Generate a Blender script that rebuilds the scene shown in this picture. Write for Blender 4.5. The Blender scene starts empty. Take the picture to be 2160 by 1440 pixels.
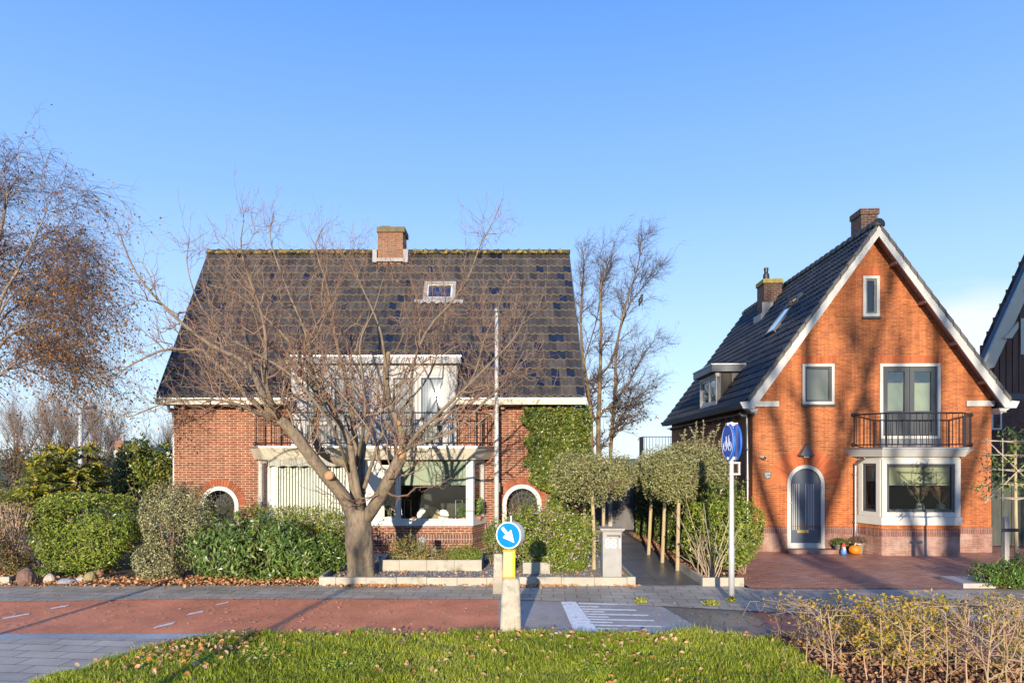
import bpy, math, random
import numpy as np
from mathutils import Matrix, Vector
from mathutils.geometry import tessellate_polygon

S = bpy.context.scene
C = S.collection
RNG = np.random.default_rng(7)
random.seed(7)
R = math.radians
F, HY, HC = 1450.0, 960.0, 2.76          # focal length in photo pixels, horizon row, eye height

# ------------------------------------------------------------------ camera, sky, sun
cam_d = bpy.data.cameras.new('camera'); cam = bpy.data.objects.new('camera', cam_d); C.objects.link(cam)
cam.location = (0, 0, HC); cam.rotation_euler = (R(90), 0, 0)
cam_d.sensor_width = 36.0; cam_d.lens = 36.0 * F / 2160.0
cam_d.shift_y = (HY - 720.0) / 2160.0
cam_d.clip_start = 0.1; cam_d.clip_end = 3000
S.camera = cam

SUNV = Vector((-0.125, -1.0, 0.185)).normalized()      # towards the sun
SUN_EL = math.asin(SUNV.z)
W = bpy.data.worlds.new('World'); S.world = W; W.use_nodes = True
wn, wl = W.node_tree.nodes, W.node_tree.links
wn.clear()
wo = wn.new('ShaderNodeOutputWorld'); bg = wn.new('ShaderNodeBackground')
sky = wn.new('ShaderNodeTexSky'); sky.sky_type = 'NISHITA'; sky.sun_disc = False
sky.sun_elevation = SUN_EL; sky.sun_rotation = math.atan2(SUNV.x, SUNV.y)
sky.altitude = 0; sky.air_density = 1.0; sky.dust_density = 0.3; sky.ozone_density = 3.0
SKY_STRENGTH = 0.15
hs = wn.new('ShaderNodeHueSaturation'); hs.inputs['Saturation'].default_value = 1.06; hs.inputs['Value'].default_value = 1.0
sep = wn.new('ShaderNodeSeparateXYZ'); tcs = wn.new('ShaderNodeTexCoord'); wl.new(tcs.outputs['Generated'], sep.inputs[0])
srp = wn.new('ShaderNodeValToRGB'); els = srp.color_ramp.elements
SKYC = [(0.0, (.55, .68, .80)), (.14, (.41, .565, .79)), (.34, (.245, .41, .775)), (.58, (.118, .262, .69)), (1.0, (.08, .2, .6))]
while len(els) < len(SKYC): els.new(.5)
for e_, (p_, c_) in zip(els, SKYC): e_.position = p_; e_.color = (*c_, 1)
wl.new(sep.outputs[2], srp.inputs[0])
gain = wn.new('ShaderNodeVectorMath'); gain.operation = 'SCALE'; gain.inputs['Scale'].default_value = 1 / SKY_STRENGTH; wl.new(srp.outputs[0], gain.inputs[0])
smx = wn.new('ShaderNodeMix'); smx.data_type = 'RGBA'; smx.inputs['Factor'].default_value = .82
wl.new(sky.outputs[0], smx.inputs['A']); wl.new(gain.outputs[0], smx.inputs['B'])
wl.new(smx.outputs['Result'], hs.inputs['Color'])
# a little thin cloud low on the right
tc = wn.new('ShaderNodeTexCoord'); mp = wn.new('ShaderNodeMapping'); mp.inputs['Scale'].default_value = (5, 5, 16)
nz = wn.new('ShaderNodeTexNoise'); nz.inputs['Scale'].default_value = 1.6; nz.inputs['Detail'].default_value = 6
wl.new(tc.outputs['Generated'], mp.inputs['Vector']); wl.new(mp.outputs[0], nz.inputs['Vector'])
dist = wn.new('ShaderNodeVectorMath'); dist.operation = 'DISTANCE'
cd = Vector((0.66, 1.0, 0.165)).normalized(); dist.inputs[1].default_value = cd
sc_ = wn.new('ShaderNodeVectorMath'); sc_.operation = 'MULTIPLY'; sc_.inputs[1].default_value = (1, 1, 1.4)
sc2 = Vector((cd.x, cd.y, cd.z * 1.4)); dist.inputs[1].default_value = sc2
wl.new(tc.outputs['Generated'], sc_.inputs[0]); wl.new(sc_.outputs[0], dist.inputs[0])
mr = wn.new('ShaderNodeMapRange'); mr.inputs[1].default_value = 0.14; mr.inputs[2].default_value = 0.0
wl.new(dist.outputs['Value'], mr.inputs[0])
ad = wn.new('ShaderNodeMath'); ad.operation = 'MULTIPLY_ADD'; ad.inputs[1].default_value = 1.75; ad.inputs[2].default_value = -0.95
wl.new(mr.outputs[0], ad.inputs[0])
ad2 = wn.new('ShaderNodeMath'); ad2.operation = 'ADD'; ad2.use_clamp = True
wl.new(ad.outputs[0], ad2.inputs[0]); wl.new(nz.outputs['Fac'], ad2.inputs[1])
cl = wn.new('ShaderNodeMath'); cl.operation = 'MULTIPLY'; cl.inputs[1].default_value = 1.3; cl.use_clamp = True
wl.new(ad2.outputs[0], cl.inputs[0])
cmx = wn.new('ShaderNodeMix'); cmx.data_type = 'RGBA'
wl.new(cl.outputs[0], cmx.inputs['Factor']); wl.new(hs.outputs[0], cmx.inputs['A']); cmx.inputs['B'].default_value = (3.9, 4.2, 4.9, 1)
wl.new(cmx.outputs['Result'], bg.inputs['Color'])
bg.inputs['Strength'].default_value = SKY_STRENGTH
wl.new(bg.outputs[0], wo.inputs['Surface'])

sun_d = bpy.data.lights.new('sun', 'SUN'); sun = bpy.data.objects.new('sun', sun_d); C.objects.link(sun)
sun_d.energy = 4.7; sun_d.angle = R(0.5); sun_d.color = (1.0, 0.87, 0.68)
sun.rotation_euler = (-SUNV).to_track_quat('-Z', 'Y').to_euler()
sun.location = (-3, -30, 20)

S.view_settings.view_transform = 'Standard'; S.view_settings.look = 'None'
S.view_settings.exposure = 0.72; S.view_settings.gamma = 1.0; S.view_settings.use_curve_mapping = False
S.render.engine = 'CYCLES'
S.cycles.max_bounces = 6; S.cycles.diffuse_bounces = 3; S.cycles.glossy_bounces = 3; S.cycles.transparent_max_bounces = 12
S.cycles.sample_clamp_indirect = 6.0; S.cycles.caustics_reflective = False; S.cycles.caustics_refractive = False
S.cycles.use_denoising = True

# ------------------------------------------------------------------ helpers
OFF = {}
def P(px, py, Y): return np.array([(px - 1080) / F * Y, Y, HC + (HY - py) / F * Y])
def G(px, py, z=0.0):
    Y = (HC - z) * F / (py - HY)
    return np.array([(px - 1080) / F * Y, Y, z])
def unit(v):
    v = np.asarray(v, float); return v / (np.linalg.norm(v, axis=-1, keepdims=True) + 1e-9)

class MB:
    """collects shapes and links them as ONE mesh object"""
    def __init__(s, xf=None): s.V = []; s.L = []; s.N = []; s.Mi = []; s.Rn = []; s.n = 0; s.xf = xf; s.mi = 0
    def add(s, v, loops, sizes, rnd=None):
        v = np.asarray(v, float).reshape(-1, 3)
        if s.xf is not None:
            m = np.array(s.xf); v = v @ m[:3, :3].T + m[:3, 3]
        loops = np.asarray(loops, np.int64).ravel(); sizes = np.asarray(sizes, np.int64).ravel()
        s.V.append(v); s.L.append(loops + s.n); s.N.append(sizes); s.Mi.append(np.full(len(sizes), s.mi))
        s.Rn.append(np.full(len(sizes), 0.5) if rnd is None else np.broadcast_to(np.asarray(rnd, float), (len(sizes),)).copy())
        s.n += len(v); return s
    def faces(s, v, fs, rnd=None): return s.add(v, [i for f in fs for i in f], [len(f) for f in fs], rnd)
    def box(s, a, b, rnd=None):
        x0, y0, z0 = np.minimum(a, b); x1, y1, z1 = np.maximum(a, b)
        v = [(x0,y0,z0),(x1,y0,z0),(x1,y1,z0),(x0,y1,z0),(x0,y0,z1),(x1,y0,z1),(x1,y1,z1),(x0,y1,z1)]
        return s.faces(v, [(0,3,2,1),(4,5,6,7),(0,1,5,4),(1,2,6,5),(2,3,7,6),(3,0,4,7)], rnd)
    def prism(s, poly, y0, y1, rnd=None):           # polygon in x,z extruded along y
        n = len(poly); v = [(p[0], y0, p[1]) for p in poly] + [(p[0], y1, p[1]) for p in poly]
        return s.faces(v, [tuple(range(n)), tuple(range(2*n-1, n-1, -1))] + [(i, i+n, (i+1) % n + n, (i+1) % n) for i in range(n)], rnd)
    def slab(s, poly, z0, z1, rnd=None):            # polygon in x,y extruded along z
        n = len(poly); v = [(p[0], p[1], z0) for p in poly] + [(p[0], p[1], z1) for p in poly]
        return s.faces(v, [tuple(range(n-1, -1, -1)), tuple(range(n, 2*n))] + [(i, (i+1) % n, (i+1) % n + n, i+n) for i in range(n)], rnd)
    def loft(s, polys, rnd=None, caps=True):        # rings of equal length
        n = len(polys[0]); v = np.concatenate([np.asarray(p, float) for p in polys]); fs = []
        for j in range(len(polys) - 1):
            for i in range(n): fs.append((j*n+i, j*n+(i+1) % n, (j+1)*n+(i+1) % n, (j+1)*n+i))
        if caps: fs += [tuple(range(n-1, -1, -1)), tuple(range((len(polys)-1)*n, len(polys)*n))]
        return s.faces(v, fs, rnd)
    def ring(s, c, r, z, n=16, ph=0): return [(c[0]+r*math.cos(ph+2*math.pi*i/n), c[1]+r*math.sin(ph+2*math.pi*i/n), z) for i in range(n)]
    def lathe(s, c, prof, n=16, rnd=None): return s.loft([s.ring(c, r, z, n) for r, z in prof], rnd)
    def tubes(s, Pt, Rd, k=5, rnd=None, cap=False):  # many polylines with equal point counts
        Pt = np.asarray(Pt, float); Rd = np.asarray(Rd, float)
        if Pt.ndim == 2: Pt = Pt[None]
        M, n, _ = Pt.shape; Rd = np.broadcast_to(Rd, (M, n))
        T = np.empty_like(Pt); T[:, 1:-1] = Pt[:, 2:] - Pt[:, :-2]; T[:, 0] = Pt[:, 1] - Pt[:, 0]; T[:, -1] = Pt[:, -1] - Pt[:, -2]
        T = unit(T); ch = unit(Pt[:, -1] - Pt[:, 0])
        ref = np.where(np.abs(ch[:, 2:3]) > 0.8, np.array([[1.0, 0.1, 0]]), np.array([[0.07, 0.1, 1.0]]))[:, None, :]
        U = unit(np.cross(T, np.broadcast_to(ref, T.shape))); Vv = np.cross(T, U)
        a = 2 * np.pi * np.arange(k) / k
        ring = Pt[:, :, None] + Rd[:, :, None, None] * (U[:, :, None] * np.cos(a)[None, None, :, None] + Vv[:, :, None] * np.sin(a)[None, None, :, None])
        idx = np.arange(M*n*k).reshape(M, n, k); nx = np.roll(idx, -1, axis=2)
        q = np.stack([idx[:, :-1], idx[:, 1:], nx[:, 1:], nx[:, :-1]], axis=-1).reshape(-1, 4)
        r = None if rnd is None else np.repeat(np.broadcast_to(rnd, (M,)), (n-1)*k)
        s.add(ring, q, np.full(len(q), 4), r)
        if cap and M < 4000:
            base = s.n - M*n*k
            caps = np.concatenate([idx[:, -1], idx[:, 0, ::-1]])
            s.L.append((caps + base).ravel()); s.N.append(np.full(len(caps), k)); s.Mi.append(np.full(len(caps), s.mi)); s.Rn.append(np.full(len(caps), .5))
        return s
    def tube(s, pts, r, k=8, rnd=None): return s.tubes(np.asarray(pts, float)[None], np.asarray(r, float), k, rnd, cap=True)
    def bar(s, a, b, w, rnd=None): return s.tube([a, b], w, 4, rnd)
    def leaves(s, c, nrm, ln, wd, rnd, axis=None, fold=.15):
        c = np.asarray(c, float); M = len(c); nrm = unit(nrm)
        ax = RNG.normal(size=(M, 3)) if axis is None else np.asarray(axis, float)
        ax = unit(ax - nrm * np.sum(ax*nrm, 1, keepdims=True)); bx = np.cross(nrm, ax)
        ln = np.broadcast_to(ln, (M,))[:, None]; wd = np.broadcast_to(wd, (M,))[:, None]
        up = nrm * ln * fold
        v = np.stack([c - ax*ln*.5, c + bx*wd*.5 + up, c + ax*ln*.5 - up*.5, c - bx*wd*.5 + up], 1)
        return s.add(v, np.arange(M*4), np.full(M, 4), rnd)
    def build(s, name, mats, parent=None, smooth=False, origin=None):
        me = bpy.data.meshes.new(name)
        V = np.concatenate(s.V); L = np.concatenate(s.L); N = np.concatenate(s.N)
        off = np.zeros(3)
        if parent is not None: off = np.asarray(OFF.get(parent.name, (0, 0, 0)), float)
        elif origin is not None: off = np.asarray(origin, float)
        V = V - off
        me.vertices.add(len(V)); me.vertices.foreach_set('co', V.astype(np.float32).ravel())
        me.loops.add(len(L)); me.loops.foreach_set('vertex_index', L.astype(np.int32))
        me.polygons.add(len(N)); st = np.concatenate([[0], np.cumsum(N)[:-1]])
        me.polygons.foreach_set('loop_start', st.astype(np.int32)); me.polygons.foreach_set('loop_total', N.astype(np.int32))
        if not isinstance(mats, (list, tuple)): mats = [mats]
        for m in mats: me.materials.append(m)
        me.polygons.foreach_set('material_index', np.concatenate(s.Mi).astype(np.int32))
        me.polygons.foreach_set('use_smooth', np.full(len(N), smooth))
        at = me.attributes.new('rnd', 'FLOAT', 'FACE'); at.data.foreach_set('value', np.concatenate(s.Rn).astype(np.float32))
        me.update(calc_edges=True); me.validate()
        o = bpy.data.objects.new(name, me); C.objects.link(o)
        if parent is not None: o.parent = parent
        elif origin is not None: o.location = origin
        OFF[o.name] = off
        return o

def tag(o, label=None, cat=None, group=None, kind=None):
    if label: o['label'] = label
    if cat: o['category'] = cat
    if group: o['group'] = group
    if kind: o['kind'] = kind
    return o
def thing(name, label, cat, loc=(0, 0, 0), group=None, rot=None):
    o = bpy.data.objects.new(name, None); C.objects.link(o); o.location = loc; o.empty_display_size = .2
    if rot is not None: o.rotation_euler = (0, 0, rot)
    OFF[o.name] = (0, 0, 0) if rot is not None else tuple(loc)
    return tag(o, label, cat, group)
def frame(O, u, n):                                   # wall frame: x along u, y inward, z up
    u = unit(u); n = unit(n)
    return Matrix(((u[0], -n[0], 0, O[0]), (u[1], -n[1], 0, O[1]), (u[2], -n[2], 1, O[2]), (0, 0, 0, 1)))

# ------------------------------------------------------------------ materials
def nt(name):
    m = bpy.data.materials.new(name); m.use_nodes = True; n = m.node_tree.nodes; l = m.node_tree.links; n.clear()
    o = n.new('ShaderNodeOutputMaterial'); b = n.new('ShaderNodeBsdfPrincipled'); l.new(b.outputs[0], o.inputs[0]); return m, n, l, b, o
def rgb(c): return (*c, 1.0)
def coords(n, l, scale=(1, 1, 1)):
    t = n.new('ShaderNodeTexCoord'); m = n.new('ShaderNodeMapping'); m.inputs['Scale'].default_value = scale
    l.new(t.outputs['Object'], m.inputs['Vector']); return m.outputs[0]
def noise(n, l, v, scale, detail=4, rough=.55):
    t = n.new('ShaderNodeTexNoise'); t.inputs['Scale'].default_value = scale; t.inputs['Detail'].default_value = detail; t.inputs['Roughness'].default_value = rough
    l.new(v, t.inputs['Vector']); return t.outputs['Fac']
def ramp(n, l, fac, stops, interp='LINEAR'):
    r = n.new('ShaderNodeValToRGB'); r.color_ramp.interpolation = interp; e = r.color_ramp.elements
    while len(e) < len(stops): e.new(0.5)
    for i, (p, c) in enumerate(stops): e[i].position = p; e[i].color = rgb(c) if len(c) == 3 else c
    l.new(fac, r.inputs[0]); return r.outputs[0]
def mixc(n, l, fac, a, b, mode='MIX'):
    m = n.new('ShaderNodeMix'); m.data_type = 'RGBA'; m.blend_type = mode
    for s_, v in (('Factor', fac), ('A', a), ('B', b)):
        if isinstance(v, (int, float)): m.inputs[s_].default_value = v
        elif isinstance(v, tuple): m.inputs[s_].default_value = rgb(v)
        else: l.new(v, m.inputs[s_])
    return m.outputs['Result']
def bump(n, l, b, h, strength=.3, dist=.02):
    bp = n.new('ShaderNodeBump'); bp.inputs['Strength'].default_value = strength; bp.inputs['Distance'].default_value = dist
    l.new(h, bp.inputs['Height']); l.new(bp.outputs[0], b.inputs['Normal'])
def math_(n, l, op, a, b=None, c=None):
    m = n.new('ShaderNodeMath'); m.operation = op
    for i, v in enumerate((a, b, c)):
        if v is None: continue
        if isinstance(v, (int, float)): m.inputs[i].default_value = v
        else: l.new(v, m.inputs[i])
    return m.outputs[0]
def scl(c, f): return tuple(min(1, x*f) for x in c)
def M_plain(name, col, rough=.55, var=.18, scale=6, metal=0, bmp=0, bscale=60, dirt=None):
    m, n, l, b, o = nt(name); v = coords(n, l)
    f = noise(n, l, v, scale, 6, .6)
    c = ramp(n, l, f, [(.25, scl(col, 1-var)), (.75, scl(col, 1+var))])
    if dirt:
        d = ramp(n, l, noise(n, l, v, dirt[1], 8, .7), [(dirt[2], (0, 0, 0)), (dirt[2]+.18, (1, 1, 1))])
        c = mixc(n, l, d, c, dirt[0])
    l.new(c, b.inputs['Base Color']); b.inputs['Roughness'].default_value = rough; b.inputs['Metallic'].default_value = metal
    if bmp: bump(n, l, b, noise(n, l, v, bscale, 5), bmp)
    return m
def M_leaf(name, cols, trans=.3, rough=.45, var=.25, spec=.4):
    m, n, l, b, o = nt(name)
    at = n.new('ShaderNodeAttribute'); at.attribute_name = 'rnd'
    if trans > .1 and cols[0][1] > cols[0][0]*1.05: cols = [(min(.6, c_[0]*2.5), min(.6, c_[1]*2.1), min(.4, c_[2]*1.5)) for c_ in cols]
    k = len(cols); c = ramp(n, l, at.outputs['Fac'], [((i+.5)/k if k > 1 else .5, cc) for i, cc in enumerate(cols)])
    f = noise(n, l, coords(n, l), 3.0, 2)
    c = mixc(n, l, 1.0, c, ramp(n, l, f, [(.3, (1-var,)*3), (.7, (1, 1, 1))]), 'MULTIPLY')
    l.new(c, b.inputs['Base Color']); b.inputs['Roughness'].default_value = rough; b.inputs['Specular IOR Level'].default_value = spec
    t = n.new('ShaderNodeBsdfTranslucent'); l.new(c, t.inputs[0])
    ms = n.new('ShaderNodeMixShader'); ms.inputs[0].default_value = trans
    l.new(b.outputs[0], ms.inputs[1]); l.new(t.outputs[0], ms.inputs[2]); l.new(ms.outputs[0], o.inputs[0]); return m
def M_brick(name, c1, c2, mortar, bw=.225, rh=.066, ms=.012, vary=.35, stain=None, rot=False, rough=.85):
    m, n, l, b, o = nt(name); t = n.new('ShaderNodeTexCoord'); sx = n.new('ShaderNodeSeparateXYZ'); l.new(t.outputs['Object'], sx.inputs[0])
    u = math_(n, l, 'ADD', sx.outputs[0], sx.outputs[1]); cb = n.new('ShaderNodeCombineXYZ')
    if rot: l.new(sx.outputs[2], cb.inputs[0]); l.new(u, cb.inputs[1])
    else: l.new(u, cb.inputs[0]); l.new(sx.outputs[2], cb.inputs[1])
    br = n.new('ShaderNodeTexBrick'); l.new(cb.outputs[0], br.inputs['Vector'])
    br.inputs['Scale'].default_value = 1; br.inputs['Brick Width'].default_value = bw; br.inputs['Row Height'].default_value = rh
    br.inputs['Mortar Size'].default_value = ms; br.inputs['Mortar Smooth'].default_value = .25; br.inputs['Bias'].default_value = 0
    if rot: br.offset = 0
    br.inputs['Color1'].default_value = rgb(c1); br.inputs['Color2'].default_value = rgb(c2); br.inputs['Mortar'].default_value = rgb(mortar)
    f = noise(n, l, t.outputs['Object'], .9, 6, .65)
    c = mixc(n, l, 1.0, br.outputs['Color'], ramp(n, l, f, [(.3, (1-vary,)*3), (.7, (1.0,)*3)]), 'MULTIPLY')
    mp = n.new('ShaderNodeMapping'); mp.inputs['Scale'].default_value = (4.2, 15, 1); l.new(cb.outputs[0], mp.inputs['Vector'])
    f2 = noise(n, l, mp.outputs[0], 1.0, 3, .7)
    c = mixc(n, l, 1.0, c, ramp(n, l, f2, [(.32, (.62, .6, .6)), (.6, (1, 1, 1))]), 'MULTIPLY')
    mp2 = n.new('ShaderNodeMapping'); mp2.inputs['Scale'].default_value = (5, 5, .35); l.new(t.outputs['Object'], mp2.inputs['Vector'])
    c = mixc(n, l, 1.0, c, ramp(n, l, noise(n, l, mp2.outputs[0], 1.0, 5, .7), [(.34, (.72, .71, .71)), (.52, (1, 1, 1))]), 'MULTIPLY')
    if stain:
        d = ramp(n, l, noise(n, l, t.outputs['Object'], 1.3, 6, .7), [(.45, (0, 0, 0)), (.7, (1, 1, 1))]); c = mixc(n, l, math_(n, l, 'MULTIPLY', d, stain[1]), c, stain[0])
    l.new(c, b.inputs['Base Color']); b.inputs['Roughness'].default_value = rough
    bump(n, l, b, math_(n, l, 'ADD', math_(n, l, 'MULTIPLY', br.outputs['Fac'], -1.0), math_(n, l, 'MULTIPLY', noise(n, l, t.outputs['Object'], 70, 3), .5)), .5, .008); return m
def M_tile(name, cols, lich=None, r0=.22, r1=.6):
    m, n, l, b, o = nt(name); at = n.new('ShaderNodeAttribute'); at.attribute_name = 'rnd'
    v = coords(n, l); k = len(cols)
    c = ramp(n, l, at.outputs['Fac'], [((i+.5)/k, cc) for i, cc in enumerate(cols)])
    f = noise(n, l, v, 5, 8, .7); c = mixc(n, l, 1.0, c, ramp(n, l, f, [(.3, (.6, .58, .56)), (.7, (1.25, 1.2, 1.15))]), 'MULTIPLY')
    stk = noise(n, l, coords(n, l, (6, .7, .7)), 1.0, 5, .7); c = mixc(n, l, 1.0, c, ramp(n, l, stk, [(.35, (.68, .66, .66)), (.65, (1.15, 1.12, 1.05))]), 'MULTIPLY')
    if lich:
        d = ramp(n, l, noise(n, l, v, lich[1], 6, .75), [(lich[2], (0, 0, 0)), (lich[2]+.06, (1, 1, 1))]); c = mixc(n, l, d, c, lich[0])
    l.new(c, b.inputs['Base Color'])
    rr = ramp(n, l, at.outputs['Fac'], [(0.10, (r0,)*3), (.30, (r1,)*3)]); l.new(rr, b.inputs['Roughness'])
    b.inputs['Specular IOR Level'].default_value = .5
    bump(n, l, b, noise(n, l, v, 40, 5), .12, .01); return m
def M_glass(name, tint=(.90, .94, .92), rough=.0, refl=.09):
    m = bpy.data.materials.new(name); m.use_nodes = True; n = m.node_tree.nodes; l = m.node_tree.links; n.clear()
    o = n.new('ShaderNodeOutputMaterial'); t = n.new('ShaderNodeBsdfTransparent'); t.inputs[0].default_value = rgb(tint)
    g = n.new('ShaderNodeBsdfGlossy'); g.inputs['Roughness'].default_value = rough; g.inputs['Color'].default_value = (1, 1, 1, 1)
    fr = n.new('ShaderNodeFresnel'); fr.inputs['IOR'].default_value = 1.5
    f = math_(n, l, 'ADD', fr.outputs[0], refl - .04)
    ms = n.new('ShaderNodeMixShader'); l.new(f, ms.inputs[0]); l.new(t.outputs[0], ms.inputs[1]); l.new(g.outputs[0], ms.inputs[2]); l.new(ms.outputs[0], o.inputs[0]); return m
def M_stripe(name, period, stops, axis=0, rough=.8, trans=0):
    m, n, l, b, o = nt(name); t = n.new('ShaderNodeTexCoord'); sx = n.new('ShaderNodeSeparateXYZ'); l.new(t.outputs['Object'], sx.inputs[0])
    f = math_(n, l, 'FRACT', math_(n, l, 'DIVIDE', math_(n, l, 'ADD', sx.outputs[axis], 50.0), period))
    c = ramp(n, l, f, stops, 'CONSTANT'); c = mixc(n, l, 1.0, c, ramp(n, l, noise(n, l, t.outputs['Object'], 4, 4), [(.3, (.82, .82, .8)), (.7, (1, 1, 1))]), 'MULTIPLY')
    l.new(c, b.inputs['Base Color']); b.inputs['Roughness'].default_value = rough; return m
def M_paving(name, c1, c2, joint, bw, rh, ms, rot=0.0, off=.5, moss=None, rough=.7, rv=.2, speck=.25, bstr=.35):
    m, n, l, b, o = nt(name); t = n.new('ShaderNodeTexCoord'); mp = n.new('ShaderNodeMapping'); mp.inputs['Rotation'].default_value = (0, 0, rot)
    l.new(t.outputs['Object'], mp.inputs['Vector']); br = n.new('ShaderNodeTexBrick'); l.new(mp.outputs[0], br.inputs['Vector'])
    wv = noise(n, l, t.outputs['Object'], 2.0, 2)
    br.offset = off; br.inputs['Scale'].default_value = 1; br.inputs['Brick Width'].default_value = bw; br.inputs['Row Height'].default_value = rh
    br.inputs['Mortar Size'].default_value = ms; br.inputs['Mortar Smooth'].default_value = .3
    br.inputs['Color1'].default_value = rgb(c1); br.inputs['Color2'].default_value = rgb(c2); br.inputs['Mortar'].default_value = rgb(joint)
    c = mixc(n, l, 1.0, br.outputs['Color'], ramp(n, l, noise(n, l, t.outputs['Object'], 140, 3, .8), [(.3, (1-speck,)*3), (.7, (1.0,)*3)]), 'MULTIPLY')
    c = mixc(n, l, 1.0, c, ramp(n, l, noise(n, l, t.outputs['Object'], 1.1, 7, .65), [(.3, (.74, .73, .70)), (.62, (1.08, 1.08, 1.06))]), 'MULTIPLY')
    if moss:
        d = ramp(n, l, noise(n, l, t.outputs['Object'], .8, 7, .75), [(.55, (0, 0, 0)), (.70, (1, 1, 1))]); c = mixc(n, l, math_(n, l, 'MULTIPLY', d, .55), c, moss)
    l.new(c, b.inputs['Base Color'])
    l.new(ramp(n, l, noise(n, l, t.outputs['Object'], .9, 5), [(.35, (rough-rv,)*3), (.65, (rough,)*3)]), b.inputs['Roughness'])
    h = math_(n, l, 'ADD', math_(n, l, 'MULTIPLY', br.outputs['Fac'], -1.0), math_(n, l, 'MULTIPLY', noise(n, l, t.outputs['Object'], 160, 3), .4)); bump(n, l, b, h, bstr, .01); return m
def M_asphalt(name, col, wet=.0, grain=.45, rough=.75, rv=.15, wscale=.7, wthr=.5):
    m, n, l, b, o = nt(name); v = coords(n, l)
    g = noise(n, l, v, 42, 6, .85)
    c = ramp(n, l, g, [(.33, scl(col, 1-grain)), (.52, col), (.68, scl(col, 1+grain*1.5))])
    c = mixc(n, l, 1.0, c, ramp(n, l, noise(n, l, v, .8, 8, .7), [(.3, (.66, .64, .64)), (.65, (1.15, 1.15, 1.15))]), 'MULTIPLY')
    l.new(c, b.inputs['Base Color'])
    stk = noise(n, l, coords(n, l, (.12, 2.6, 1)), 1.0, 6, .7); c = mixc(n, l, 1.0, c, ramp(n, l, stk, [(.36, (.80, .79, .79)), (.58, (1.08, 1.08, 1.08))]), 'MULTIPLY')
    ck = ramp(n, l, noise(n, l, v, 14, 6, .8), [(.34, (.72, .72, .72)), (.42, (1, 1, 1))]); c = mixc(n, l, 1.0, c, ck, 'MULTIPLY')
    w = ramp(n, l, noise(n, l, v, wscale, 4), [(wthr-.06, (rough,)*3), (wthr+.1, (rough - wet,)*3)]); l.new(w, b.inputs['Roughness'])
    bump(n, l, b, g, .5, .012); return m
def M_bark(name, c1, c2, sx=18, sz=3, bstr=.7, lichen=None):
    m, n, l, b, o = nt(name); v = coords(n, l, (sx, sx, sz)); f = noise(n, l, v, 1.0, 6, .65)
    c = ramp(n, l, f, [(.3, c1), (.65, c2)])
    if lichen:
        d = ramp(n, l, noise(n, l, coords(n, l), 4, 6, .7), [(.5, (0, 0, 0)), (.62, (1, 1, 1))]); c = mixc(n, l, math_(n, l, 'MULTIPLY', d, .7), c, lichen)
    l.new(c, b.inputs['Base Color']); b.inputs['Roughness'].default_value = .9; bump(n, l, b, f, bstr, .03); return m

white = M_plain('white_paint', (.50, .485, .44), .45, .07, 3, dirt=((.5, .47, .4), 2.5, .62))
cream = M_plain('cream_paint', (.52, .47, .36), .5, .07, 2, dirt=((.4, .36, .28), 2.0, .62))
grey_white = M_plain('grey_white_paint', (.46, .46, .44), .45, .05, 3)
dark_grey = M_plain('anthracite_paint', (.055, .06, .065), .4, .12, 4)
mid_grey = M_plain('grey_paint', (.16, .165, .17), .5, .1, 4)
zinc = M_plain('zinc', (.42, .42, .42), .38, .15, 7, metal=.85)
lead_ = M_plain('lead_flashing', (.25, .25, .25), .6, .2, 9)
iron = M_plain('black_iron', (.018, .018, .02), .45, .2, 20)
glass = M_glass('window_glass')
glass_dark = M_glass('roof_window_glass', (.25, .3, .35), .02, .5)
glass_sun = M_glass('balcony_door_glass', (.7, .74, .74), .013, .12)
room_m = M_plain('dim_room', (.05, .045, .04), .9, .3, 2)
curtain = M_plain('white_net_curtain', (.42, .43, .46), .9, .12, 5)
blind_olive = M_stripe('pleated_olive_blind', .03, [(0, (.42, .42, .28)), (.5, (.36, .36, .23))], 2)
blind_green = M_plain('grey_green_roller_blind', (.36, .40, .30), .85, .06, 2)
concrete = M_plain('weathered_concrete', (.40, .36, .29), .9, .22, 9, bmp=.5, bscale=50, dirt=((.22, .21, .15), 5, .5))
kerb_c = M_plain('kerb_concrete', (.38, .35, .28), .9, .15, 3, bmp=.3, dirt=((.15, .14, .10), 2.2, .52))
brick_left = M_brick('red_brown_brick', (.31, .082, .027), (.20, .046, .017), (.52, .37, .26), ms=.011, vary=.28)
brick_left_s = M_brick('soldier_course_brick', (.22, .08, .045), (.15, .05, .035), (.42, .33, .27), bw=.235, rh=.075, rot=True)
brick_right = M_brick('orange_brick', (.60, .165, .030), (.42, .095, .020), (.52, .26, .13), bw=.21, rh=.056, ms=.008, vary=.3)
brick_plinth = M_brick('pale_red_plinth_brick', (.36, .17, .12), (.31, .14, .10), (.40, .27, .21), bw=.21, rh=.056, ms=.007, stain=((.45, .33, .27), .7))
brick_plinth_s = M_brick('plinth_soldier_brick', (.30, .12, .09), (.24, .09, .07), (.38, .26, .2), bw=.23, rh=.062, ms=.008, rot=True)
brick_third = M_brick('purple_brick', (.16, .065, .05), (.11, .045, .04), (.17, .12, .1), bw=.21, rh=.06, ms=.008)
brick_chim = M_brick('chimney_brick', (.38, .13, .05), (.25, .085, .04), (.36, .28, .2), bw=.22, rh=.068, ms=.01, stain=((.12, .09, .06), .5))
brick_chim_d = M_brick('sooty_chimney_brick', (.14, .065, .04), (.09, .042, .03), (.3, .22, .16), bw=.21, rh=.07, ms=.01)
tile_left = M_tile('weathered_roof_tile', [(.014, .018, .032), (.034, .031, .033), (.046, .042, .041), (.060, .053, .048), (.078, .068, .060)], None, .10, .6)
tile_lip = M_plain('pale_tile_edge', (.27, .245, .19), .8, .3, 20)
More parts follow.
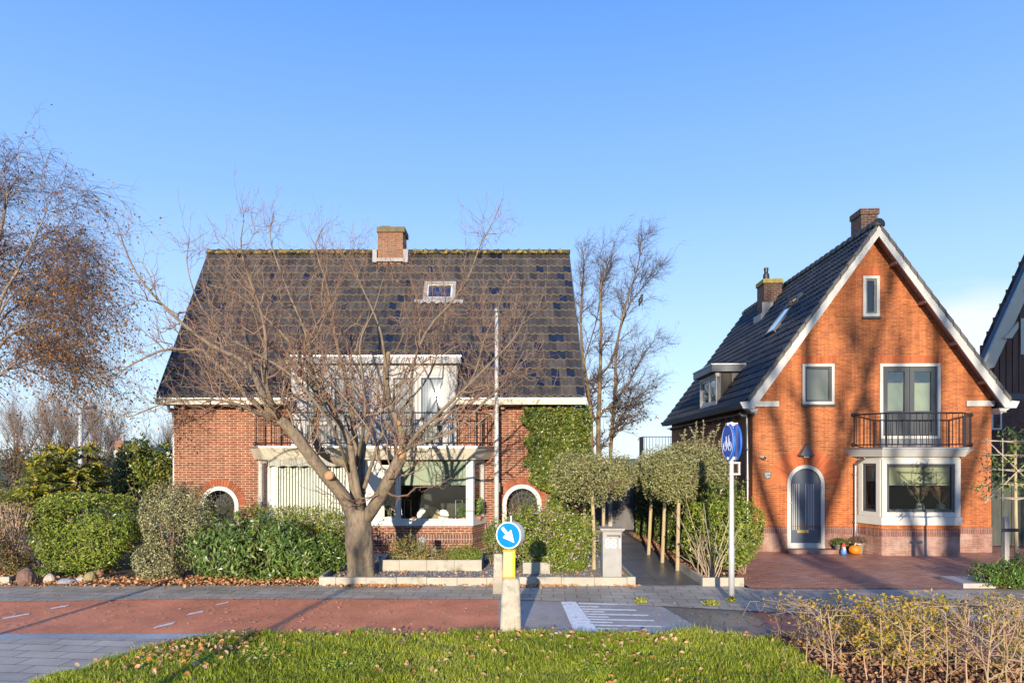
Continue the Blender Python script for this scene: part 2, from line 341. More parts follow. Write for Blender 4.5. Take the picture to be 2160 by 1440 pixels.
tile_right = M_tile('black_roof_tile', [(.018, .018, .017), (.026, .027, .025), (.034, .034, .032), (.042, .041, .037)], ((.07, .072, .04), 6, .60), .42, .58)
ridge_m = M_plain('lichened_ridge_tile', (.03, .03, .03), .8, .3, 8, dirt=((.50, .36, .06), 9, .47))
verge_m = M_plain('grey_verge_tile', (.11, .10, .09), .7, .25, 8, dirt=((.2, .18, .08), 7, .6))
soffit_m = M_plain('pink_brown_soffit', (.34, .20, .16), .7, .1, 4)

# ------------------------------------------------------------------ small builders
def arch(cx, zs, r, zb, n=18):
    return [(cx - r, zb)] + [(cx - r*math.cos(math.pi*i/n), zs + r*math.sin(math.pi*i/n)) for i in range(n+1)] + [(cx + r, zb)]
def holed(mb, outer, holes, y=0.0, depth=.12):
    """wall face in x,z with openings and their reveals"""
    polys = [[Vector((p[0], p[1], 0)) for p in outer]] + [[Vector((p[0], p[1], 0)) for p in h] for h in holes]
    flat = [p for pl in polys for p in pl]; tri = tessellate_polygon(polys)
    fs = []
    for t in tri:
        a, b, c = (flat[i] for i in t); cr = (b.x-a.x)*(c.y-a.y) - (b.y-a.y)*(c.x-a.x)
        fs.append(tuple(t) if cr > 0 else (t[0], t[2], t[1]))
    mb.faces([(p.x, y, p.y) for p in flat], fs)
    for h in holes:
        n = len(h); mb.faces([(p[0], y, p[1]) for p in h] + [(p[0], y+depth, p[1]) for p in h], [(i, (i+1) % n, (i+1) % n+n, i+n) for i in range(n)])
def rect(x0, x1, z0, z1): return [(x0, z0), (x1, z0), (x1, z1), (x0, z1)]
def barsframe(mb, x0, x1, z0, z1, w, y0, y1, wb=None):
    wb = wb or w
    mb.box((x0, y0, z1-w), (x1, y1, z1)); mb.box((x0, y0, z0), (x1, y1, z0+wb))
    mb.box((x0, y0, z0+wb), (x0+w, y1, z1-w)); mb.box((x1-w, y0, z0+wb), (x1, y1, z1-w))
def quad(mb, x0, x1, z0, z1, y): mb.faces([(x0, y, z0), (x1, y, z0), (x1, y, z1), (x0, y, z1)], [(0, 1, 2, 3)])
def window(parent, x0, x1, z0, z1, xf=None, fw=.07, fm=None, sash=.05, sm=None, proud=.03, splits=(), blind=None, sill=None, room=.6, gl=None, name='window', fb=None, label=None, drop=False):
    """frame with sash, pane, blind and sill; splits = mullion positions (fractions)"""
    fm = fm or white; sm = sm or fm
    mb = MB(xf); barsframe(mb, x0, x1, z0, z1, fw, -proud, .10, fb); o = mb.build(name, fm, parent)
    if label: o['label'] = label
    a0, a1, b0, b1 = x0+fw, x1-fw, z0+(fb or fw), z1-fw
    cuts = [a0] + [a0 + (a1-a0)*s for s in splits] + [a1]
    for i in range(len(cuts)-1):
        c0, c1 = cuts[i], cuts[i+1]
        if sash:
            ms = MB(xf); barsframe(ms, c0+.002, c1-.002, b0+.002, b1-.002, sash, .012, .07); ms.build('sash', sm, o)
        g = MB(xf); quad(g, c0+sash*.9, c1-sash*.9, b0+sash*.9, b1-sash*.9, .045); g.build('pane', gl or glass, o)
        if blind:
            zb = b1 - sash - (b1-b0-2*sash)*blind[0]; mbl = MB(xf)
            mbl.box((c0+sash, .085, zb), (c1-sash, .095, b1-sash)); mbl.box((c0+sash, .078, zb-.025), (c1-sash, .098, zb)); mbl.build('blind', blind[1], o)
    if sill:
        ms = MB(xf); ms.box((x0-.03, -proud-.05, z0-.06), (x1+.03, .05, z0-.003)); ms.build('sill', sill, o)
    if room:
        mr_ = MB(xf); d = room
        mr_.faces([(x0, .125, z0), (x1, .125, z0), (x1, d, z0), (x0, d, z0), (x0, .125, z1), (x1, .125, z1), (x1, d, z1), (x0, d, z1)], [(0, 1, 2, 3), (4, 7, 6, 5), (0, 3, 7, 4), (1, 5, 6, 2), (3, 2, 6, 7)])
        mr_.build('window_recess', room_m, o)
    return o
def tiles(mb, O, U, V, nu, nv, wu, lv, amp=.035, th=.03, skip=None, seed=1, lip=None):
    """pantiles: one small curved grid per tile, lower edge standing proud"""
    g = np.random.default_rng(seed); U = unit(U); V = unit(V); N = np.cross(U, V); O = np.asarray(O, float)
    k = 7; t = np.arange(k) / (k-1)
    prof = amp * (np.cos(2*np.pi*(t - .22)) * .6 + .4*np.cos(4*np.pi*(t-.22))*.35)
    I, J = np.meshgrid(np.arange(nu), np.arange(nv), indexing='ij'); I = I.ravel(); J = J.ravel()
    if skip is not None:
        keep = ~skip((I+.5)*wu, (J+.5)*lv); I, J = I[keep], J[keep]
    M = len(I); rn = g.uniform(.28, 1, M); glz = g.random(M) < np.where(I > nu*.5, .11, .03); rn[glz] = g.uniform(0, .12, glz.sum())
    tilt = g.normal(0, .006, (M, 1)); lift = g.normal(0, .004, (M, 1))
    uu = (I[:, None] + t[None])*wu
    low = np.zeros((M, k)) + J[:, None]*lv - .02; hi = np.zeros((M, k)) + (J[:, None]+1)*lv
    def pt(u, v, h): return O + u[..., None]*U + v[..., None]*V + h[..., None]*N
    hl = prof[None] + th + lift + tilt*(t-.5)[None]; hh = prof[None] + .0 + lift + tilt*(t-.5)[None]
    v = np.stack([pt(uu, low, hl), pt(uu, hi, hh)], 1).reshape(M, 2*k, 3)
    q = np.array([(i, i+1, k+i+1, k+i) for i in range(k-1)]); q = (q[None] + (np.arange(M)*2*k)[:, None, None]).reshape(-1, 4)
    mb.add(v, q, np.full(len(q), 4), np.repeat(rn, k-1))
    v = np.stack([pt(uu, low+.004, hl - th*1.1), pt(uu, low, hl)], 1).reshape(M, 2*k, 3)
    mb.mi = 1; mb.add(v, q, np.full(len(q), 4), np.repeat(rn, k-1)); mb.mi = 0
def resample(pts, n):
    pts = np.asarray(pts, float); m = len(pts)
    # Catmull-Rom through the drawn points
    e = np.vstack([2*pts[0]-pts[1], pts, 2*pts[-1]-pts[-2]]); out = []
    for s in np.linspace(0, m-1-1e-6, n):
        i = int(s); t = s-i; p0, p1, p2, p3 = e[i], e[i+1], e[i+2], e[i+3]
        out.append(.5*((2*p1)+(-p0+p2)*t+(2*p0-5*p1+4*p2-p3)*t*t+(-p0+3*p1-3*p2+p3)*t**3))
    return np.array(out)
def twigs(Pp, Rp, per, tmin, tmax, Lr, a, b, up, bend, n=6, rs=.55, rt=.3, rmax=9, rmin=.003, wob=.05, g=None, pull=None, taper=0.0):
    """children along parent polylines (M,n,3) -> (K,n,3), radii"""
    g = g or RNG; M, m, _ = Pp.shape; K = M*per; par = np.repeat(np.arange(M), per)
    t = g.uniform(tmin, tmax, K)*(m-1); i = np.minimum(t.astype(int), m-2); fr = (t-i)[:, None]
    s = Pp[par, i]*(1-fr)+Pp[par, i+1]*fr; tan = unit(Pp[par, i+1]-Pp[par, i]); r = Rp[par, i]*(1-fr[:, 0])+Rp[par, i+1]*fr[:, 0]
    d = unit(tan*a + unit(g.normal(size=(K, 3)))*b + np.array([0, 0, up])); L = g.uniform(Lr[0], Lr[1], K)*(1.12 - taper*t/(m-1))
    if pull is not None: d = unit(d + pull(s))
    tt = np.linspace(0, 1, n)[None, :, None]
    w = np.cumsum(g.normal(0, wob, (K, n, 3)), 1)*L[:, None, None]/n**.5; w[:, 0] = 0
    pts = s[:, None] + d[:, None]*L[:, None, None]*tt + np.array(bend)[None, None]*(L[:, None, None]*tt**2) + w
    r0 = np.clip(r*rs, rmin, rmax)
    return pts, r0[:, None]*np.linspace(1, rt, n)[None]
def lump(d, g, k=5, amp=.14):
    out = np.zeros(len(d))
    for _ in range(k):
        w = g.normal(size=3)*3.2; out += np.sin(d @ w + g.uniform(0, 6.28))
    return 1 + amp*out/k**.5
def blob(ells, n, shell=.3, amp=.14, power=2.0, seed=1, zmin=None, keep=None):
    """leaf positions and outward normals in a union of lumpy ellipsoids"""
    g = np.random.default_rng(seed); A = np.array([(e[3]*e[4]*e[5])**(2/3) for e in ells]); A = A/A.sum(); out = []; nn = []
    for e, w in zip(ells, A):
        k = max(20, int(n*w)); d = unit(g.normal(size=(k, 3)))
        sup = (np.abs(d)**power).sum(1)**(-1/power) if power != 2 else 1.0
        rr = lump(d, g, 6, amp)*sup*(1 - shell*g.random(k)**1.6)
        p = np.array(e[:3]) + d*rr[:, None]*np.array(e[3:6]); out.append(p); nn.append(unit(d/np.array(e[3:6])))
    p = np.concatenate(out); q = np.concatenate(nn)
    ok = np.ones(len(p), bool)
    w = g.normal(size=(4, 3))*2.6/max(.35, max(e[3] for e in ells))**.6; fld = sum(np.sin(p @ w_ + 1.3*i) for i, w_ in enumerate(w))
    ok &= ~((fld < -1.1) & (g.random(len(p)) < .72))
    if zmin is not None: ok &= p[:, 2] > zmin
    if keep is not None: ok &= keep(p)
    return p[ok], q[ok]
def foliage(ells, n, ln, wd, seed, shell=.35, amp=.14, power=2, zmin=.02, outw=.8, updir=.15, hang=None, keep=None):
    outw *= 1.5; p, q = blob(ells, n, shell, amp, power, seed, zmin, keep); g = np.random.default_rng(seed+99)
    nr = unit(q*outw + g.normal(size=p.shape)*.7 + np.array([0, 0, updir])); mb = MB()
    s = g.uniform(.6, 1.25, len(p))
    ax = None if hang is None else g.normal(size=p.shape)*.6 + q*hang[0] + np.array([0, 0, hang[1]])
    mb.leaves(p, nr, ln*s, wd*s, np.clip(g.normal(.5, .24, len(p)), 0, 1), ax); return mb
def stems(base, tops, r0, r1, n=6, wob=.04, k=5, seed=3):
    g = np.random.default_rng(seed); mb = MB(); base = np.asarray(base, float); tops = np.asarray(tops, float); M = len(tops)
    t = np.linspace(0, 1, n)[None, :, None]; b = np.broadcast_to(base, tops.shape)[:, None]
    pts = b + (tops[:, None]-b)*t + np.cumsum(g.normal(0, wob, (M, n, 3)), 1)*t
    mb.tubes(pts, np.linspace(r0, r1, n)[None], k); return mb
# ================================================================== the ground
def sheet(name, poly, z, m, kind='structure', label=None, cat=None):
    mb = MB(); n = len(poly); mb.faces([(p[0], p[1], z) for p in poly], [tuple(range(n))])
    o = mb.build(name, m); tag(o, label, cat, None, kind); return o
def gp(*px): return [tuple(G(a, b)[:2]) for a, b in px]
soil_m = M_plain('dark_leafy_soil', (.075, .05, .032), .95, .45, 5, bmp=.8, bscale=30)
field_m = M_plain('rough_ground', (.10, .11, .045), .95, .35, .6, bmp=.5, bscale=12)
pave_m = M_paving('grey_paving_slabs', (.54, .45, .34), (.42, .355, .27), (.13, .11, .07), .46, .31, .009, 0.06, moss=(.12, .115, .075))
pave2_m = M_paving('verge_paving_slabs', (.62, .52, .40), (.50, .42, .33), (.15, .14, .07), .62, .31, .010, .1, moss=(.2, .2, .18))
red_m = M_asphalt('red_cycle_path_asphalt', (.82, .265, .115), .25, .55, .75, wscale=.45, wthr=.53)
red_shade_m = M_asphalt('shade_toned_red_asphalt', (.42, .15, .11), .35, .35, .6, wscale=.6, wthr=.45)  # darker copy of the red path; the shade at right is in its colour
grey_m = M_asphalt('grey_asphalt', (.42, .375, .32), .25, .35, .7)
grey_wet_shade_m = M_asphalt('damp_shaded_asphalt', (.20, .18, .16), .3, .35, .5, wscale=.8, wthr=.4)  # damp stretch of grey asphalt, its shade put into the darker colour
line_m = M_plain('worn_white_road_paint', (.86, .84, .78), .6, .12, 10, dirt=((.33, .31, .29), 9, .53))
board_m = M_paving('dark_wet_path_bricks', (.20, .18, .155), (.15, .135, .12), (.06, .055, .045), .9, .14, .016, 0, moss=(.16, .15, .10), rough=.5, rv=.2)
drive_m = M_paving('red_clinker_paving', (.72, .34, .21), (.42, .16, .11), (.16, .10, .07), .21, .075, .011, 0, moss=(.52, .31, .23), rough=.7, rv=.3)
gravel_m = M_plain('grey_gravel', (.3, .28, .25), .9, .3, 9, bmp=1, bscale=45)
sheet('ground', [(-400, -300), (400, -300), (400, 600), (-400, 600)], -.03, field_m)
sheet('pavement', [(-40, 14.56), (-40, 13.4)] + gp((-200, 1272), (0, 1270), (250, 1266), (400, 1263), (1055, 1264), (1180, 1268), (1320, 1275), (1480, 1283), (1650, 1293), (2160, 1318)) + [(40, 8), (40, 14.14), (5.0, 14.14), (4.7, 14.56)], 0.012, pave_m)
sheet('cycle_path', [(-40, 13.44), (-40, 10.6)] + gp((0, 1336), (1052, 1338), (1052, 1262)), 0.0, red_m)
sheet('road_surface', gp((1052, 1262), (1052, 1350), (1520, 1350), (1385, 1272)), 0.0, grey_m)
sheet('damp_shaded_path_surface', gp((1385, 1272), (1520, 1350), (1690, 1350), (1560, 1280)), 0.0, grey_wet_shade_m)
sheet('cycle_path', gp((1560, 1280), (1690, 1350), (1700, 1420), (2300, 1470), (2600, 1330), (2160, 1310)), 0.0, red_shade_m)
sheet('kerb_strip', [(-40, 10.62), (-40, 10.36)] + gp((0, 1347), (470, 1347), (520, 1336)), .006, M_asphalt('grey_gutter', (.42, .41, .38), .1))
sheet('verge_paving', [(-40, 10.38), (-40, 2)] + [(-3, 2), (-5, 7.9)] + gp((60, 1450), (200, 1405), (330, 1368), (470, 1346)), .004, pave2_m)
grass_m = M_plain('grass_base', (.07, .11, .025), .95, .4, 3, bmp=.6)
GR = gp((470, 1340), (330, 1364), (200, 1400), (60, 1446)) + [(-5.4, 7.9), (-4.5, 4), (-4.5, -6), (14, -6), (14, 7)] + gp((1980, 1700), (1790, 1440), (1700, 1385), (1640, 1345), (1500, 1336), (1100, 1335))
sheet('grass_verge', GR, .012, grass_m)
sheet('hedge_bed', gp((1628, 1342), (1700, 1392), (1790, 1446), (1980, 1720), (2700, 1500), (2300, 1415), (1900, 1376), (1720, 1350)), .02, soil_m)
# garden ground either side of the gravel bed
sheet('garden_soil', [(-30, 14.56), (-4.06, 14.56), (-4.06, 19.5), (-30, 30)], .03, soil_m)
sheet('front_gravel', [(-4.06, 14.6), (2.62, 14.6), (2.62, 19.6), (-4.06, 19.6)], .10, gravel_m)
sheet('garden_path', [(2.64, 14.56), (4.12, 14.56), (3.95, 24.5), (2.7, 24.5)], .018, board_m)
sheet('garden_soil', [(4.12, 14.5), (4.95, 14.5), (6.9, 19.5), (6.9, 26), (3.95, 26)], .015, soil_m)
sheet('driveway', [(4.93, 14.16), (30, 14.16), (30, 24), (6.6, 24), (6.6, 19.4), (4.93, 15.2)], .02, drive_m)
sheet('garden_ground', [(-60, 24.6), (60, 24.6), (60, 90), (-60, 90)], .0, field_m)
# painted markings
def quadmark(mb, pts, z): mb.faces([(*G(a, b)[:2], z) for a, b in pts], [(0, 1, 2, 3)])
mk = MB()
for q in [[(4, 1306), (60, 1296), (64, 1293), (8, 1303)], [(105, 1285), (143, 1278), (147, 1275), (109, 1282)], [(393, 1298), (426, 1291), (432, 1287), (399, 1294)],
          [(322, 1326), (364, 1316), (371, 1311), (329, 1321)], [(454, 1277), (480, 1271), (485, 1268), (459, 1274)]]:
    quadmark(mk, q[::-1], .008)
tag(mk.build('lane_markings', line_m), None, None, None, 'structure')
mk = MB()
quadmark(mk, [(1183, 1269), (1214, 1268.5), (1263, 1332), (1211, 1332)][::-1], .008)
for a, y, e in [(1214, 1271, 1345), (1217, 1277.5, 1262), (1221, 1283, 1340), (1225, 1288, 1273), (1229, 1293.5, 1366), (1233, 1299, 1282), (1237, 1304.5, 1379), (1241, 1310.5, 1291), (1246, 1317, 1393), (1251, 1324, 1302)]:
    s = (e - a) * .022
    a += 5
    quadmark(mk, [(a, y), (e, y+s), (e+3, y+s+2.6), (a+3, y+3)][::-1], .008)
tag(mk.build('road_markings', line_m), None, None, None, 'structure')

# ================================================================== the left house (a pair under one roof)
YL = 19.6
LH = thing('brick_house', 'wide red brick pair of houses under one dark tiled roof behind the bare tree', 'house', (-4, YL, 0))
def LX(px, Y=YL): return (px-1080)/F*Y
def LZ(py, Y=YL): return HC + (HY-py)/F*Y
xl, xr = LX(367), LX(1206)
mb = MB()
dx0, dx1 = LX(618), LX(962)
halfL = arch(LX(463), LZ(1066), .56, LZ(1103)); halfR = arch(LX(1101), LZ(1062), .56, .25)
AX, BX, CX, DX = LX(545), LX(568, 18.8), LX(996, 18.8), LX(1022)
ZE = 4.36
holed(mb, [(xl, 0), (xr, 0), (xr, ZE), (dx1, ZE), (dx1, 2.96), (dx0, 2.96), (dx0, ZE), (xl, ZE)], [halfL, halfR, rect(AX+.25, DX-.25, .95, 2.55)], YL, .14)
mb.faces([(xl, YL, 0), (xl, 25.5, 0), (xl, 25.5, ZE), (xl, YL, ZE)], [(0, 1, 2, 3)])
mb.faces([(xr, YL, 0), (xr, 25.5, 0), (xr, 25.5, ZE), (xr, YL, ZE)], [(0, 3, 2, 1)])
for x in (xl, xr):
    mb.faces([(x, YL, ZE), (x, 22.55, 9.15), (x, 25.5, ZE)], [(0, 1, 2)])
mb.build('wall', brick_left, LH)
# soldier course and lower bricks
for a, b in ((xl-.004, AX+.02), (DX-.02, LX(1066))): mb = MB(); mb.box((a, YL-.012, .62), (b, YL+.05, .86)); mb.build('plinth_course', brick_left_s, LH)
# brick arches over the round windows
for cx, zs in ((LX(463), LZ(1066)), (LX(1101), LZ(1062))):
    mb = MB(); n = 25; r0, r1 = .57, .76
    for i in range(n):
        a0 = math.pi*(i+.06)/n; a1 = math.pi*(i+.94)/n
        mb.prism([(cx-r0*math.cos(a0), zs+r0*math.sin(a0)), (cx-r0*math.cos(a1), zs+r0*math.sin(a1)), (cx-r1*math.cos(a1), zs+r1*math.sin(a1)), (cx-r1*math.cos(a0), zs+r1*math.sin(a0))][::-1], YL-.018, YL+.03, RNG.random())
    mb.build('brick_arch', M_leaf('arch_bricks', [(.30, .09, .045), (.38, .12, .055), (.24, .075, .04)], 0, .9), LH)
def arched(parent, cx, zs, r, zb, Y, w, name):
    o_ = arch(cx, zs, r, zb); i_ = arch(cx, zs, r-w, zb); mb = MB(); n = len(o_)
    v = [(p[0], Y-.03, p[1]) for p in o_] + [(p[0], Y-.03, p[1]) for p in i_] + [(p[0], Y+.1, p[1]) for p in o_] + [(p[0], Y+.1, p[1]) for p in i_]
    fs = []
    for k in range(n-1): fs += [(k, k+1, n+k+1, n+k), (n+k, n+k+1, 3*n+k+1, 3*n+k), (k+1, k, 2*n+k, 2*n+k+1)]
    mb.faces(v, fs); return mb, i_
for cx, zs, zb in ((LX(463), LZ(1066), LZ(1103)), (LX(1101), LZ(1062), .25)):
    mb, inn = arched(LH, cx, zs, .555, zb, YL, .115, 'round_window'); wf = mb.build('round_window', white, LH)
    g = MB(); g.faces([(p[0], YL+.06, p[1]) for p in inn], [tuple(range(len(inn)))[::-1]]); g.build('pane', glass, wf)
    g = MB()
    for k in range(1, 8):
        a = math.pi*k/8; g.tube([(cx-.1*math.cos(a), YL+.05, zs-.1+.1*math.sin(a)), (cx-.43*math.cos(a), YL+.05, zs+.43*math.sin(a))], .004, 4)
    for rr in (.16, .3): g.tube([(cx-rr*math.cos(math.pi*k/12), YL+.05, zs+rr*math.sin(math.pi*k/12)) for k in range(13)], .004, 4)
    if zb < .5:
        for k in range(1, 5): g.tube([(cx-.44+.176*k, YL+.05, zb+.1), (cx-.44+.176*k, YL+.05, zs)], .008, 4)
    g.build('glazing_bars', mid_grey, wf)
    g = MB(); z0 = zb; g.box((cx-.6, YL-.07, z0-.07), (cx+.6, YL+.06, z0-.003)); g.build('sill', white, wf)
    g = MB(); g.box((cx-.75, YL+.5, 0.1), (cx+.75, YL+.55, zs+.7)); g.build('window_recess', room_m, LH)
# roof
xe0, xe1, xg0, xg1 = LX(334, 19.15), LX(1233, 19.15), LX(441, 22.7), LX(1199, 22.7)
YE, YR_, ZEV, ZRG = 19.12, 22.7, 4.42, 9.46
slope = math.hypot(YR_-YE, ZRG-ZEV); nu, nv = 54, 18
V0 = np.array([(xg0+xg1-xe0-xe1)/2, YR_-YE, ZRG-ZEV])
mb = MB(); wu = (xe1-xe0)/nu; lv = np.linalg.norm(V0)/nv
def skipL(u, v):
    x = xe0+u; z = ZEV + v/np.linalg.norm(V0)*(ZRG-ZEV)
    dorm = (x > LX(606)) & (x < LX(972)) & (z < 5.62)
    return dorm | ((x > LX(898, 21.5)) & (x < LX(958, 21.5)) & (z > 7.55) & (z < 8.2))
Uv = np.array([1.0, 0, 0]); tiles(mb, (xe0, YE, ZEV), Uv, V0, nu, nv, wu, lv, .042, .045, skipL, 5)
roof = mb.build('roof', [tile_left, tile_lip], LH, smooth=True)
mb = MB()       # boarding under the tiles and the rear slope
bp = lambda x, t: (x + (V0[0]*t), YE+.03+(YR_-YE)*t, ZEV-.05+(ZRG-ZEV)*t)
da, db, td = LX(610, 19.4), LX(968, 19.4), .235
mb.faces([bp(xe0+.03, 0), bp(da, 0), bp(da, 1), bp(xe0+.03, 1), bp(db, 0), bp(xe1-.03, 0), bp(xe1-.03, 1), bp(db, 1), bp(da, td), bp(db, td), (xe0, 26.2, ZEV), (xe1, 26.2, ZEV)], [(0, 1, 2, 3), (4, 5, 6, 7), (8, 9, 7, 2), (3, 6, 11, 10)])
mb.build('roof_boarding', dark_grey, LH)
mb = MB(); nr = 35
for i in range(nr):
    a = xg0-.03 + (xg1-xg0+.06)*i/nr; b = xg0-.03 + (xg1-xg0+.06)*(i+1)/nr + .02
    prof = [(YR_+.15*math.cos(t), ZRG-.05+.135*math.sin(t)) for t in np.linspace(-.15, math.pi+.15, 9)]; pr2 = [(YR_+.17*math.cos(t), ZRG-.05+.16*math.sin(t)) for t in np.linspace(-.15, math.pi+.15, 9)]
    mb.loft([[(a, *p) for p in pr2], [(a+.06, *p) for p in pr2], [(a+.07, *p) for p in prof], [(b, *p) for p in prof]], RNG.random())
mb.build('ridge_tiles', ridge_m, roof, smooth=True)
# verge boards
for s, xe, xg in ((-1, xe0, xg0), (1, xe1, xg1)):
    mb = MB(); mb.loft([[(xe, YE-.02, ZEV-.16), (xe+s*.03, YE-.02, ZEV-.16), (xe+s*.03, YE-.02, ZEV+.07), (xe, YE-.02, ZEV+.07)], [(xg, YR_, ZRG-.2), (xg+s*.03, YR_, ZRG-.2), (xg+s*.03, YR_, ZRG+.03), (xg, YR_, ZRG+.03)]]); mb.build('verge_board', dark_grey, roof)
# eaves boxes left and right of the dormer
for a, b in ((LX(330, 19.1), LX(612, 19.1)), (LX(958, 19.1), LX(1236, 19.1))):
    mb = MB(); mb.prism([(0, 0)]*0 or rect(a, b, LZ(852.5, 19.05), LZ(841.5, 19.05)), 19.03, 19.17); mb.box((a, 19.17, LZ(852.5, 19.05)), (b, YL-.002, LZ(852.5, 19.05)+.02)); mb.build('eaves_board', cream, LH)
    mb = MB(); mb.box((a-.01, 19.0, LZ(841.5, 19.05)), (b+.01, 19.2, LZ(841.5, 19.05)+.035)); mb.build('gutter_lip', zinc, LH)
    for px in ([383, 440, 500, 560] if a < -5 else [1010, 1060, 1110, 1160, 1196]):
        mb = MB(); x = LX(px, 19.3); mb.prism([(x-.05, 4.06), (x+.05, 4.06), (x+.05, LZ(852.5, 19.05)-.003), (x-.05, LZ(852.5, 19.05)-.003)], 19.36, YL-.003); mb.build('eaves_bracket', soffit_m, LH)  # cream bracket in a browner colour that holds its shade under the eaves
for pts in ([P(355, 853, 19.3), P(357, 866, 19.3), P(367, 893, 19.75), P(367, 1190, 19.75)], [P(1210, 851, 19.4), P(1209, 870, 19.45), P(1207, 900, 19.55), P(1207, 1150, 19.55)]):
    mb = MB(); mb.tube(resample(pts, 12), .045, 8); mb.build('downpipe', grey_white, LH, smooth=True)
# chimney
mb = MB(); a, b = LX(797, 22.3), LX(850, 22.3); mb.box((a, 22.3, 8.7), (b, 23.05, LZ(490, 22.3))); ch = mb.build('chimney', brick_chim, roof)
mb = MB(); mb.box((a-.03, 22.25, LZ(490, 22.3)), (b+.06, 23.1, LZ(479, 22.3))); mb.box((a+.06, 22.4, LZ(479, 22.3)), (a+.38, 22.9, LZ(474, 22.3))); mb.build('chimney_cap', M_plain('mossy_cap', (.13, .11, .06), .9, .3, 8), roof)
mb = MB(); mb.box((a-.04, 22.2, 9.02), (b+.04, 22.29, 9.13)); mb.box((a-.16, 22.22, 9.0), (a-.02, 22.6, 9.42)); mb.box((b+.02, 22.22, 9.0), (b+.17, 22.6, 9.42)); mb.build('chimney_flashing', lead_, roof)
# roof window
sl = unit([V0[0]*0, V0[1], V0[2]]); nrm = unit(np.cross([1, 0, 0], sl)); zc = 7.86; yc = YE + (zc-ZEV)/(ZRG-ZEV)*(YR_-YE)
xf = Matrix(((1, -nrm[0], sl[0], LX(928, yc)), (0, -nrm[1], sl[1], yc), (0, -nrm[2], sl[2], zc), (0, 0, 0, 1)))
mb = MB(xf); barsframe(mb, -.5, .5, -.42, .42, .1, -.10, .08); rw = mb.build('roof_window', M_plain('grey_roof_window_frame', (.26, .25, .23), .5, .1, 4), roof)
mb = MB(xf); barsframe(mb, -.395, .395, -.315, .315, .05, -.07, .0); mb.build('sash', white, rw)
mb = MB(xf); quad(mb, -.35, .35, -.27, .27, -.03); mb.build('pane', M_glass('blue_sky_pane', (.03, .05, .12), .01, .25), rw)
mb = MB(xf); mb.box((-.34, .005, .16), (.34, .03, .265)); mb.build('blind', cream, rw)
mb = MB(xf); quad(mb, -.45, .45, -.4, .4, .06); mb.build('roof_window_back', room_m, rw)
mb = MB(xf)
for i in range(22):
    x0 = -.75+1.5*i/22; x1 = -.75+1.5*(i+1)/22; w0 = .03*math.sin(i*1.7); w1 = .03*math.sin((i+1)*1.7)
    mb.faces([(x0, -.10-w0*.3, -.42), (x1, -.10-w1*.3, -.42), (x1, -.075-w1*.5, -.54+w1), (x0, -.075-w0*.5, -.54+w0)], [(0, 3, 2, 1)])
mb.build('flashing_apron', lead_, rw)
# dormer with balcony doors
dorm_w = M_plain('weathered_dormer_paint', (.29, .29, .285), .5, .08, 3, dirt=((.22, .21, .19), 3, .6)); YD = 19.5; zt = LZ(768, YD)
dm = MB(); dm.box((dx0-.02, YD+.05, 2.96), (dx0+.16, 20.2, zt)); dm.box((dx1-.16, YD+.05, 2.96), (dx1+.02, 20.2, zt)); dm.box((LX(757, YD), YD, 2.96), (LX(823, YD), YD+.12, zt))
dm.box((dx0-.02, YD, 2.96), (LX(640, YD), YD+.049, zt)); dm.box((LX(940, YD), YD, 2.96), (dx1+.02, YD+.049, zt)); dm.box((LX(640, YD), YD, LZ(790, YD)), (LX(757, YD), YD+.1, zt)); dm.box((LX(823, YD), YD, LZ(790, YD)), (LX(940, YD), YD+.1, zt))
dormer = dm.build('dormer', dorm_w, LH)
dm = MB(); dm.box((LX(606, 19.4), 19.3, zt+.003), (LX(972, 19.4), 20.35, LZ(752, 19.3))); dm.build('dormer_roof', dorm_w, dormer)
dm = MB(); dm.box((LX(604, 19.4), 19.27, LZ(752, 19.3)), (LX(974, 19.4), 20.5, LZ(752, 19.3)+.04)); dm.build('dormer_flashing', zinc, dormer)
for s, x in ((-1, dx0-.024), (1, dx1+.024)):
    dm = MB(); dm.box((x-.012, YD+.06, 4.3), (x+.012, 20.6, zt-.004)); dm.build('dormer_cheek', grey_white, dormer)
for i, (p0, p1) in enumerate(((640, 698), (699, 757), (823, 881), (882, 940))):
    x0, x1 = LX(p0, YD), LX(p1, YD); z0, z1 = 2.99, LZ(790, YD)-.004
    dm = MB(); barsframe(dm, x0, x1, z0, z1, .085, YD+.01, YD+.07, .14); dm.box((x0+.085, YD+.02, 3.62), (x1-.085, YD+.06, 3.72)); d_ = dm.build('balcony_door', dorm_w, dormer)
    for za, zb_ in ((z0+.14, 3.62), (3.72, z1-.085)):
        g = MB()
        if i == 3 and za > 3.7:      # pane alone tilted a little to aim the sun's glint at the camera
            cx_, cz_ = (x0+x1)/2, (za+zb_)/2; nn = unit([-.0097, -1, .0478]); u_ = unit(np.cross(nn, [0, 0, 1]))*-1; w_ = np.cross(nn, u_); w_ = w_ if w_[2] > 0 else -w_; u_ = u_ if u_[0] > 0 else -u_
            hw, hh = (x1-x0)/2-.09, (zb_-za)/2
            g.faces([np.array([cx_, YD+.04, cz_]) + a*hw*u_ + b*hh*w_ for a, b in ((-1, -1), (1, -1), (1, 1), (-1, 1))], [(0, 1, 2, 3)])
            g.build('pane', glass_sun, d_)
        else:
            quad(g, x0+.08, x1-.08, za, zb_, YD+.045); g.build('pane', glass, d_)
    g = MB(); n = 24; xs = np.linspace(x0+.06, x1-.06, n); ys = YD+.16+.02*np.sin(np.arange(n)*1.9)
    g.faces([(x, y, z0+.05) for x, y in zip(xs, ys)] + [(x, y, z1) for x, y in zip(xs, ys)], [(k, k+1, n+k+1, n+k) for k in range(n-1)]); g.build('curtain', curtain, d_)
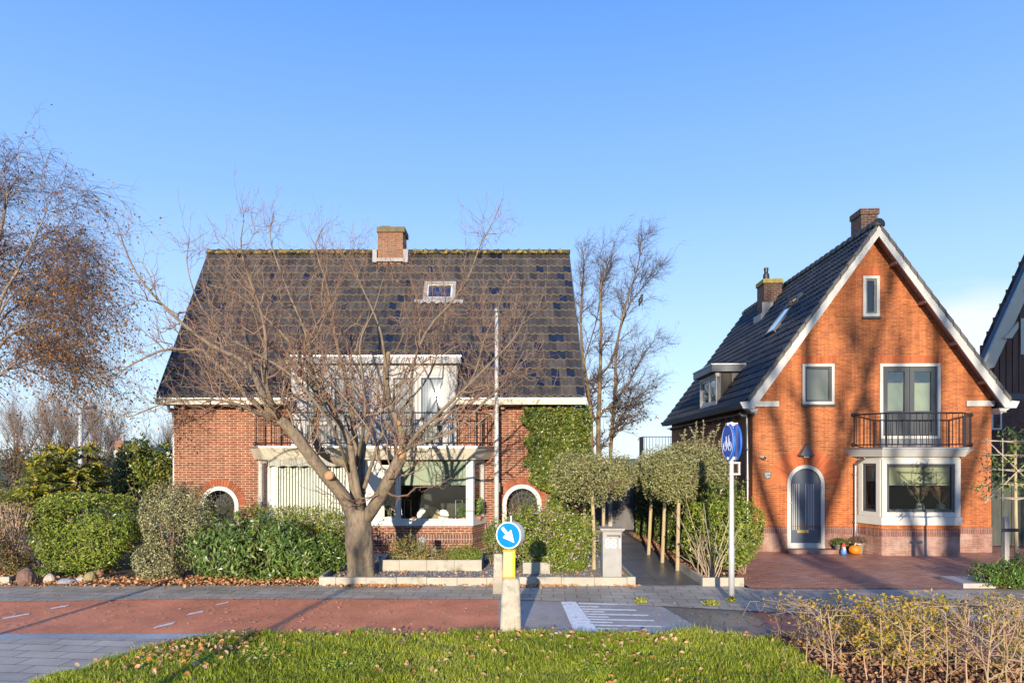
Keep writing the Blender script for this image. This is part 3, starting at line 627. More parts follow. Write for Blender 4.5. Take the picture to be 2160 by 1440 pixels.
dm = MB(); dm.box((dx0+.17, 20.1, 2.9), (dx1-.17, 20.15, zt)); dm.build('dormer_recess', room_m, dormer)
# bay: base, frames, canopy, railing
bayp = [(AX, YL), (BX, 18.8), (CX, 18.8), (DX, YL)]
mb = MB(); mb.faces([(x, y, z) for z in (0, .84) for x, y in bayp], [(0, 1, 5, 4), (1, 2, 6, 5), (2, 3, 7, 6), (4, 5, 6, 7)]); bay = mb.build('bay_window', brick_left, LH)
mb = MB(); o_ = [(AX-.01, YL), (BX-.005, 18.788), (CX+.005, 18.788), (DX+.01, YL)]; mb.faces([(x, y, z) for z in (.38, .6) for x, y in o_], [(0, 1, 5, 4), (1, 2, 6, 5), (2, 3, 7, 6)]); mb.build('bay_course', brick_left_s, bay)
zs0, zs1, ztb = .84, LZ(1098, 18.75), LZ(965, 18.8)
mb = MB(); mb.slab([(AX-.06, YL-.01), (BX-.03, 18.72), (CX+.03, 18.72), (DX+.06, YL-.01)], zs0, zs1); mb.build('bay_sill', white, bay)
mb = MB(); mb.slab([(AX, YL), (BX, 18.8), (CX, 18.8), (DX, YL)], ztb, 2.73); mb.build('bay_head', white, bay)
mp_ = MB()
for p0, p1 in ((566, 582), (736, 748), (776, 803), (987, 998)):
    mp_ = MB(); mp_.box((LX(p0, 18.8), 18.79, zs1), (LX(p1, 18.8), 18.9, ztb)); mp_.build('bay_post', white, bay)
B = frame((0, 18.84, 0), (1, 0, 0), (0, -1, 0))
X = lambda p: LX(p, 18.84)
window(bay, X(582.5), X(735.5), zs1+.005, ztb-.005, B, .05, white, .0, None, .02, room=0)
window(bay, X(748.5), X(775.5), zs1+.005, ztb-.005, B, .04, white, .03, white, .02, room=0)
window(bay, X(803.5), X(841), zs1+.005, ztb-.2, B, .05, white, .04, white, .03, room=0, blind=(.1, blind_green))
wmain = window(bay, X(841.5), X(986.5), zs1+.005, ztb-.005, B, .045, white, .0, None, .02, room=0, blind=(.42, blind_green))
for (a, b, nm, bl) in (((AX, YL), (BX, 18.8), (-1, -.7, 0), None), ((CX, 18.8), (DX, YL), (1, -.35, 0), (.45, blind_green))):
    L_ = math.hypot(b[0]-a[0], b[1]-a[1]); u = ((b[0]-a[0])/L_, (b[1]-a[1])/L_, 0); xf = frame((a[0], a[1], 0), u, (u[1], -u[0], 0))
    window(bay, .04, L_-.04, zs1+.005, ztb-.02, xf, .08, white, .05, white, .02, room=0, blind=bl or (.95, curtain))
ip = MB(); ip.faces([(AX+.3, YL+.16, .3), (DX-.3, YL+.16, .3), (DX-.3, 23.2, .3), (AX+.3, 23.2, .3), (AX+.3, YL+.16, 2.6), (DX-.3, YL+.16, 2.6), (DX-.3, 23.2, 2.6), (AX+.3, 23.2, 2.6)], [(0, 1, 2, 3), (4, 7, 6, 5), (0, 3, 7, 4), (1, 5, 6, 2), (3, 2, 6, 7)])
ip.box((LX(790, 20), YL+.2, .3), (LX(796, 20), 23.1, 2.6)); ip.build('living_room', room_m, LH)
ip = MB(); ip.slab([(AX+.35, YL), (BX+.2, 18.95), (CX-.2, 18.95), (DX-.35, YL)], zs1-.06, zs1-.02); ip.build('inner_sill', white, bay)
cw = [(LX(527, 19.58), YL-.003), (LX(548, 18.45), 18.45), (LX(1004, 18.45), 18.45), (LX(1046, 19.58), YL-.003)]; cb_ = [(AX-.12, YL-.003), (BX-.1, 18.62), (CX+.1, 18.62), (DX+.16, YL-.003)]
mb = MB(); mb.loft([[(x, y, LZ(969, 18.6)) for x, y in cb_], [(x, y, LZ(944, 18.45)) for x, y in cw]]); can = mb.build('canopy', cream, LH)
mb = MB(); mb.slab([(x+(-.03 if x < -4 else .03), y-.03 if y < 19 else y, ) for x, y in cw], LZ(944, 18.45)+.002, LZ(944, 18.45)+.05); mb.build('canopy_edging', zinc, can)
# railing
def railing(parent, pts, z0, z1, spacing, r=.009, rr=.02, posts=()):
    rl = MB(); rl.tube([(x, y, z1) for x, y in pts], rr, 6) ; rl.tube([(x, y, z0) for x, y in pts], rr*.8, 6)
    o = rl.build('railing', iron, parent)
    bl = MB()
    for (a, b) in zip(pts[:-1], pts[1:]):
        L_ = math.hypot(b[0]-a[0], b[1]-a[1]); n = max(1, round(L_/spacing))
        for k in range(n+1):
            t = min(max(k/n, .03), .97); x = a[0]+(b[0]-a[0])*t; y = a[1]+(b[1]-a[1])*t; bl.bar((x, y, z0), (x, y, z1), r)
    bl.build('balusters', iron, o)
    for x, y in posts:
        q = MB(); q.bar((x, y, z0-.15), (x, y, z1), .028); q.build('railing_post', iron, o)
    return o
zr0, zr1 = LZ(934, 18.65), LZ(870, 18.65)
rp = [(LX(536, 19.5), YL-.05), (LX(560, 18.65), 18.65), (LX(1006, 18.65), 18.65), (LX(1036, 19.5), YL-.05)]
rl_ = railing(LH, rp, zr0, zr1, .235, .009, .02, [rp[1], rp[2]])
for x, z in ((rp[0][0], zr1), (rp[3][0], zr1), (rp[0][0], zr0), (rp[3][0], zr0)):
    q = MB(Matrix.Translation((x, YL, z)) @ Matrix.Rotation(R(90), 4, 'X')); q.lathe((0, 0), [(.065, .0), (.065, .02), (.03, .05)], 14); q.build('wall_fixing', white if z == zr1 else iron, rl_)
# awning on the left half
AWX0, AWX1 = X(566), X(742)
aw = thing('awning', 'cream cased awning with striped scalloped valance over the left bay window', 'awning', (AWX0, 18.7, 2.6))
mb = MB(); mb.box((AWX0, 18.62, LZ(966, 18.65)), (AWX1, 18.785, LZ(957, 18.65))); mb.build('awning_case', white, aw)
val_m = M_stripe('valance_stripes', .30, [(0, (.10, .10, .12)), (.04, (.48, .46, .41)), (.12, (.10, .10, .12)), (.16, (.48, .46, .41)), (.24, (.1, .1, .12)), (.28, (.48, .46, .41)), (.36, (.1, .1, .12)), (.40, (.34, .33, .27))])
mb = MB(); n = 90; xs = np.linspace(AWX0+.03, AWX1-.02, n); zt_ = LZ(966.5, 18.62); zb_ = LZ(984, 18.62) + .035*np.abs(np.sin((xs-xs[0])*math.pi/.30)) - .01
ys = 18.64 + .012*np.sin(xs*21)
mb.faces([(x, 18.64, zt_) for x in xs] + [(x, y, z) for x, y, z in zip(xs, ys, zb_)], [(k, n+k, n+k+1, k+1) for k in range(n-1)]); mb.build('valance', val_m, aw)
mb = MB(); mb.bar((AWX0+.05, 18.6, LZ(970, 18.6)), (AWX0+.04, 18.6, LZ(1040, 18.6)), .008); mb.build('crank_rod', iron, aw)
# pleated sun blind behind the left bay glass
sb_m = M_stripe('blind_slats', .0805, [(0, (.80, .79, .74)), (.60, (.5, .5, .47)), (.70, (.02, .02, .02)), (.97, (.80, .79, .74))])
mb = MB(); mb.box((X(571), 18.905, zs1+.02), (X(737), 18.915, ztb)); mb.build('vertical_blind', sb_m, bay)

# ================================================================== the right house
YRH = 19.5; RX0 = 10.2
RH = thing('gabled_house', 'orange brick house with steep front gable and arched grey door', 'house', (RX0, YRH, 0), None, R(-1.8))
def RX(px, y=0.0): return (px-1080)/F*(YRH+y) - RX0 - .031*y*0
def RZ(py, y=0.0): return HC + (HY-py)/F*(YRH+y)
WL, WR = RX(1590), RX(2086); SL = 1.363; ZA = 9.2
def ro(x): return ZA - SL*abs(x)
mb = MB()
dcx = (RX(1662)+RX(1740))/2; dr = (RX(1740)-RX(1662))/2; dzs = RZ(1019)
holes = [rect(RX(1822), RX(1853), RZ(665), RZ(585)), rect(RX(1697), RX(1758), RZ(849), RZ(770)), rect(RX(1858), RX(1977), RZ(921), RZ(771)), rect(-.1, 2.05, .95, 2.5), arch(dcx, dzs, dr-.01, .17)]
holed(mb, [(WL, .74), (WR, .74), (WR, ro(WR)-.22), (0, ZA-.22), (WL, ro(WL)-.22)], [h for h in holes[:4]] + [arch(dcx, dzs, dr-.01, .745)], 0, .14)
mb.faces([(WL, 0, .0), (WL, 11.5, .0), (WL, 11.5, ro(WL)-.22), (WL, 0, ro(WL)-.22)], [(0, 1, 2, 3)]); mb.faces([(WR, 0, .0), (WR, 11.5, .0), (WR, 11.5, ro(WR)-.22), (WR, 0, ro(WR)-.22)], [(0, 3, 2, 1)])
mb.faces([(WL, 11.5, .0), (WR, 11.5, 0), (WR, 11.5, ro(WR)-.22), (0, 11.5, ZA-.22), (WL, 11.5, ro(WL)-.22)], [(4, 3, 2, 1, 0)])
mb.build('wall', brick_right, RH)
for a, b in ((WL-.012, dcx-dr+.012), (dcx+dr-.012, WR+.012)): mb = MB(); mb.box((a, -.014, 0), (b, .1, .55)); mb.build('plinth', brick_plinth, RH)
for a, b in ((WL-.014, dcx-dr+.01), (dcx+dr-.01, WR+.014)): mb = MB(); mb.box((a, -.016, .553), (b, .1, .74)); mb.build('plinth_course', brick_plinth_s, RH)
# brick arch round the door
mb = MB(); n = 40
for i in range(n):
    a0 = math.pi*(i+.05)/n; a1 = math.pi*(i+.95)/n; r0, r1 = dr+.02, dr+.48
    mb.prism([(dcx-r0*math.cos(a0), dzs+r0*math.sin(a0)), (dcx-r0*math.cos(a1), dzs+r0*math.sin(a1)), (dcx-r1*math.cos(a1), dzs+r1*math.sin(a1)), (dcx-r1*math.cos(a0), dzs+r1*math.sin(a0))][::-1], -.004, .02, RNG.random())
mb.build('brick_arch', M_leaf('door_arch_bricks', [(.50, .13, .045), (.55, .15, .05), (.42, .10, .04)], 0, .9), RH)
lint_m = M_leaf('lintel_brick', [(.46, .12, .045), (.5, .14, .05), (.40, .10, .04)], 0, .9)
for a, b, z in ((1815, 1860, 580), (1688, 1766, 765), (1848, 1986, 765)):   # soldier lintels
    x = RX(a); mb = MB()
    while x < RX(b)-.05: mb.box((x, -.005, RZ(z)), (x+.05, .02, RZ(z)+.19), RNG.random()); x += .058
    mb.build('lintel', lint_m, RH)
# windows
window(RH, RX(1820), RX(1854.5), RZ(668), RZ(582), None, .085, white, .05, mid_grey, .035, sill=dark_grey)
window(RH, RX(1694), RX(1760.5), RZ(852), RZ(767), None, .075, white, .055, dark_grey, .035, sill=dark_grey, blind=(.97, M_plain('grey_screen', (.13, .13, .11), .8, .15, 2)))
fd = window(RH, RX(1855), RX(1980), RZ(925), RZ(767), None, .085, white, .0, None, .035, room=.8, name='balcony_doors')
for a, b in ((1862.5, 1917), (1918, 1972.5)):
    d = MB(); x0, x1 = RX(a), RX(b); z0, z1 = RZ(917), RZ(774); barsframe(d, x0, x1, z0, z1, .13, .01, .075, .1); d.box((x0+.13, .012, RZ(885)), (x1-.13, .06, RZ(867))); d.box((x0+.13, .03, z0+.1), (x1-.13, .06, RZ(885))); d_ = d.build('door_leaf', dark_grey, fd)
    g = MB(); quad(g, x0+.13, x1-.13, RZ(867), z1-.13, .05); g.build('pane', glass, d_)
    g = MB(); g.box((x0+.14, .085, RZ(866)), (x1-.14, .095, RZ(810))); g.box((x0+.135, .08, RZ(810)), (x1-.135, .1, RZ(807))); g.build('blind', blind_olive, d_)
mb = MB(); mb.box((RX(1853), -.05, RZ(942)), (RX(1982), .02, RZ(926))); mb.build('door_threshold', mid_grey, RH)
# front door
mb, inn = arched(RH, dcx, dzs, dr, .17, 0, .1, 'front_door'); df = mb.build('front_door', white, RH)
def arch_face(mb, cx, zs, r, zb, y0, y1): mb.prism(arch(cx, zs, r, zb), y0, y1)
mb = MB(); arch_face(mb, dcx, dzs, dr-.103, .27, .05, .09)
for s in (-1, 1): mb.box((dcx+s*.02-.02, .03, .5), (dcx+s*.02+.02, .05, .52))
mb.box((dcx-dr+.103, .04, .27), (dcx+dr-.103, .05, .4)); mb.box((dcx-.42, .038, RZ(1021)), (dcx+.42, .05, RZ(1018.5)))
dl = mb.build('door_leaf', M_plain('slate_blue_door', (.085, .10, .125), .28, .1, 3), df)
mb = MB()
for px in (1675.5, 1679, 1683, 1688, 1702.5, 1707.5, 1711.5, 1715, 1719): mb.box((RX(px)-.009, .035, RZ(1118)), (RX(px)+.009, .05, RZ(1020)))
mb.build('door_ribs', grey_white, dl)
mb = MB(); mb.box((RX(1684), .03, RZ(1124)), (RX(1708.5), .05, RZ(1118))); mb.build('letter_plate', M_plain('brass', (.62, .44, .16), .35, .1, 5, metal=.7), dl)
mb = MB(Matrix.Translation((RX(1668.5), .05, RZ(1060))) @ Matrix.Rotation(R(90), 4, 'X')); mb.lathe((0, 0), [(.02, 0), (.02, .04), (.04, .05), (.035, .08)], 12); mb.build('door_knob', zinc, dl)
mb = MB(); mb.box((dcx-dr, -.06, .1), (dcx+dr, .1, .17)); mb.box((dcx-dr+.1, -.02, .17), (dcx+dr-.1, .05, .27)); mb.build('door_sill', white, df)
mb = MB(); mb.slab([(RX(1654), -.42), (RX(1758), -.42), (RX(1768), -.003), (RX(1650), -.003)], 0.0, .13); mb.build('door_step', brick_plinth, RH)
# bay
A_, B_, C_, D_ = (RX(1810), 0), (-.07, -.7), (2.02, -.7), (2.34, 0)
mb = MB(); pl = [A_, B_, C_, D_]
mb.faces([(x, y, z) for z in (.745, .86) for x, y in pl], [(0, 1, 5, 4), (1, 2, 6, 5), (2, 3, 7, 6), (4, 5, 6, 7)]); rb = mb.build('bay_window', brick_right, RH)
mb = MB(); pl2 = [(A_[0]-.01, 0), (-.075, -.71), (2.03, -.71), (2.36, 0)]
mb.faces([(x, y, z) for z in (0, .553) for x, y in pl2], [(0, 1, 5, 4), (1, 2, 6, 5), (2, 3, 7, 6), (4, 5, 6, 7)]); mb.build('bay_plinth', brick_plinth, rb)
mb = MB(); pl3 = [(A_[0]-.012, 0), (-.077, -.714), (2.034, -.714), (2.364, 0)]
mb.faces([(x, y, z) for z in (.556, .742) for x, y in pl3], [(0, 1, 5, 4), (1, 2, 6, 5), (2, 3, 7, 6), (4, 5, 6, 7)]); mb.build('bay_course', brick_plinth_s, rb)
mb = MB(); mb.slab([(A_[0]-.05, -.005), (-.1, -.76), (2.06, -.76), (2.4, -.005)], .86, 1.08); mb.build('bay_sill', white, rb)
mb = MB(); mb.slab(pl, 2.66, 2.72); mb.build('bay_head', white, rb)
def bayface(a, b, **k):
    L_ = math.hypot(b[0]-a[0], b[1]-a[1]); u = ((b[0]-a[0])/L_, (b[1]-a[1])/L_, 0); return frame((a[0], a[1], 0), u, (u[1], -u[0], 0)), L_
xf, L_ = bayface(A_, B_); window(rb, .04, L_-.03, 1.083, 2.657, xf, .12, white, .06, dark_grey, .03, room=0, blind=(.34, blind_olive))
xf, L_ = bayface(B_, C_); window(rb, .0, L_, 1.083, 2.657, xf, .13, white, .075, dark_grey, .03, room=0, blind=(.42, blind_olive))
xf, L_ = bayface(C_, D_); window(rb, .03, L_-.04, 1.083, 2.657, xf, .12, white, .06, dark_grey, .03, room=0)
ip = MB(); ip.faces([(-.5, .15, .1), (2.4, .15, .1), (2.4, 4, .1), (-.5, 4, .1), (-.5, .15, 2.6), (2.4, .15, 2.6), (2.4, 4, 2.6), (-.5, 4, 2.6)], [(0, 1, 2, 3), (4, 7, 6, 5), (0, 3, 7, 4), (1, 5, 6, 2), (3, 2, 6, 7)]); ip.build('living_room', room_m, RH)
ip = MB(); ip.slab([(A_[0]+.3, .14), (.1, -.56), (1.85, -.56), (2.1, .14)], 1.02, 1.1); ip.build('inner_sill', white, rb)
cw = [(RX(1782), -.003), (RX(1863, -.95), -.95), (RX(2042, -.95), -.95), (2.85, -.003)]; cb_ = [(RX(1795), -.003), (-.1, -.8), (2.1, -.8), (2.55, -.003)]
mb = MB(); mb.loft([[(x, y, 2.722) for x, y in cb_], [(x, y, RZ(947, -.95)) for x, y in cw]]); can = mb.build('canopy', grey_white, RH)
mb = MB(); mb.slab([(x, y-.03 if y < -.5 else y) for x, y in cw], RZ(947, -.95)+.002, RZ(947, -.95)+.05); mb.build('canopy_edging', zinc, can)
rp = [(RX(1800), -.04), (RX(1872, -.85), -.85), (RX(2034, -.85), -.85), (2.75, -.04)]
ra = railing(RH, rp, RZ(937, -.85), RZ(871, -.85), .165, .011, .024, [rp[1], rp[2]])
for x, y in (rp[0], rp[3]):
    for z in (RZ(937, -.85), RZ(871, -.85)):
        q = MB(Matrix.Translation((x, 0, z)) @ Matrix.Rotation(R(90), 4, 'X')); q.lathe((0, 0), [(.06, 0), (.06, .04), (.035, .06)], 12); q.build('wall_fixing', iron, ra)
mb = MB(); xx = RX(1810, -.1); mb.tube(resample([(xx+.06, -.35, 2.68), (xx-.05, -.12, 2.5), (xx-.06, -.09, 2.35), (xx-.06, -.09, .35)], 12), .04, 8)
for z in (2.2, .85): mb.lathe((xx-.06, -.09), [(.055, z), (.055, z+.05)], 10)
mb.build('downpipe', zinc, RH, smooth=True)
# roof: two tiled slopes, ridge, verges, barge boards
ex = 3.62; LS = math.hypot(ex, ex*SL); nvr = 20; lvr = (LS-.05)/nvr; nur = 54; wur = 12.1/nur
mb = MB()
skr = lambda u, v: ((u < 0))
def skipR(u, v):
    y = 11.72 - u; s = LS - v; x = s/LS*ex
    return (y > 3.15) & (y < 5.6) & (x > 2.55) & (v >= .3)
tiles(mb, (-ex, 11.72, ro(ex)), (0, -1, 0), (ex, 0, ex*SL), nur, nvr, wur, lvr, .05, .045, skipR, 8)
roofR = mb.build('roof', [tile_right, tile_right], RH, smooth=True)
mb = MB(); tiles(mb, (ex, -.38, ro(ex)), (0, 1, 0), (-ex, 0, ex*SL), nur, nvr, wur, lvr, .03, .035, None, 9); mb.build('roof_slope', [tile_right, tile_right], roofR, smooth=True)
mb = MB()
for s in (-1, 1): mb.faces([(s*ex, -.36, ro(ex)-.05), (s*ex, 11.7, ro(ex)-.05), (0, 11.7, ZA-.05), (0, -.36, ZA-.05), (s*(ex-.02), -.36, ro(ex)-.17), (s*(ex-.02), 11.7, ro(ex)-.17), (0, 11.7, ZA-.2), (0, -.36, ZA-.2)], [(0, 1, 2, 3), (4, 7, 6, 5), (0, 3, 7, 4), (0, 4, 5, 1)])
mb.build('roof_boarding', soffit_m, roofR)
mb = MB(); nr = 30
for i in range(nr):
    a = -.42 + 12.1*i/nr; b = -.42 + 12.1*(i+1)/nr + .02; t = np.linspace(-.3, math.pi+.3, 9)
    mb.loft([[(.15*math.cos(k), y, ZA-.03+.15*math.sin(k)) for k in t] if q else [(.17*math.cos(k), y, ZA-.03+.175*math.sin(k)) for k in t] for y, q in ((a, 0), (a+.06, 0), (a+.07, 1), (b, 1))], RNG.random())
mb.build('ridge_tiles', M_plain('black_ridge_tile', (.028, .03, .028), .5, .3, 8, dirt=((.1, .11, .04), 7, .58)), roofR, smooth=True)
for s in (-1, 1):
    mb = MB(); nn_ = 18
    for i in range(nn_):
        a = .06 + (ex-.12)*i/nn_; b = .06 + (ex-.12)*(i+1)/nn_+.03; th = .05
        pts = [(s*a, ro(a)+.03), (s*b, ro(b)+.065), (s*b, ro(b)-.085), (s*a, ro(a)-.12)]
        mb.prism(pts if s > 0 else pts[::-1], -.43, -.30, RNG.random())
    mb.build('verge_tiles', verge_m, roofR)
    mb = MB(); e2 = 3.56
    pts = [(0, ZA-.07), (s*e2, ro(e2)-.07-.0), (s*(e2+.26), ro(e2)-.10), (s*(e2+.17), ro(e2)-.28), (s*(e2-.13), ro(e2)-.28), (0, ZA-.36)]
    mb.prism(pts[::-1] if s > 0 else pts, -.42, -.375); mb.build('barge_board', white, RH)
    mb = MB(); e0 = 3.60
    mb.prism([(s*(e0-.1), ro(e2)-.26), (s*(e0+.12), ro(e2)-.26), (s*(e0+.2), ro(e2)-.10), (s*(e0-.1), ro(e2)-.10)][::(-1 if s < 0 else 1)], -.372, 11.75); mb.build('gutter', M_plain('grey_gutter_board', (.14, .145, .155), .5, .1, 3), RH)
    mb = MB(); mb.box((s*(abs(WL)-.005), -.37, ro(e2)-.40), (s*(e0-.1), 11.7, ro(e2)-.36)); mb.build('eaves_soffit', M_plain('brown_grey_soffit', (.2, .18, .16), .7, .1, 3), RH)
    mb = MB()
    rp_m = M_plain('rafter_paint', (.12, .10, .09), .7, .1, 3)
    for k in range(14): y = .6+.8*k; mb = MB(); mb.box((s*3.35, y, ro(e2)-.48), (s*3.5, y+.08, ro(e2)-.403)); mb.build('rafter_end', rp_m, RH)
    mb = MB()
    for t in (.55, 1.35, 2.2, 3.0): mb = MB(); mb.box((s*t-.06*s, -.36, ro(t)-.36), (s*(t+.1), -.004, ro(t)-.27)); mb.build('purlin_end', soffit_m, RH)
    a, b = (RX(1591), RX(1644)) if s < 0 else (RX(2033), RX(2090)); mb = MB(); mb.box((a, -.06, RZ(857)), (b, .0-.002, RZ(845.5))); mb.build('band_board', white, RH)
    mb = MB(); mb.loft([[(s*3.35, -.36, ro(e2)-.44), (s*3.62, -.36, ro(e2)-.28), (s*3.3, -.36, ro(e2)-.28)], [(s*3.35, -.003, ro(e2)-.44), (s*3.62, -.003, ro(e2)-.28), (s*3.3, -.003, ro(e2)-.28)]]); mb.build('eaves_end', grey_white, RH)
mb = MB(); mb.tube(resample([(-3.62, .35, 4.0), (-3.5, .3, 3.86), (-3.42, .25, 3.7), (-3.42, .2, .3)], 14), .045, 8)
for z in (2.9, 2.05, .9): mb.lathe((-3.42, .2), [(.06, z), (.06, z+.05)], 10)
mb.build('downpipe', zinc, RH, smooth=True)
# chimneys
mb = MB(); mb.box((.06, .75, 8.6), (.54, 1.4, RZ(452, .75))); mb.box((.03, .72, RZ(452, .75)), (.58, 1.43, RZ(440, .75))); c1 = mb.build('chimney', brick_chim_d, roofR)
mb = MB(); mb.lathe((.3, 1.05), [(.11, RZ(440, .75)), (.11, RZ(435, .75))], 12); mb.build('chimney_pot', iron, roofR)
mb = MB(); mb.box((.03, .7, 8.95), (.4, .748, 9.28)); mb.box((.02, .75, 8.9), (.057, 1.42, 9.3)); mb.build('chimney_flashing', lead_, roofR)
mb = MB(); mb.box((-.93, 6.3, 7.4), (-.26, 7.1, 9.22)); c2 = mb.build('chimney', brick_chim_d, roofR)
mb = MB(); mb.box((-.97, 6.25, 9.223), (-.22, 7.15, 9.38)); mb.build('chimney_cap', M_plain('yellow_lichen_cap', (.30, .23, .06), .9, .5, 6), roofR)
mb = MB(); mb.lathe((-.75, 6.6), [(.13, 9.38), (.11, 9.63), (.07, 9.68), (.09, 9.86), (.06, 9.88)], 12); mb.lathe((-.4, 6.6), [(.07, 9.38), (.07, 9.46)], 10); mb.build('chimney_pot', iron, roofR)
mb = MB(); mb.box((-1.01, 6.24, 7.55), (-.6, 6.297, 8.5)); mb.box((-1.04, 6.3, 7.5), (-.983, 7.2, 8.1)); mb.build('chimney_flashing', lead_, roofR)
# roof window on the left slope
nl = unit([-SL, 0, 1]); ul = np.array([0, -1.0, 0]); vl = unit([1, 0, SL]); cc = np.array([-1.42, 2.75, ro(1.42)])
xf = Matrix(((ul[0], -nl[0], vl[0], cc[0]), (ul[1], -nl[1], vl[1], cc[1]), (ul[2], -nl[2], vl[2], cc[2]), (0, 0, 0, 1)))
mb = MB(xf); barsframe(mb, -.43, .43, -.75, .75, .08, -.12, .05); rw = mb.build('roof_window', dark_grey, roofR)
mb = MB(xf); quad(mb, -.36, .36, -.68, .45, -.10); quad(mb, -.36, .36, .5, .68, -.10); mb.build('pane', M_glass('sky_mirror_pane', (.1, .12, .15), .02, .75), rw)
mb = MB(xf); quad(mb, -.4, .4, -.7, .7, .0); mb.build('roof_window_back', room_m, rw)
# side dormer
y0, y1, xo, zt = 3.2, 5.45, -3.5, 5.52
mb = MB(); mb.prism([(xo, 4.35), (xo, zt), (-2.45, zt), (-2.45, ro(2.45)-.05), (-3.3, ro(3.3)-.05)][::-1], y0, y0+.06)
mb.prism([(xo, 4.35), (xo, zt), (-2.45, zt), (-2.45, ro(2.45)-.05), (-3.3, ro(3.3)-.05)], y1-.06, y1)
sd = mb.build('dormer', M_stripe('grey_weatherboard', .15, [(0, (.15, .15, .145)), (.93, (.05, .05, .05))], 2, .6), roofR)
mb = MB(); mb.box((xo-.22, y0-.2, zt+.003), (-2.3, y1+.2, zt+.22)); mb.build('dormer_roof', M_plain('dormer_fascia', (.09, .1, .115), .45, .1, 4), sd)
mb = MB(); mb.box((xo-.24, y0-.22, zt+.223), (-2.3, y1+.22, zt+.26)); mb.build('dormer_flashing', zinc, sd)
mb = MB(); mb.box((xo-.06, y0-.055, zt-.14), (xo+.06, y0-.003, zt-.03)); mb.build('dormer_lamp', white, sd)
xf = frame((xo, y1, 0), (0, -1, 0), (-1, 0, 0)); Wd = y1-y0
window(sd, 0.0, Wd, 4.42, zt-.02, xf, .1, white, .08, white, .03, splits=(.5,), room=.5)
# rear balcony
rb_ = railing(RH, [(-3.2, 12.2), (-4.5, 12.2), (-4.5, 13.4)], 2.75, 3.62, .14, .012, .02); mb = MB(); mb.box((-4.55, 12.1, 2.55), (-3.0, 13.5, 2.72)); mb.bar((-4.45, 12.2, 0), (-4.45, 12.2, 2.6), .05); mb.build('rear_balcony', grey_white, RH)
# things fixed to the front
FX = lambda px, y=0: RX0 + math.cos(R(-1.8))*RX(px, y) - math.sin(R(-1.8))*y
FY = lambda px, y=0: YRH + math.sin(R(-1.8))*RX(px, y) + math.cos(R(-1.8))*y
lp = thing('wall_lamp', 'dark grey pyramid shaped wall lamp above the arched door', 'lamp', (FX(1700), FY(1700), RZ(962)))
mb = MB(); x, y, z0, z1 = FX(1700), FY(1700)-.003, RZ(961), RZ(935)
mb.faces([(x-.245, y, z0), (x-.2, y-.2, z0), (x+.2, y-.2, z0), (x+.235, y, z0), (x+.02, y, z1), (x, y-.05, z1-.02)], [(0, 1, 5, 4), (1, 2, 5), (2, 3, 4, 5), (3, 2, 1, 0), (0, 4, 3)]); mb.build('lamp_shade', M_plain('worn_grey_metal', (.10, .095, .09), .6, .25, 9, dirt=((.45, .40, .33), 7, .68)), lp)
mb = MB(); mb.box((x-.08, y-.12, z0-.05), (x+.08, y-.02, z0-.003)); mb.build('lamp_glass', grey_white, lp)
cm = thing('security_camera', 'small black and white security camera on the left edge of the orange gable wall', 'camera', (FX(1606), FY(1606)-.003, RZ(965)))
x, y, z = FX(1606), FY(1606)-.003, RZ(963); mb = MB(Matrix.Translation((x, y, z)) @ Matrix.Rotation(R(25), 4, 'Y') @ Matrix.Rotation(R(20), 4, 'Z')); mb.box((-.05, -.2, -.035), (.05, -.03, .035)); mb.build('camera_body', white, cm)
mb = MB(Matrix.Translation((x, y, z)) @ Matrix.Rotation(R(25), 4, 'Y') @ Matrix.Rotation(R(20), 4, 'Z')); mb.box((-.042, -.21, -.03), (.042, -.201, .03)); mb.build('camera_lens', iron, cm)
mb = MB(); mb.box((x-.02, y-.06, z-.03), (x+.02, y, z+.03)); mb.build('camera_bracket', grey_white, cm)
def text(s, size, parent, M4, m, ext=.004, bold=0, name='lettering', wscale=1.0):
    cu = bpy.data.curves.new(name, 'FONT'); cu.body = s; cu.size = size; cu.extrude = ext; cu.align_x = 'CENTER'; cu.align_y = 'CENTER'; cu.offset = bold
    t = bpy.data.objects.new('tmp', cu); C.objects.link(t); dg = bpy.context.evaluated_depsgraph_get(); me = bpy.data.meshes.new_from_object(t.evaluated_get(dg)); bpy.data.objects.remove(t)
    n = len(me.vertices); v = np.empty(n*3); me.vertices.foreach_get('co', v); v = v.reshape(-1, 3); v[:, 0] *= wscale
    fs = [tuple(p.vertices) for p in me.polygons]; bpy.data.meshes.remove(me)
    mb = MB(M4); mb.faces(v, fs); return mb.build(name, m, parent)
npq = thing('number_plaque', 'round grey house number plaque left of the arched door', 'plaque', (FX(1621), FY(1621)-.003, RZ(1002)))
x, y, z = FX(1621), FY(1621)-.003, RZ(1002); Mv = Matrix.Translation((x, y, z)) @ Matrix.Rotation(R(90), 4, 'X')
mb = MB(Mv); mb.lathe((0, 0), [(.112, 0), (.112, .012), (.10, .016)], 24); mb.build('plaque_disc', M_plain('slate_plaque', (.09, .09, .085), .5, .2, 12), npq)
text('879', .1, npq, Mv @ Matrix.Translation((0, .03, .017)), white, .002, .001)
mb = MB(Mv)
for k, w in ((-.03, .07), (-.05, .06), (-.075, .025)): mb.box((-w, k-.006, .016), (w, k+.006, .019))
mb.build('small_lines', grey_white, npq)

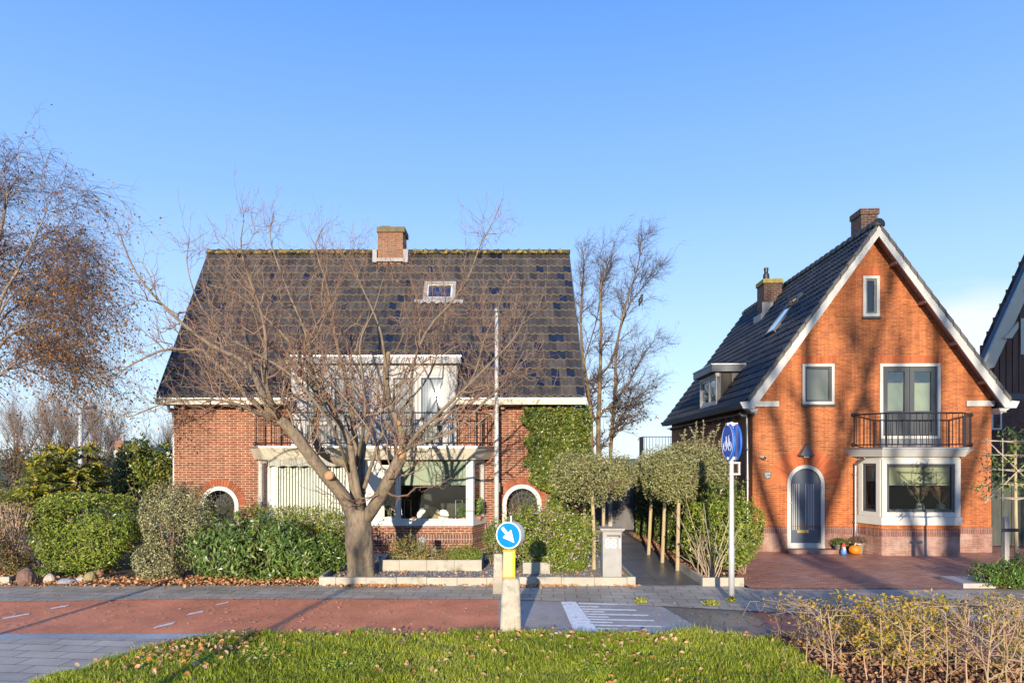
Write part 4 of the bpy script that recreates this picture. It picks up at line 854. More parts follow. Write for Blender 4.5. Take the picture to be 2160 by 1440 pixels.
# ================================================================== the third house at the right edge
TH = thing('timber_gabled_house', 'shaded brick house with dark timber clad gable at the right edge', 'house', (19.5, 24, 0)); YT = 24.0
def TX(px, Y=YT): return (px-1080)/F*Y
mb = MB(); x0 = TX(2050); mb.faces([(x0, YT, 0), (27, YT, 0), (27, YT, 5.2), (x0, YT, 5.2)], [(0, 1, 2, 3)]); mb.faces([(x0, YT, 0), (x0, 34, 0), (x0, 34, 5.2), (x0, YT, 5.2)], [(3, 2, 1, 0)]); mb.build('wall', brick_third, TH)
za = P(2160, 568, 23.4)[2]; apx = 21.6; zap = 12.2
xv, zv = P(2068, 768, 23.5)[0], P(2068, 768, 23.5)[2]; sl3 = (za - zv)/(P(2160, 568, 23.5)[0] - xv)
rl3 = lambda x: zv + sl3*(x - xv)
mb = MB(); x = x0+.05
while x < 21.6: zt3 = min(rl3(x+.11)-.2, 12); mb.box((x, YT-.045, LZ(828, YT)), (x+.19, YT-.002, max(zt3, 4.9))); x += .225
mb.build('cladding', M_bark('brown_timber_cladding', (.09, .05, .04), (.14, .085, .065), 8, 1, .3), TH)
mb = MB(); mb.box((x0, YT-.01, 4.6), (27, YT, 11)) if False else mb.faces([(x0, YT-.001, 4.7), (27, YT-.001, 4.7), (27, YT-.001, 12), (21.6, YT-.001, rl3(21.6)-.1), (x0+.4, YT-.001, rl3(x0+.4)-.1)], [(0, 1, 2, 3, 4)]); mb.build('gable_backing', dark_grey, TH)
mb = MB(); mb.loft([[(xv, 23.4, zv-.1), (xv, 23.4, zv+.12), (xv, 23.62, zv+.12), (xv, 23.62, zv-.1)], [(21.6, 23.4, rl3(21.6)-.1), (21.6, 23.4, rl3(21.6)+.12), (21.6, 23.62, rl3(21.6)+.12), (21.6, 23.62, rl3(21.6)-.1)]]); mb.build('roof', M_tile('blue_black_tile', [(.02, .03, .05), (.03, .04, .055)], None, .3, .4), TH)
mb = MB(); mb.prism([(xv, zv+.1), (xv+.1, zv-.2), (xv+.34, zv-.12), (21.6, rl3(21.6)-.75), (21.6, rl3(21.6)+.1)], 23.3, 23.395); mb.build('barge_board', cream, TH)
mb = MB()
for t in (.25, .62, .99):
    x = xv + .1 + t*2; mb.prism([(x, rl3(x)-.45), (x+.28, rl3(x)-.45), (x+.5, rl3(x)-.1), (x+.5, rl3(x)+.1), (x+.16, rl3(x)-.3)], 23.22, 23.95)
pts = [(xv+.25, zv-.1)]; 
mb.build('carved_bracket', cream, TH)
window(TH, TX(2150), TX(2200), LZ(748, YT), LZ(672, YT), Matrix.Translation((0, YT-.06, 0)), .1, white, .04, white, .02, room=.0)
window(TH, TX(2090), TX(2112), LZ(906, YT), LZ(840, YT), Matrix.Translation((0, YT-.01, 0)), .06, white, .04, white, .03, room=.0, sill=brick_third, gl=M_glass('sky_pane', (.1, .1, .1), .01, .5))
#@@NEXT

# ================================================================== bare tree in the front garden
bark_m = M_bark('grey_brown_bark', (.085, .065, .048), (.26, .195, .135), 13, 5, 1.0, lichen=(.19, .165, .09))
twig_m = M_leaf('twig_bark', [(.20, .12, .08), (.26, .17, .11), (.31, .225, .155), (.19, .085, .06)], .0, .8, .2)
cut_m = M_plain('cut_wood', (.34, .20, .10), .8, .2, 12)
YT0 = 15.1
def q(px, py, d=0.0): return P(px, py, YT0 + d)
limbs = [  # drawn points, start radius, end radius
 ([q(748,1100), q(728,1052,-.1), q(690,1005,-.3), q(655,962,-.5), q(618,912,-.6), q(590,884,-.7)], .185, .12),
 ([q(590,884,-.7), q(562,846,-.8), q(545,812,-.7), q(520,765,-.5), q(455,733,-.3), q(395,690,-.2), q(345,645,-.1), q(290,580,0), q(262,520,.1), q(246,468,.1)], .10, .010),
 ([q(596,890,-.7), q(560,876,-.5), q(540,850,-.3), q(500,810,.1), q(440,745,.4), q(400,738,.6), q(345,738,.7), q(285,765,.8), q(235,795,.8), q(195,818,.9)], .085, .009),
 ([q(585,882,-.7), q(545,872,-1.0), q(500,852,-1.3), q(440,842,-1.5), q(370,846,-1.6), q(325,858,-1.7), q(275,878,-1.8), q(248,872,-1.8)], .05, .006),
 ([q(590,884,-.7), q(568,835,-1.1), q(560,780,-1.3), q(560,705,-1.3), q(545,640,-1.2), q(525,585,-1.2), q(508,520,-1.1), q(515,462,-1.1)], .075, .008),
 ([q(752,1075,.2), q(738,985,.3), q(700,968,.4), q(672,944,.4), q(664,905,.5), q(671,855,.5), q(664,818,.5), q(630,785,.4), q(602,748,.4)], .13, .065),
 ([q(664,818,.5), q(655,740,.6), q(640,690,.6), q(610,620,.7), q(585,555,.7), q(570,500,.7), q(577,445,.7)], .06, .006),
 ([q(762,1075,.1), q(745,985,0), q(738,935,-.1), q(712,885,-.1), q(686,835,0), q(650,780,.1), q(610,720,.1), q(560,670,.1), q(500,620,0), q(440,600,0)], .12, .010),
 ([q(764,1070,.3), q(752,980,.6), q(748,920,.8), q(738,850,.9), q(728,790,1.0), q(716,745,1.0), q(700,680,1.1), q(690,600,1.2), q(665,520,1.2), q(690,470,1.2)], .12, .007),
 ([q(766,1040,.3), q(765,960,.9), q(785,890,1.3), q(800,850,1.5), q(835,815,1.6), q(860,790,1.7), q(885,720,1.8), q(880,640,1.8), q(860,570,1.8)], .085, .007),
 ([q(772,1095), q(796,1058,-.2), q(820,1012,-.4), q(846,962,-.5)], .17, .135),
 ([q(846,962,-.5), q(848,920,-.5), q(840,893,-.5), q(822,850,-.4), q(814,795,-.4), q(817,748,-.4)], .085, .07),
 ([q(822,860,-.4), q(812,760,-.5), q(800,690,-.5), q(770,620,-.5), q(740,560,-.5), q(712,520,-.5)], .05, .006),
 ([q(846,962,-.5), q(880,915,-.7), q(925,872,-.9), q(975,825,-1.0), q(1030,770,-1.1), q(1085,712,-1.2), q(1112,655,-1.2)], .07, .006),
 ([q(860,945,-.5), q(870,890,-.2), q(866,830,0), q(874,760,.2), q(905,690,.3), q(955,635,.3), q(990,580,.3), q(1012,520,.3), q(1040,468,.3), q(1060,418,.3)], .06, .007),
 ([q(850,955,-.5), q(905,905,.2), q(960,850,.5), q(1000,790,.8), q(1020,720,.9), q(1050,650,.9), q(1065,600,.9)], .05, .006),
 ([q(846,950,-.5), q(900,930,-1.2), q(960,905,-1.6), q(1020,850,-1.8), q(1070,800,-1.9), q(1105,740,-1.9)], .05, .006),
 ([q(768,1030,.2), q(800,930,.8), q(830,880,1.2), q(900,800,1.5), q(930,720,1.6), q(940,640,1.6), q(930,560,1.6)], .06, .006),
 ([q(740,1000,.3), q(700,900,-.9), q(650,830,-1.2), q(600,780,-1.4), q(530,740,-1.5), q(470,700,-1.5), q(420,640,-1.5), q(395,560,-1.4), q(400,500,-1.4)], .05, .006),
 ([q(752,980,.4), q(770,880,-.6), q(765,800,-.9), q(760,720,-1.0), q(790,650,-1.0), q(810,580,-1.0)], .055, .006),
]
tb = G(760, 1213, .11)
tree = thing('bare_tree', 'big bare tree with thick pruned trunk and tangled twigs before the left house', 'tree', tuple(tb))
mb = MB(); g = np.random.default_rng(11)
def rough_tube(mb, pts, rad, k=18, amp=.05, seed=0):
    gg = np.random.default_rng(seed); n = len(pts); ph = gg.uniform(0, 6.28, 4)
    T = np.gradient(pts, axis=0); T = unit(T); U = unit(np.cross(T, [0.05, 1, .1])); Vv = np.cross(T, U); rings = []
    for i in range(n):
        a = 2*np.pi*np.arange(k)/k; r = rad[i]*(1 + amp*(np.sin(3*a+ph[0]+i*.15)+.7*np.sin(5*a+ph[1]-i*.1)+.5*np.sin(9*a+ph[2]+i*.3)) + gg.normal(0, amp*.3, k))
        rings.append(pts[i] + r[:, None]*(U[i]*np.cos(a)[:, None]+Vv[i]*np.sin(a)[:, None]))
    mb.loft(rings)
tp = resample([tb+[0, 0, -.1], tb+[0, 0, .25], P(757, 1150, YT0), P(756, 1110, YT0), P(760, 1075, YT0)], 22)
rough_tube(mb, tp, np.interp(np.linspace(0, 1, 22), [0, .12, .4, .75, 1], [.37, .30, .272, .275, .2]), 30, .075, 1)
LP = []; LR = []
for i, (pts, r0, r1) in enumerate(limbs):
    r0 *= .80; pp = resample(pts, 20); rr = r0 + (r1-r0)*np.linspace(0, 1, 20)**.8; LP.append(pp); LR.append(rr)
    rough_tube(mb, pp, rr, 12 if r0 > .1 else 8, .06, i+20)
tr = mb.build('trunk', bark_m, tree, smooth=True)
mb = MB()
for (px, py, d, r, dirn) in ((694, 1002, -.52, .085, (-.1, -1, .25)), (846, 958, -.66, .085, (.0, -1, .2)), (840, 892, -.6, .05, (.1, -1, 0)), (602, 746, .4, .05, (-.6, -.2, .8)), (817, 745, -.4, .06, (.1, -.5, .9))):
    c = P(px, py, YT0+d); mb = MB(); d3 = unit(dirn); M4 = Matrix.Translation(c) @ Vector(d3).to_track_quat('Z', 'Y').to_matrix().to_4x4(); mb.xf = M4
    mb.lathe((0, 0), [(r*1.15, -.12), (r*1.2, 0), (r*1.0, .02), (r*.85, .012), (.004, .01)], 14); mb.build('pruning_cut', cut_m, tr, smooth=False)
LP = np.array(LP); LR = np.array(LR); use = np.array([1, 2, 3, 4, 6, 7, 8, 9, 12, 13, 14, 15, 16, 17, 18, 19]); 
def clampY(p, ymax=18.35): p[..., 1] = np.minimum(p[..., 1], ymax - .12*np.maximum(0, p[..., 1]-ymax)); return p
A1, R1 = twigs(LP[use], LR[use], 14, .2, .98, (.7, 2.1), .8, .85, .12, (0, 0, .16), 9, .55, .22, .028, .004, .14, g, taper=.85)
A1b, R1b = twigs(LP[[5, 11, 10, 0]], LR[[5, 11, 10, 0]], 14, .5, 1.0, (.5, 1.9), .5, .9, .35, (0, 0, .3), 9, .3, .25, .022, .004, .09, g)
A1 = clampY(np.concatenate([A1, A1b])); R1 = np.concatenate([R1, R1b])
A2, R2 = twigs(A1, R1, 7, .12, .98, (.25, 1.0), .7, .9, .05, (0, 0, .25), 7, .7, .4, .010, .004, .16, g, taper=.6); clampY(A2)
A3, R3 = twigs(A2, R2, 2, .25, 1.0, (.1, .36), .8, .75, .15, (0, 0, .25), 5, .8, .5, .006, .0035, .09, g); clampY(A3)
def clear_of(Pq, Rq):      # a gap among the twigs before the right balcony door
    c = Pq; px = 1080 + c[..., 0]*F/c[..., 1]; py = HY - (c[..., 2]-HC)*F/c[..., 1]
    sh = c + (19.54-c[..., 1:2])*np.array([.125, 1, -.185])
    k = ~(((((px-920)/42)**2 + ((py-830)/50)**2) < 1) | ((np.abs(sh[..., 0]+2.28) < .42) & (np.abs(sh[..., 2]-4.5) < .8) & (c[..., 1] < 19))).any(1); return Pq[k], Rq[k]
keep = A3[:, -1, 2] > 1.9; A3, R3 = clear_of(A3[keep], R3[keep]); A2, R2 = clear_of(A2, R2); A1, R1 = clear_of(A1, R1)
mb = MB(); mb.tubes(A1, R1, 5, g.random(len(A1))); mb.tubes(A2, R2, 4, g.random(len(A2))); mb.tubes(A3, R3, 3, g.random(len(A3)))
# buds
bt = A3[g.random(len(A3)) < .4][:, -1]; mb.leaves(bt, g.normal(size=bt.shape), .035, .014, .05, np.tile([0, 0, 1.0], (len(bt), 1)))
mb.build('crown_twigs', twig_m, tree)

# ================================================================== generic bare / leafy trees
def branch_tree(name, label, cat, base, stemsP, r0, mat_b, mat_t, per, lens, bend, leaves=None, seed=1, group=None, up=.35, k0=9, tmin=.3, rmin=(.006, .005, .004), spread=.75, kind=None):
    g = np.random.default_rng(seed); t = thing(name, label, cat, tuple(base), group)
    SP = np.array([resample(s, 16) for s in stemsP]); SR = np.array([np.linspace(r, r*.10+.006, 16) for r in r0])
    mb = MB(); mb.tubes(SP, SR, k0); mb.build('trunk', mat_b, t, smooth=True)
    mb = MB(); Pp, Rp = SP, SR; last = None
    for i, (n, L_) in enumerate(zip(per, lens)):
        Pp, Rp = twigs(Pp, Rp, n, tmin if i == 0 else .15, 1.0, L_, .8, spread, up if i == 0 else up*.5, bend[i], 8 - i, .6, .25, .09, rmin[i], .08, g)
        mb.tubes(Pp, Rp, 5 - min(i, 2), g.random(len(Pp)))
    mb.build('branches', mat_t, t)
    if leaves:
        n, ln, wd, lm, hang, sel = leaves; idx = g.integers(0, len(Pp), n); tt = g.integers(1, Pp.shape[1], n); c = Pp[idx, tt] + g.normal(0, .07, (n, 3))
        if sel is not None: ok = sel(c, g); c = c[ok]
        mb = MB(); mb.leaves(c, g.normal(size=c.shape), ln*g.uniform(.6, 1.3, len(c)), wd*g.uniform(.6, 1.2, len(c)), g.random(len(c)), g.normal(size=c.shape)*.5 + np.array([0, 0, -hang])); mb.build('leaves', lm, t)
    return t
birch_bark = M_bark('birch_bark', (.12, .09, .075), (.34, .29, .25), 5, 14, .3)
birch_twig = M_leaf('birch_twig', [(.10, .07, .075), (.14, .095, .09), (.2, .15, .13)], 0, .7)
birch_leaf = M_leaf('birch_leaf', [(.40, .15, .03), (.52, .23, .05), (.28, .11, .03), (.44, .27, .06), (.20, .10, .03)], .35, .5)
b0 = P(-70, 1180, 17.5); b0[2] = 0
branch_tree('birch_tree', 'birch tree with drooping twigs and sparse orange leaves at the left edge', 'tree', b0,
    [[b0, b0+[.1, 0, 2.5], P(-50, 800, 17.5), P(-30, 620, 17.5), P(5, 470, 17.6), P(20, 385, 17.6)],
     [P(-50, 820, 17.5), P(0, 640, 17), P(35, 575, 16.8), P(75, 500, 16.7), P(100, 440, 16.7)],
     [P(-50, 800, 17.5), P(0, 660, 17.6), P(40, 610, 17.8), P(90, 575, 18), P(125, 535, 18)],
     [P(-55, 850, 17.5), P(0, 730, 16.8), P(50, 690, 16.2), P(100, 665, 16), P(135, 655, 16)],
     [P(-55, 850, 17.5), P(-10, 700, 18.2), P(30, 650, 18.8), P(80, 630, 19.2), P(120, 610, 19.3)],
     [P(-60, 880, 17.5), P(0, 790, 17), P(45, 765, 16.8), P(90, 750, 16.6), P(120, 745, 16.6)],
     [P(-50, 700, 17.5), P(-40, 560, 17.8), P(-30, 450, 18), P(0, 380, 18)],
     [P(-50, 760, 17.5), P(-90, 600, 17), P(-120, 480, 17)]],
    [.12, .05, .04, .04, .04, .035, .05, .05], birch_bark, birch_twig, (14, 12, 6), ((.4, 1.5), (.5, 1.5), (.3, .8)), ((0, 0, -.25), (0, 0, -.55), (0, 0, -.5)),
    (22000, .078, .056, birch_leaf, .8, lambda c, g: g.random(len(c)) < np.clip((9.8-c[:, 2])/5.5, .08, .85)), 4, tmin=.25, up=.3)
tall_bark = M_bark('lichened_bark', (.07, .05, .035), (.17, .115, .06), 12, 5, .6, lichen=(.28, .19, .055))
tall_twig = M_leaf('tall_tree_twig', [(.06, .045, .04), (.085, .06, .05), (.12, .07, .055)], 0, .7)
tall_leaf = M_leaf('last_brown_leaf', [(.16, .10, .03), (.26, .13, .04), (.11, .09, .03)], .3, .5)
YB = 29.0; tbb = P(1268, 1098, YB); tbb[2] = 0
branch_tree('tall_bare_tree', 'tall narrow bare tree with several stems standing between the two houses', 'tree', tbb,
    [[tbb, P(1262, 930, YB), P(1266, 800, YB), P(1268, 700, YB), P(1268, 600, YB), P(1290, 540, YB)],
     [tbb+[.3, .2, 0], P(1290, 920, YB), P(1298, 820, YB), P(1300, 740, YB), P(1320, 640, YB), P(1345, 565, YB), P(1352, 510, YB)],
     [tbb+[-.4, 0, 0], P(1248, 950, YB), P(1245, 850, YB), P(1228, 740, YB), P(1226, 640, YB), P(1232, 560, YB), P(1225, 510, YB)],
     [P(1268, 790, YB), P(1290, 760, YB+.5), P(1310, 690, YB+.8), P(1330, 640, YB+1), P(1370, 590, YB+1), P(1390, 575, YB+1)],
     [P(1262, 880, YB), P(1290, 850, YB-.5), P(1325, 810, YB-1), P(1350, 760, YB-1.2), P(1372, 730, YB-1.2)],
     [P(1262, 900, YB), P(1240, 840, YB+.6), P(1232, 770, YB+1), P(1262, 660, YB+1), P(1268, 560, YB+1)],
     [P(1280, 930, YB), P(1310, 880, YB+.6), P(1340, 840, YB+1), P(1378, 815, YB+1)]],
    [.12, .09, .10, .05, .05, .05, .05], tall_bark, tall_twig, (22, 11, 5), ((.35, 1.15), (.25, .7), (.2, .45)), ((.12, 0, .1), (.1, 0, .05), (.1, 0, 0)),
    (2600, .16, .09, tall_leaf, .7, lambda c, g: g.random(len(c)) < np.clip((6.2-c[:, 2])/3, .0, 1)), 9, up=.22, tmin=.1, rmin=(.007, .005, .004), spread=.85)
bd = P(1351, 634, YB+.8); bird = thing('bird', 'dark bird perched on a twig of the tall bare tree', 'bird', tuple(bd))
mb = MB(); mb.loft([[tuple(bd+np.array([.0+r*math.cos(a)+z*.25, r*math.sin(a), z])) for a in np.linspace(0, 6.28, 9)[:-1]] for z, r in ((-.26, .015), (-.12, .05), (0, .095), (.1, .085), (.16, .05), (.2, .06), (.25, .055), (.29, .02))]); mb.faces([tuple(bd+np.array(p)) for p in ((.11, 0, .24), (.17, 0, .22), (.11, .015, .22), (.11, -.015, .22))], [(0, 3, 1), (0, 1, 2), (1, 3, 2)]); mb.build('body', iron, bird, smooth=True)

# ================================================================== shrubs
def shrub(name, label, cat, base, ells, n, ln, wd, m, seed, stem=None, group=None, shell=.35, amp=.14, power=2, fl=None, updir=.3, outw=.8, hang=None, keep=None, zmin=.03, stem_m=None, r0=.02):
    t = thing(name, label, cat, tuple(base), group)
    fo = foliage(ells, n, ln, wd, seed, shell, amp, power, zmin, outw, updir, hang, keep)
    g = np.random.default_rng(seed+5); A = np.array([e[3]*e[4]*e[5] for e in ells]); pick = g.choice(len(ells), stem or 14, p=A/A.sum()); E = np.array(ells)[pick]
    tops = E[:, :3] + unit(g.normal(size=(len(E), 3)))*E[:, 3:6]*.75; tops[:, 2] = np.maximum(tops[:, 2], .3)
    b = np.asarray(base, float)[None] + g.normal(0, .09, (len(E), 3))*[1, 1, 0]
    s = MB(); tt = np.linspace(0, 1, 7)[None, :, None]; pts = b[:, None] + (tops[:, None]-b[:, None])*tt + np.cumsum(g.normal(0, .02, (len(E), 7, 3)), 1)*tt
    s.tubes(pts, np.linspace(r0, .005, 7)[None], 5, g.random(len(E)))
    if n > 1500:      # stray shoots that stick out of the outline
        k = 22; e_ = np.array(ells)[g.choice(len(ells), k, p=A/A.sum())]; d = unit(g.normal(size=(k, 3))*[1, .7, .6]+[0, -.15, .75]); a = e_[:, :3]+d*e_[:, 3:6]*.8; L_ = g.uniform(.12, .34, (k, 1)); b_ = a + d*e_[:, 3:6]*.22 + d*L_
        pp = a[:, None]+(b_-a)[:, None]*np.linspace(0, 1, 6)[None, :, None] + np.cumsum(g.normal(0, .01, (k, 6, 3)), 1); s.tubes(pp, np.linspace(.006, .003, 6)[None], 4, g.random(k))
        m_ = 11; ii = np.repeat(np.arange(k), m_); tt = g.uniform(1, 5, k*m_).astype(int); c = pp[ii, tt]; dd = unit(g.normal(size=(k*m_, 3))+d[ii]); fo.leaves(c+dd*ln*.4, g.normal(size=(k*m_, 3)), ln, wd, g.random(k*m_), dd)
    s.build('stems', stem_m or twig_m, t); fo.build('foliage', m, t)
    if fl:
        nf, fln, fw, fm, sel = fl; p, q_ = blob(ells, nf, .12, amp, power, seed, zmin); gg = np.random.default_rng(seed+8)
        if sel is not None: ok = sel(p, gg); p, q_ = p[ok], q_[ok]
        f = MB(); f.leaves(p + q_*.02, unit(q_+gg.normal(0, .5, p.shape)), fln, fw, gg.random(len(p))); tag(f.build('flowers' if 'pink' in fm.name else 'coloured_leaves', fm, t), kind='stuff')
    return t
def E_(px, py, Y, rx, rz, ry=None):
    c = P(px, py, Y); s = Y/F; return (c[0], Y, c[2], rx*s, ry if ry else rx*s, rz*s)
leaf_dark = M_leaf('dark_evergreen_leaf', [(.02, .035, .012), (.035, .06, .018), (.05, .085, .025), (.09, .11, .04)], .15, .35)
leaf_lig = M_leaf('privet_leaf', [(.045, .08, .016), (.07, .115, .022), (.10, .15, .03), (.16, .20, .05)], .2, .35)
leaf_var = M_leaf('cream_variegated_leaf', [(.10, .105, .04), (.24, .24, .10), (.46, .44, .22), (.62, .58, .34)], .2, .45)
leaf_lau = M_leaf('laurel_leaf', [(.025, .055, .016), (.04, .085, .022), (.055, .10, .028), (.10, .15, .045)], .15, .36, spec=.5)
leaf_pie = M_leaf('yellow_green_leaf', [(.05, .08, .018), (.09, .13, .025), (.15, .19, .04), (.25, .25, .07)], .25, .4)
leaf_red = M_leaf('reddish_tinged_leaf', [(.02, .03, .012), (.04, .055, .02), (.08, .085, .035), (.20, .10, .05)], .2, .4)
leaf_ivy = M_leaf('ivy_leaf', [(.022, .04, .010), (.035, .06, .014), (.055, .08, .018), (.11, .13, .035)], .12, .32)
leaf_osm = M_leaf('silver_olive_leaf', [(.145, .15, .048), (.23, .235, .08), (.34, .335, .14), (.47, .45, .24)], .2, .45)
leaf_box = M_leaf('box_leaf', [(.02, .05, .012), (.035, .08, .018), (.05, .11, .024), (.08, .14, .03)], .15, .35)
leaf_orange = M_leaf('orange_red_leaf', [(.40, .09, .03), (.5, .16, .05), (.3, .07, .03)], .3, .5)
flow_pink = M_leaf('pink_flower', [(.62, .30, .42), (.70, .45, .52), (.75, .6, .62)], .3, .6)
flow_yel = M_leaf('yellow_flower', [(.62, .50, .05), (.72, .62, .10), (.5, .45, .06)], .35, .5)
shrub('evergreen_shrub', 'dark small leaved shrub with reddish tinge at the far left garden edge', 'shrub', (*G(30, 1214)[:2], 0), [E_(18, 1150, 15.8, 68, 58), E_(-50, 1160, 15.8, 60, 60), E_(45, 1185, 15.6, 40, 30)], 9000, .05, .026, leaf_red, 21)
shrub('clipped_shrub', 'clipped bright green shrub, box shaped with short bare stems beneath', 'shrub', (*G(222, 1212)[:2], 0), [E_(188, 1122, 15.9, 100, 82, .75)], 15000, .085, .036, leaf_lig, 22, power=3.5, amp=.07, r0=.05)
shrub('variegated_shrub', 'tall cream variegated shrub between the clipped green shrub and the laurel', 'shrub', (*G(360, 1220)[:2], 0), [E_(372, 1110, 15.5, 76, 96, .7), E_(335, 1180, 15.3, 52, 48), E_(400, 1080, 15.7, 55, 60)], 19000, .05, .026, leaf_var, 23, amp=.09, fl=(700, .07, .035, leaf_orange, lambda p, g: p[:, 2] > 1.9))
shrub('laurel_shrub', 'wide low glossy laurel with long leaves in front of the striped blind', 'shrub', (*G(540, 1224)[:2], 0), [E_(480, 1165, 15.3, 88, 68, .7), E_(580, 1160, 15.3, 85, 64, .7), E_(645, 1180, 15.3, 48, 46, .5), E_(530, 1140, 15.6, 90, 50, .7)], 9500, .17, .042, leaf_lau, 24, amp=.12, hang=(.8, .8), fl=(46, .1, .05, tall_leaf, None))
shrub('andromeda_shrub', 'yellowish green shrub rising behind the laurel under the left bay window', 'shrub', (LX(600, 17), 17.0, 0), [E_(560, 1100, 17, 95, 34, .5), E_(665, 1100, 17, 62, 38, .5), E_(705, 1130, 16.6, 40, 50, .4)], 5200, .085, .03, leaf_pie, 25, amp=.2, hang=(.5, .7))
shrub('round_shrub', 'sparse light green shrub hugging the left side of the bare trunk', 'shrub', (*G(700, 1205)[:2], 0), [E_(695, 1165, 15.6, 42, 45, .4)], 1900, .085, .035, leaf_lau, 26, amp=.2)
shrub('ground_cover_plant', 'low green plant clump in front of the clipped shrub by the stones', 'plant', (*G(110, 1212)[:2], 0), [E_(105, 1207, 15.7, 62, 14, .3)], 1500, .06, .03, leaf_lau, 27, amp=.2)
# big evergreen and thin twiggy shrub left of the house
shrub('tall_evergreen', 'tall dark evergreen shrub with upright shoots touching the left house corner', 'shrub', (LX(300, 22), 22, 0), [E_(300, 1010, 22, 62, 70), E_(335, 985, 22, 45, 45), E_(262, 1020, 22.4, 40, 60), E_(298, 950, 22, 26, 26)], 8500, .17, .06, M_leaf('glossy_dark_leaf', [(.02, .04, .010), (.035, .06, .012), (.06, .09, .02), (.13, .14, .03)], .15, .3), 28, amp=.22, hang=(.4, .6))
tw = thing('twiggy_shrub', 'thin twiggy shrub with long arching bare shoots leaning left of the variegated shrub', 'shrub', (*G(352, 1195)[:2], 0))
g = np.random.default_rng(31); K = 70; bs = np.array([G(352, 1195)]) + g.normal(0, .08, (K, 3))*[1, 1, 0]; tt = np.linspace(0, 1, 10)[None, :, None]
d = np.stack([-g.uniform(.2, 1.5, K), g.normal(.3, .4, K), g.uniform(.9, 2.1, K)], 1); pts = bs[:, None] + d[:, None]*tt + np.array([-.25, 0, -.25])*tt**2*g.uniform(0, 1.5, (K, 1, 1)) + np.cumsum(g.normal(0, .012, (K, 10, 3)), 1)
mb = MB(); rr = np.broadcast_to(np.linspace(.012, .004, 10), (K, 10)); mb.tubes(pts, rr, 4, g.random(K)); A, Ra = twigs(pts, rr, 5, .3, 1, (.2, .6), .7, .7, .1, (0, 0, -.1), 6, .6, .5, .006, .0035, .06, g); mb.tubes(A, Ra, 3, g.random(len(A))); mb.build('shoots', M_leaf('olive_twig', [(.26, .21, .10), (.34, .27, .14), (.22, .2, .09)], 0, .7), tw)
c = A[g.integers(0, len(A), 900), -1] + g.normal(0, .05, (900, 3)); mb = MB(); mb.leaves(c, g.normal(size=c.shape), .06, .028, g.random(900)); mb.build('foliage', leaf_pie, tw)
# mahonias
mah_leaf = M_leaf('mahonia_leaf', [(.03, .06, .015), (.055, .085, .02), (.10, .13, .03), (.2, .2, .04)], .2, .35)
def mahonia(label, base, heads, seed):
    g = np.random.default_rng(seed); t = thing('mahonia', label, 'shrub', tuple(base), 'yellow flowering mahonias'); s = MB(); lf = MB(); fl = MB()
    for h in heads:
        h = np.asarray(h); mid = np.asarray(base)*.45+h*.55 + g.normal(0, .1, 3); s.tube(resample([base, mid, h], 8), np.linspace(.035, .018, 8), 6)
        for tier in range(3):
            c0 = h - [0, 0, .28*tier]
            for k in range(11):
                a = g.uniform(0, 6.28); L_ = g.uniform(.35, .52); dr_ = np.array([math.cos(a), math.sin(a), g.uniform(-.1, .35)]); m_ = 7
                tt = np.linspace(.2, 1, m_)[:, None]; sp = c0 + dr_*L_*tt + np.array([0, 0, -.18])*tt**2*L_*2; sd_ = unit(np.cross(dr_, [0, 0, 1]))
                for sg in (-1, 1): lf.leaves(sp + sg*sd_*.045, np.tile([0, 0, 1.0], (m_, 1))+g.normal(0, .35, (m_, 3)), .14, .06, np.clip(g.normal(.55, .2, m_), 0, 1), np.tile(sd_*sg+dr_*.4, (m_, 1)))
        for k in range(13):
            a = g.uniform(0, 6.28); dv = np.array([math.cos(a)*.75, math.sin(a)*.75, g.uniform(.35, .9)]); m_ = 16; tt = np.linspace(.1, 1, m_)[:, None]; sp = h + dv*.27*tt + np.array([0, 0, -.06])*tt**2
            fl.leaves(sp, g.normal(size=(m_, 3)), .065, .05, g.random(m_))
    s.build('stems', bark_m, t); lf.build('foliage', mah_leaf, t); fl.build('flowers', flow_yel, t)
mahonia('yellow flowering mahonia with pale bare stems, nearest the left edge', G(108, 1160, 0)*0 + np.array([*G(104, 1178)[:2], 0]), [P(70, 985, 18.2), P(100, 1000, 18.4), P(58, 1040, 18), P(112, 1050, 18.1), P(88, 965, 18.6), P(75, 1075, 18)], 41)
mahonia('taller yellow flowering mahonia just left of the grey lamp post', np.array([*G(145, 1172)[:2], 0]), [P(118, 948, 19.6), P(140, 955, 19.4), P(160, 1000, 19), P(128, 990, 19), P(150, 1040, 18.8)], 42)
mahonia('yellow flowering mahonia behind the grey lamp post, flower head on top', np.array([*G(178, 1160)[:2], 0]), [P(184, 945, 20.2), P(195, 985, 20), P(170, 1010, 19.6), P(205, 1000, 20.3)], 43)
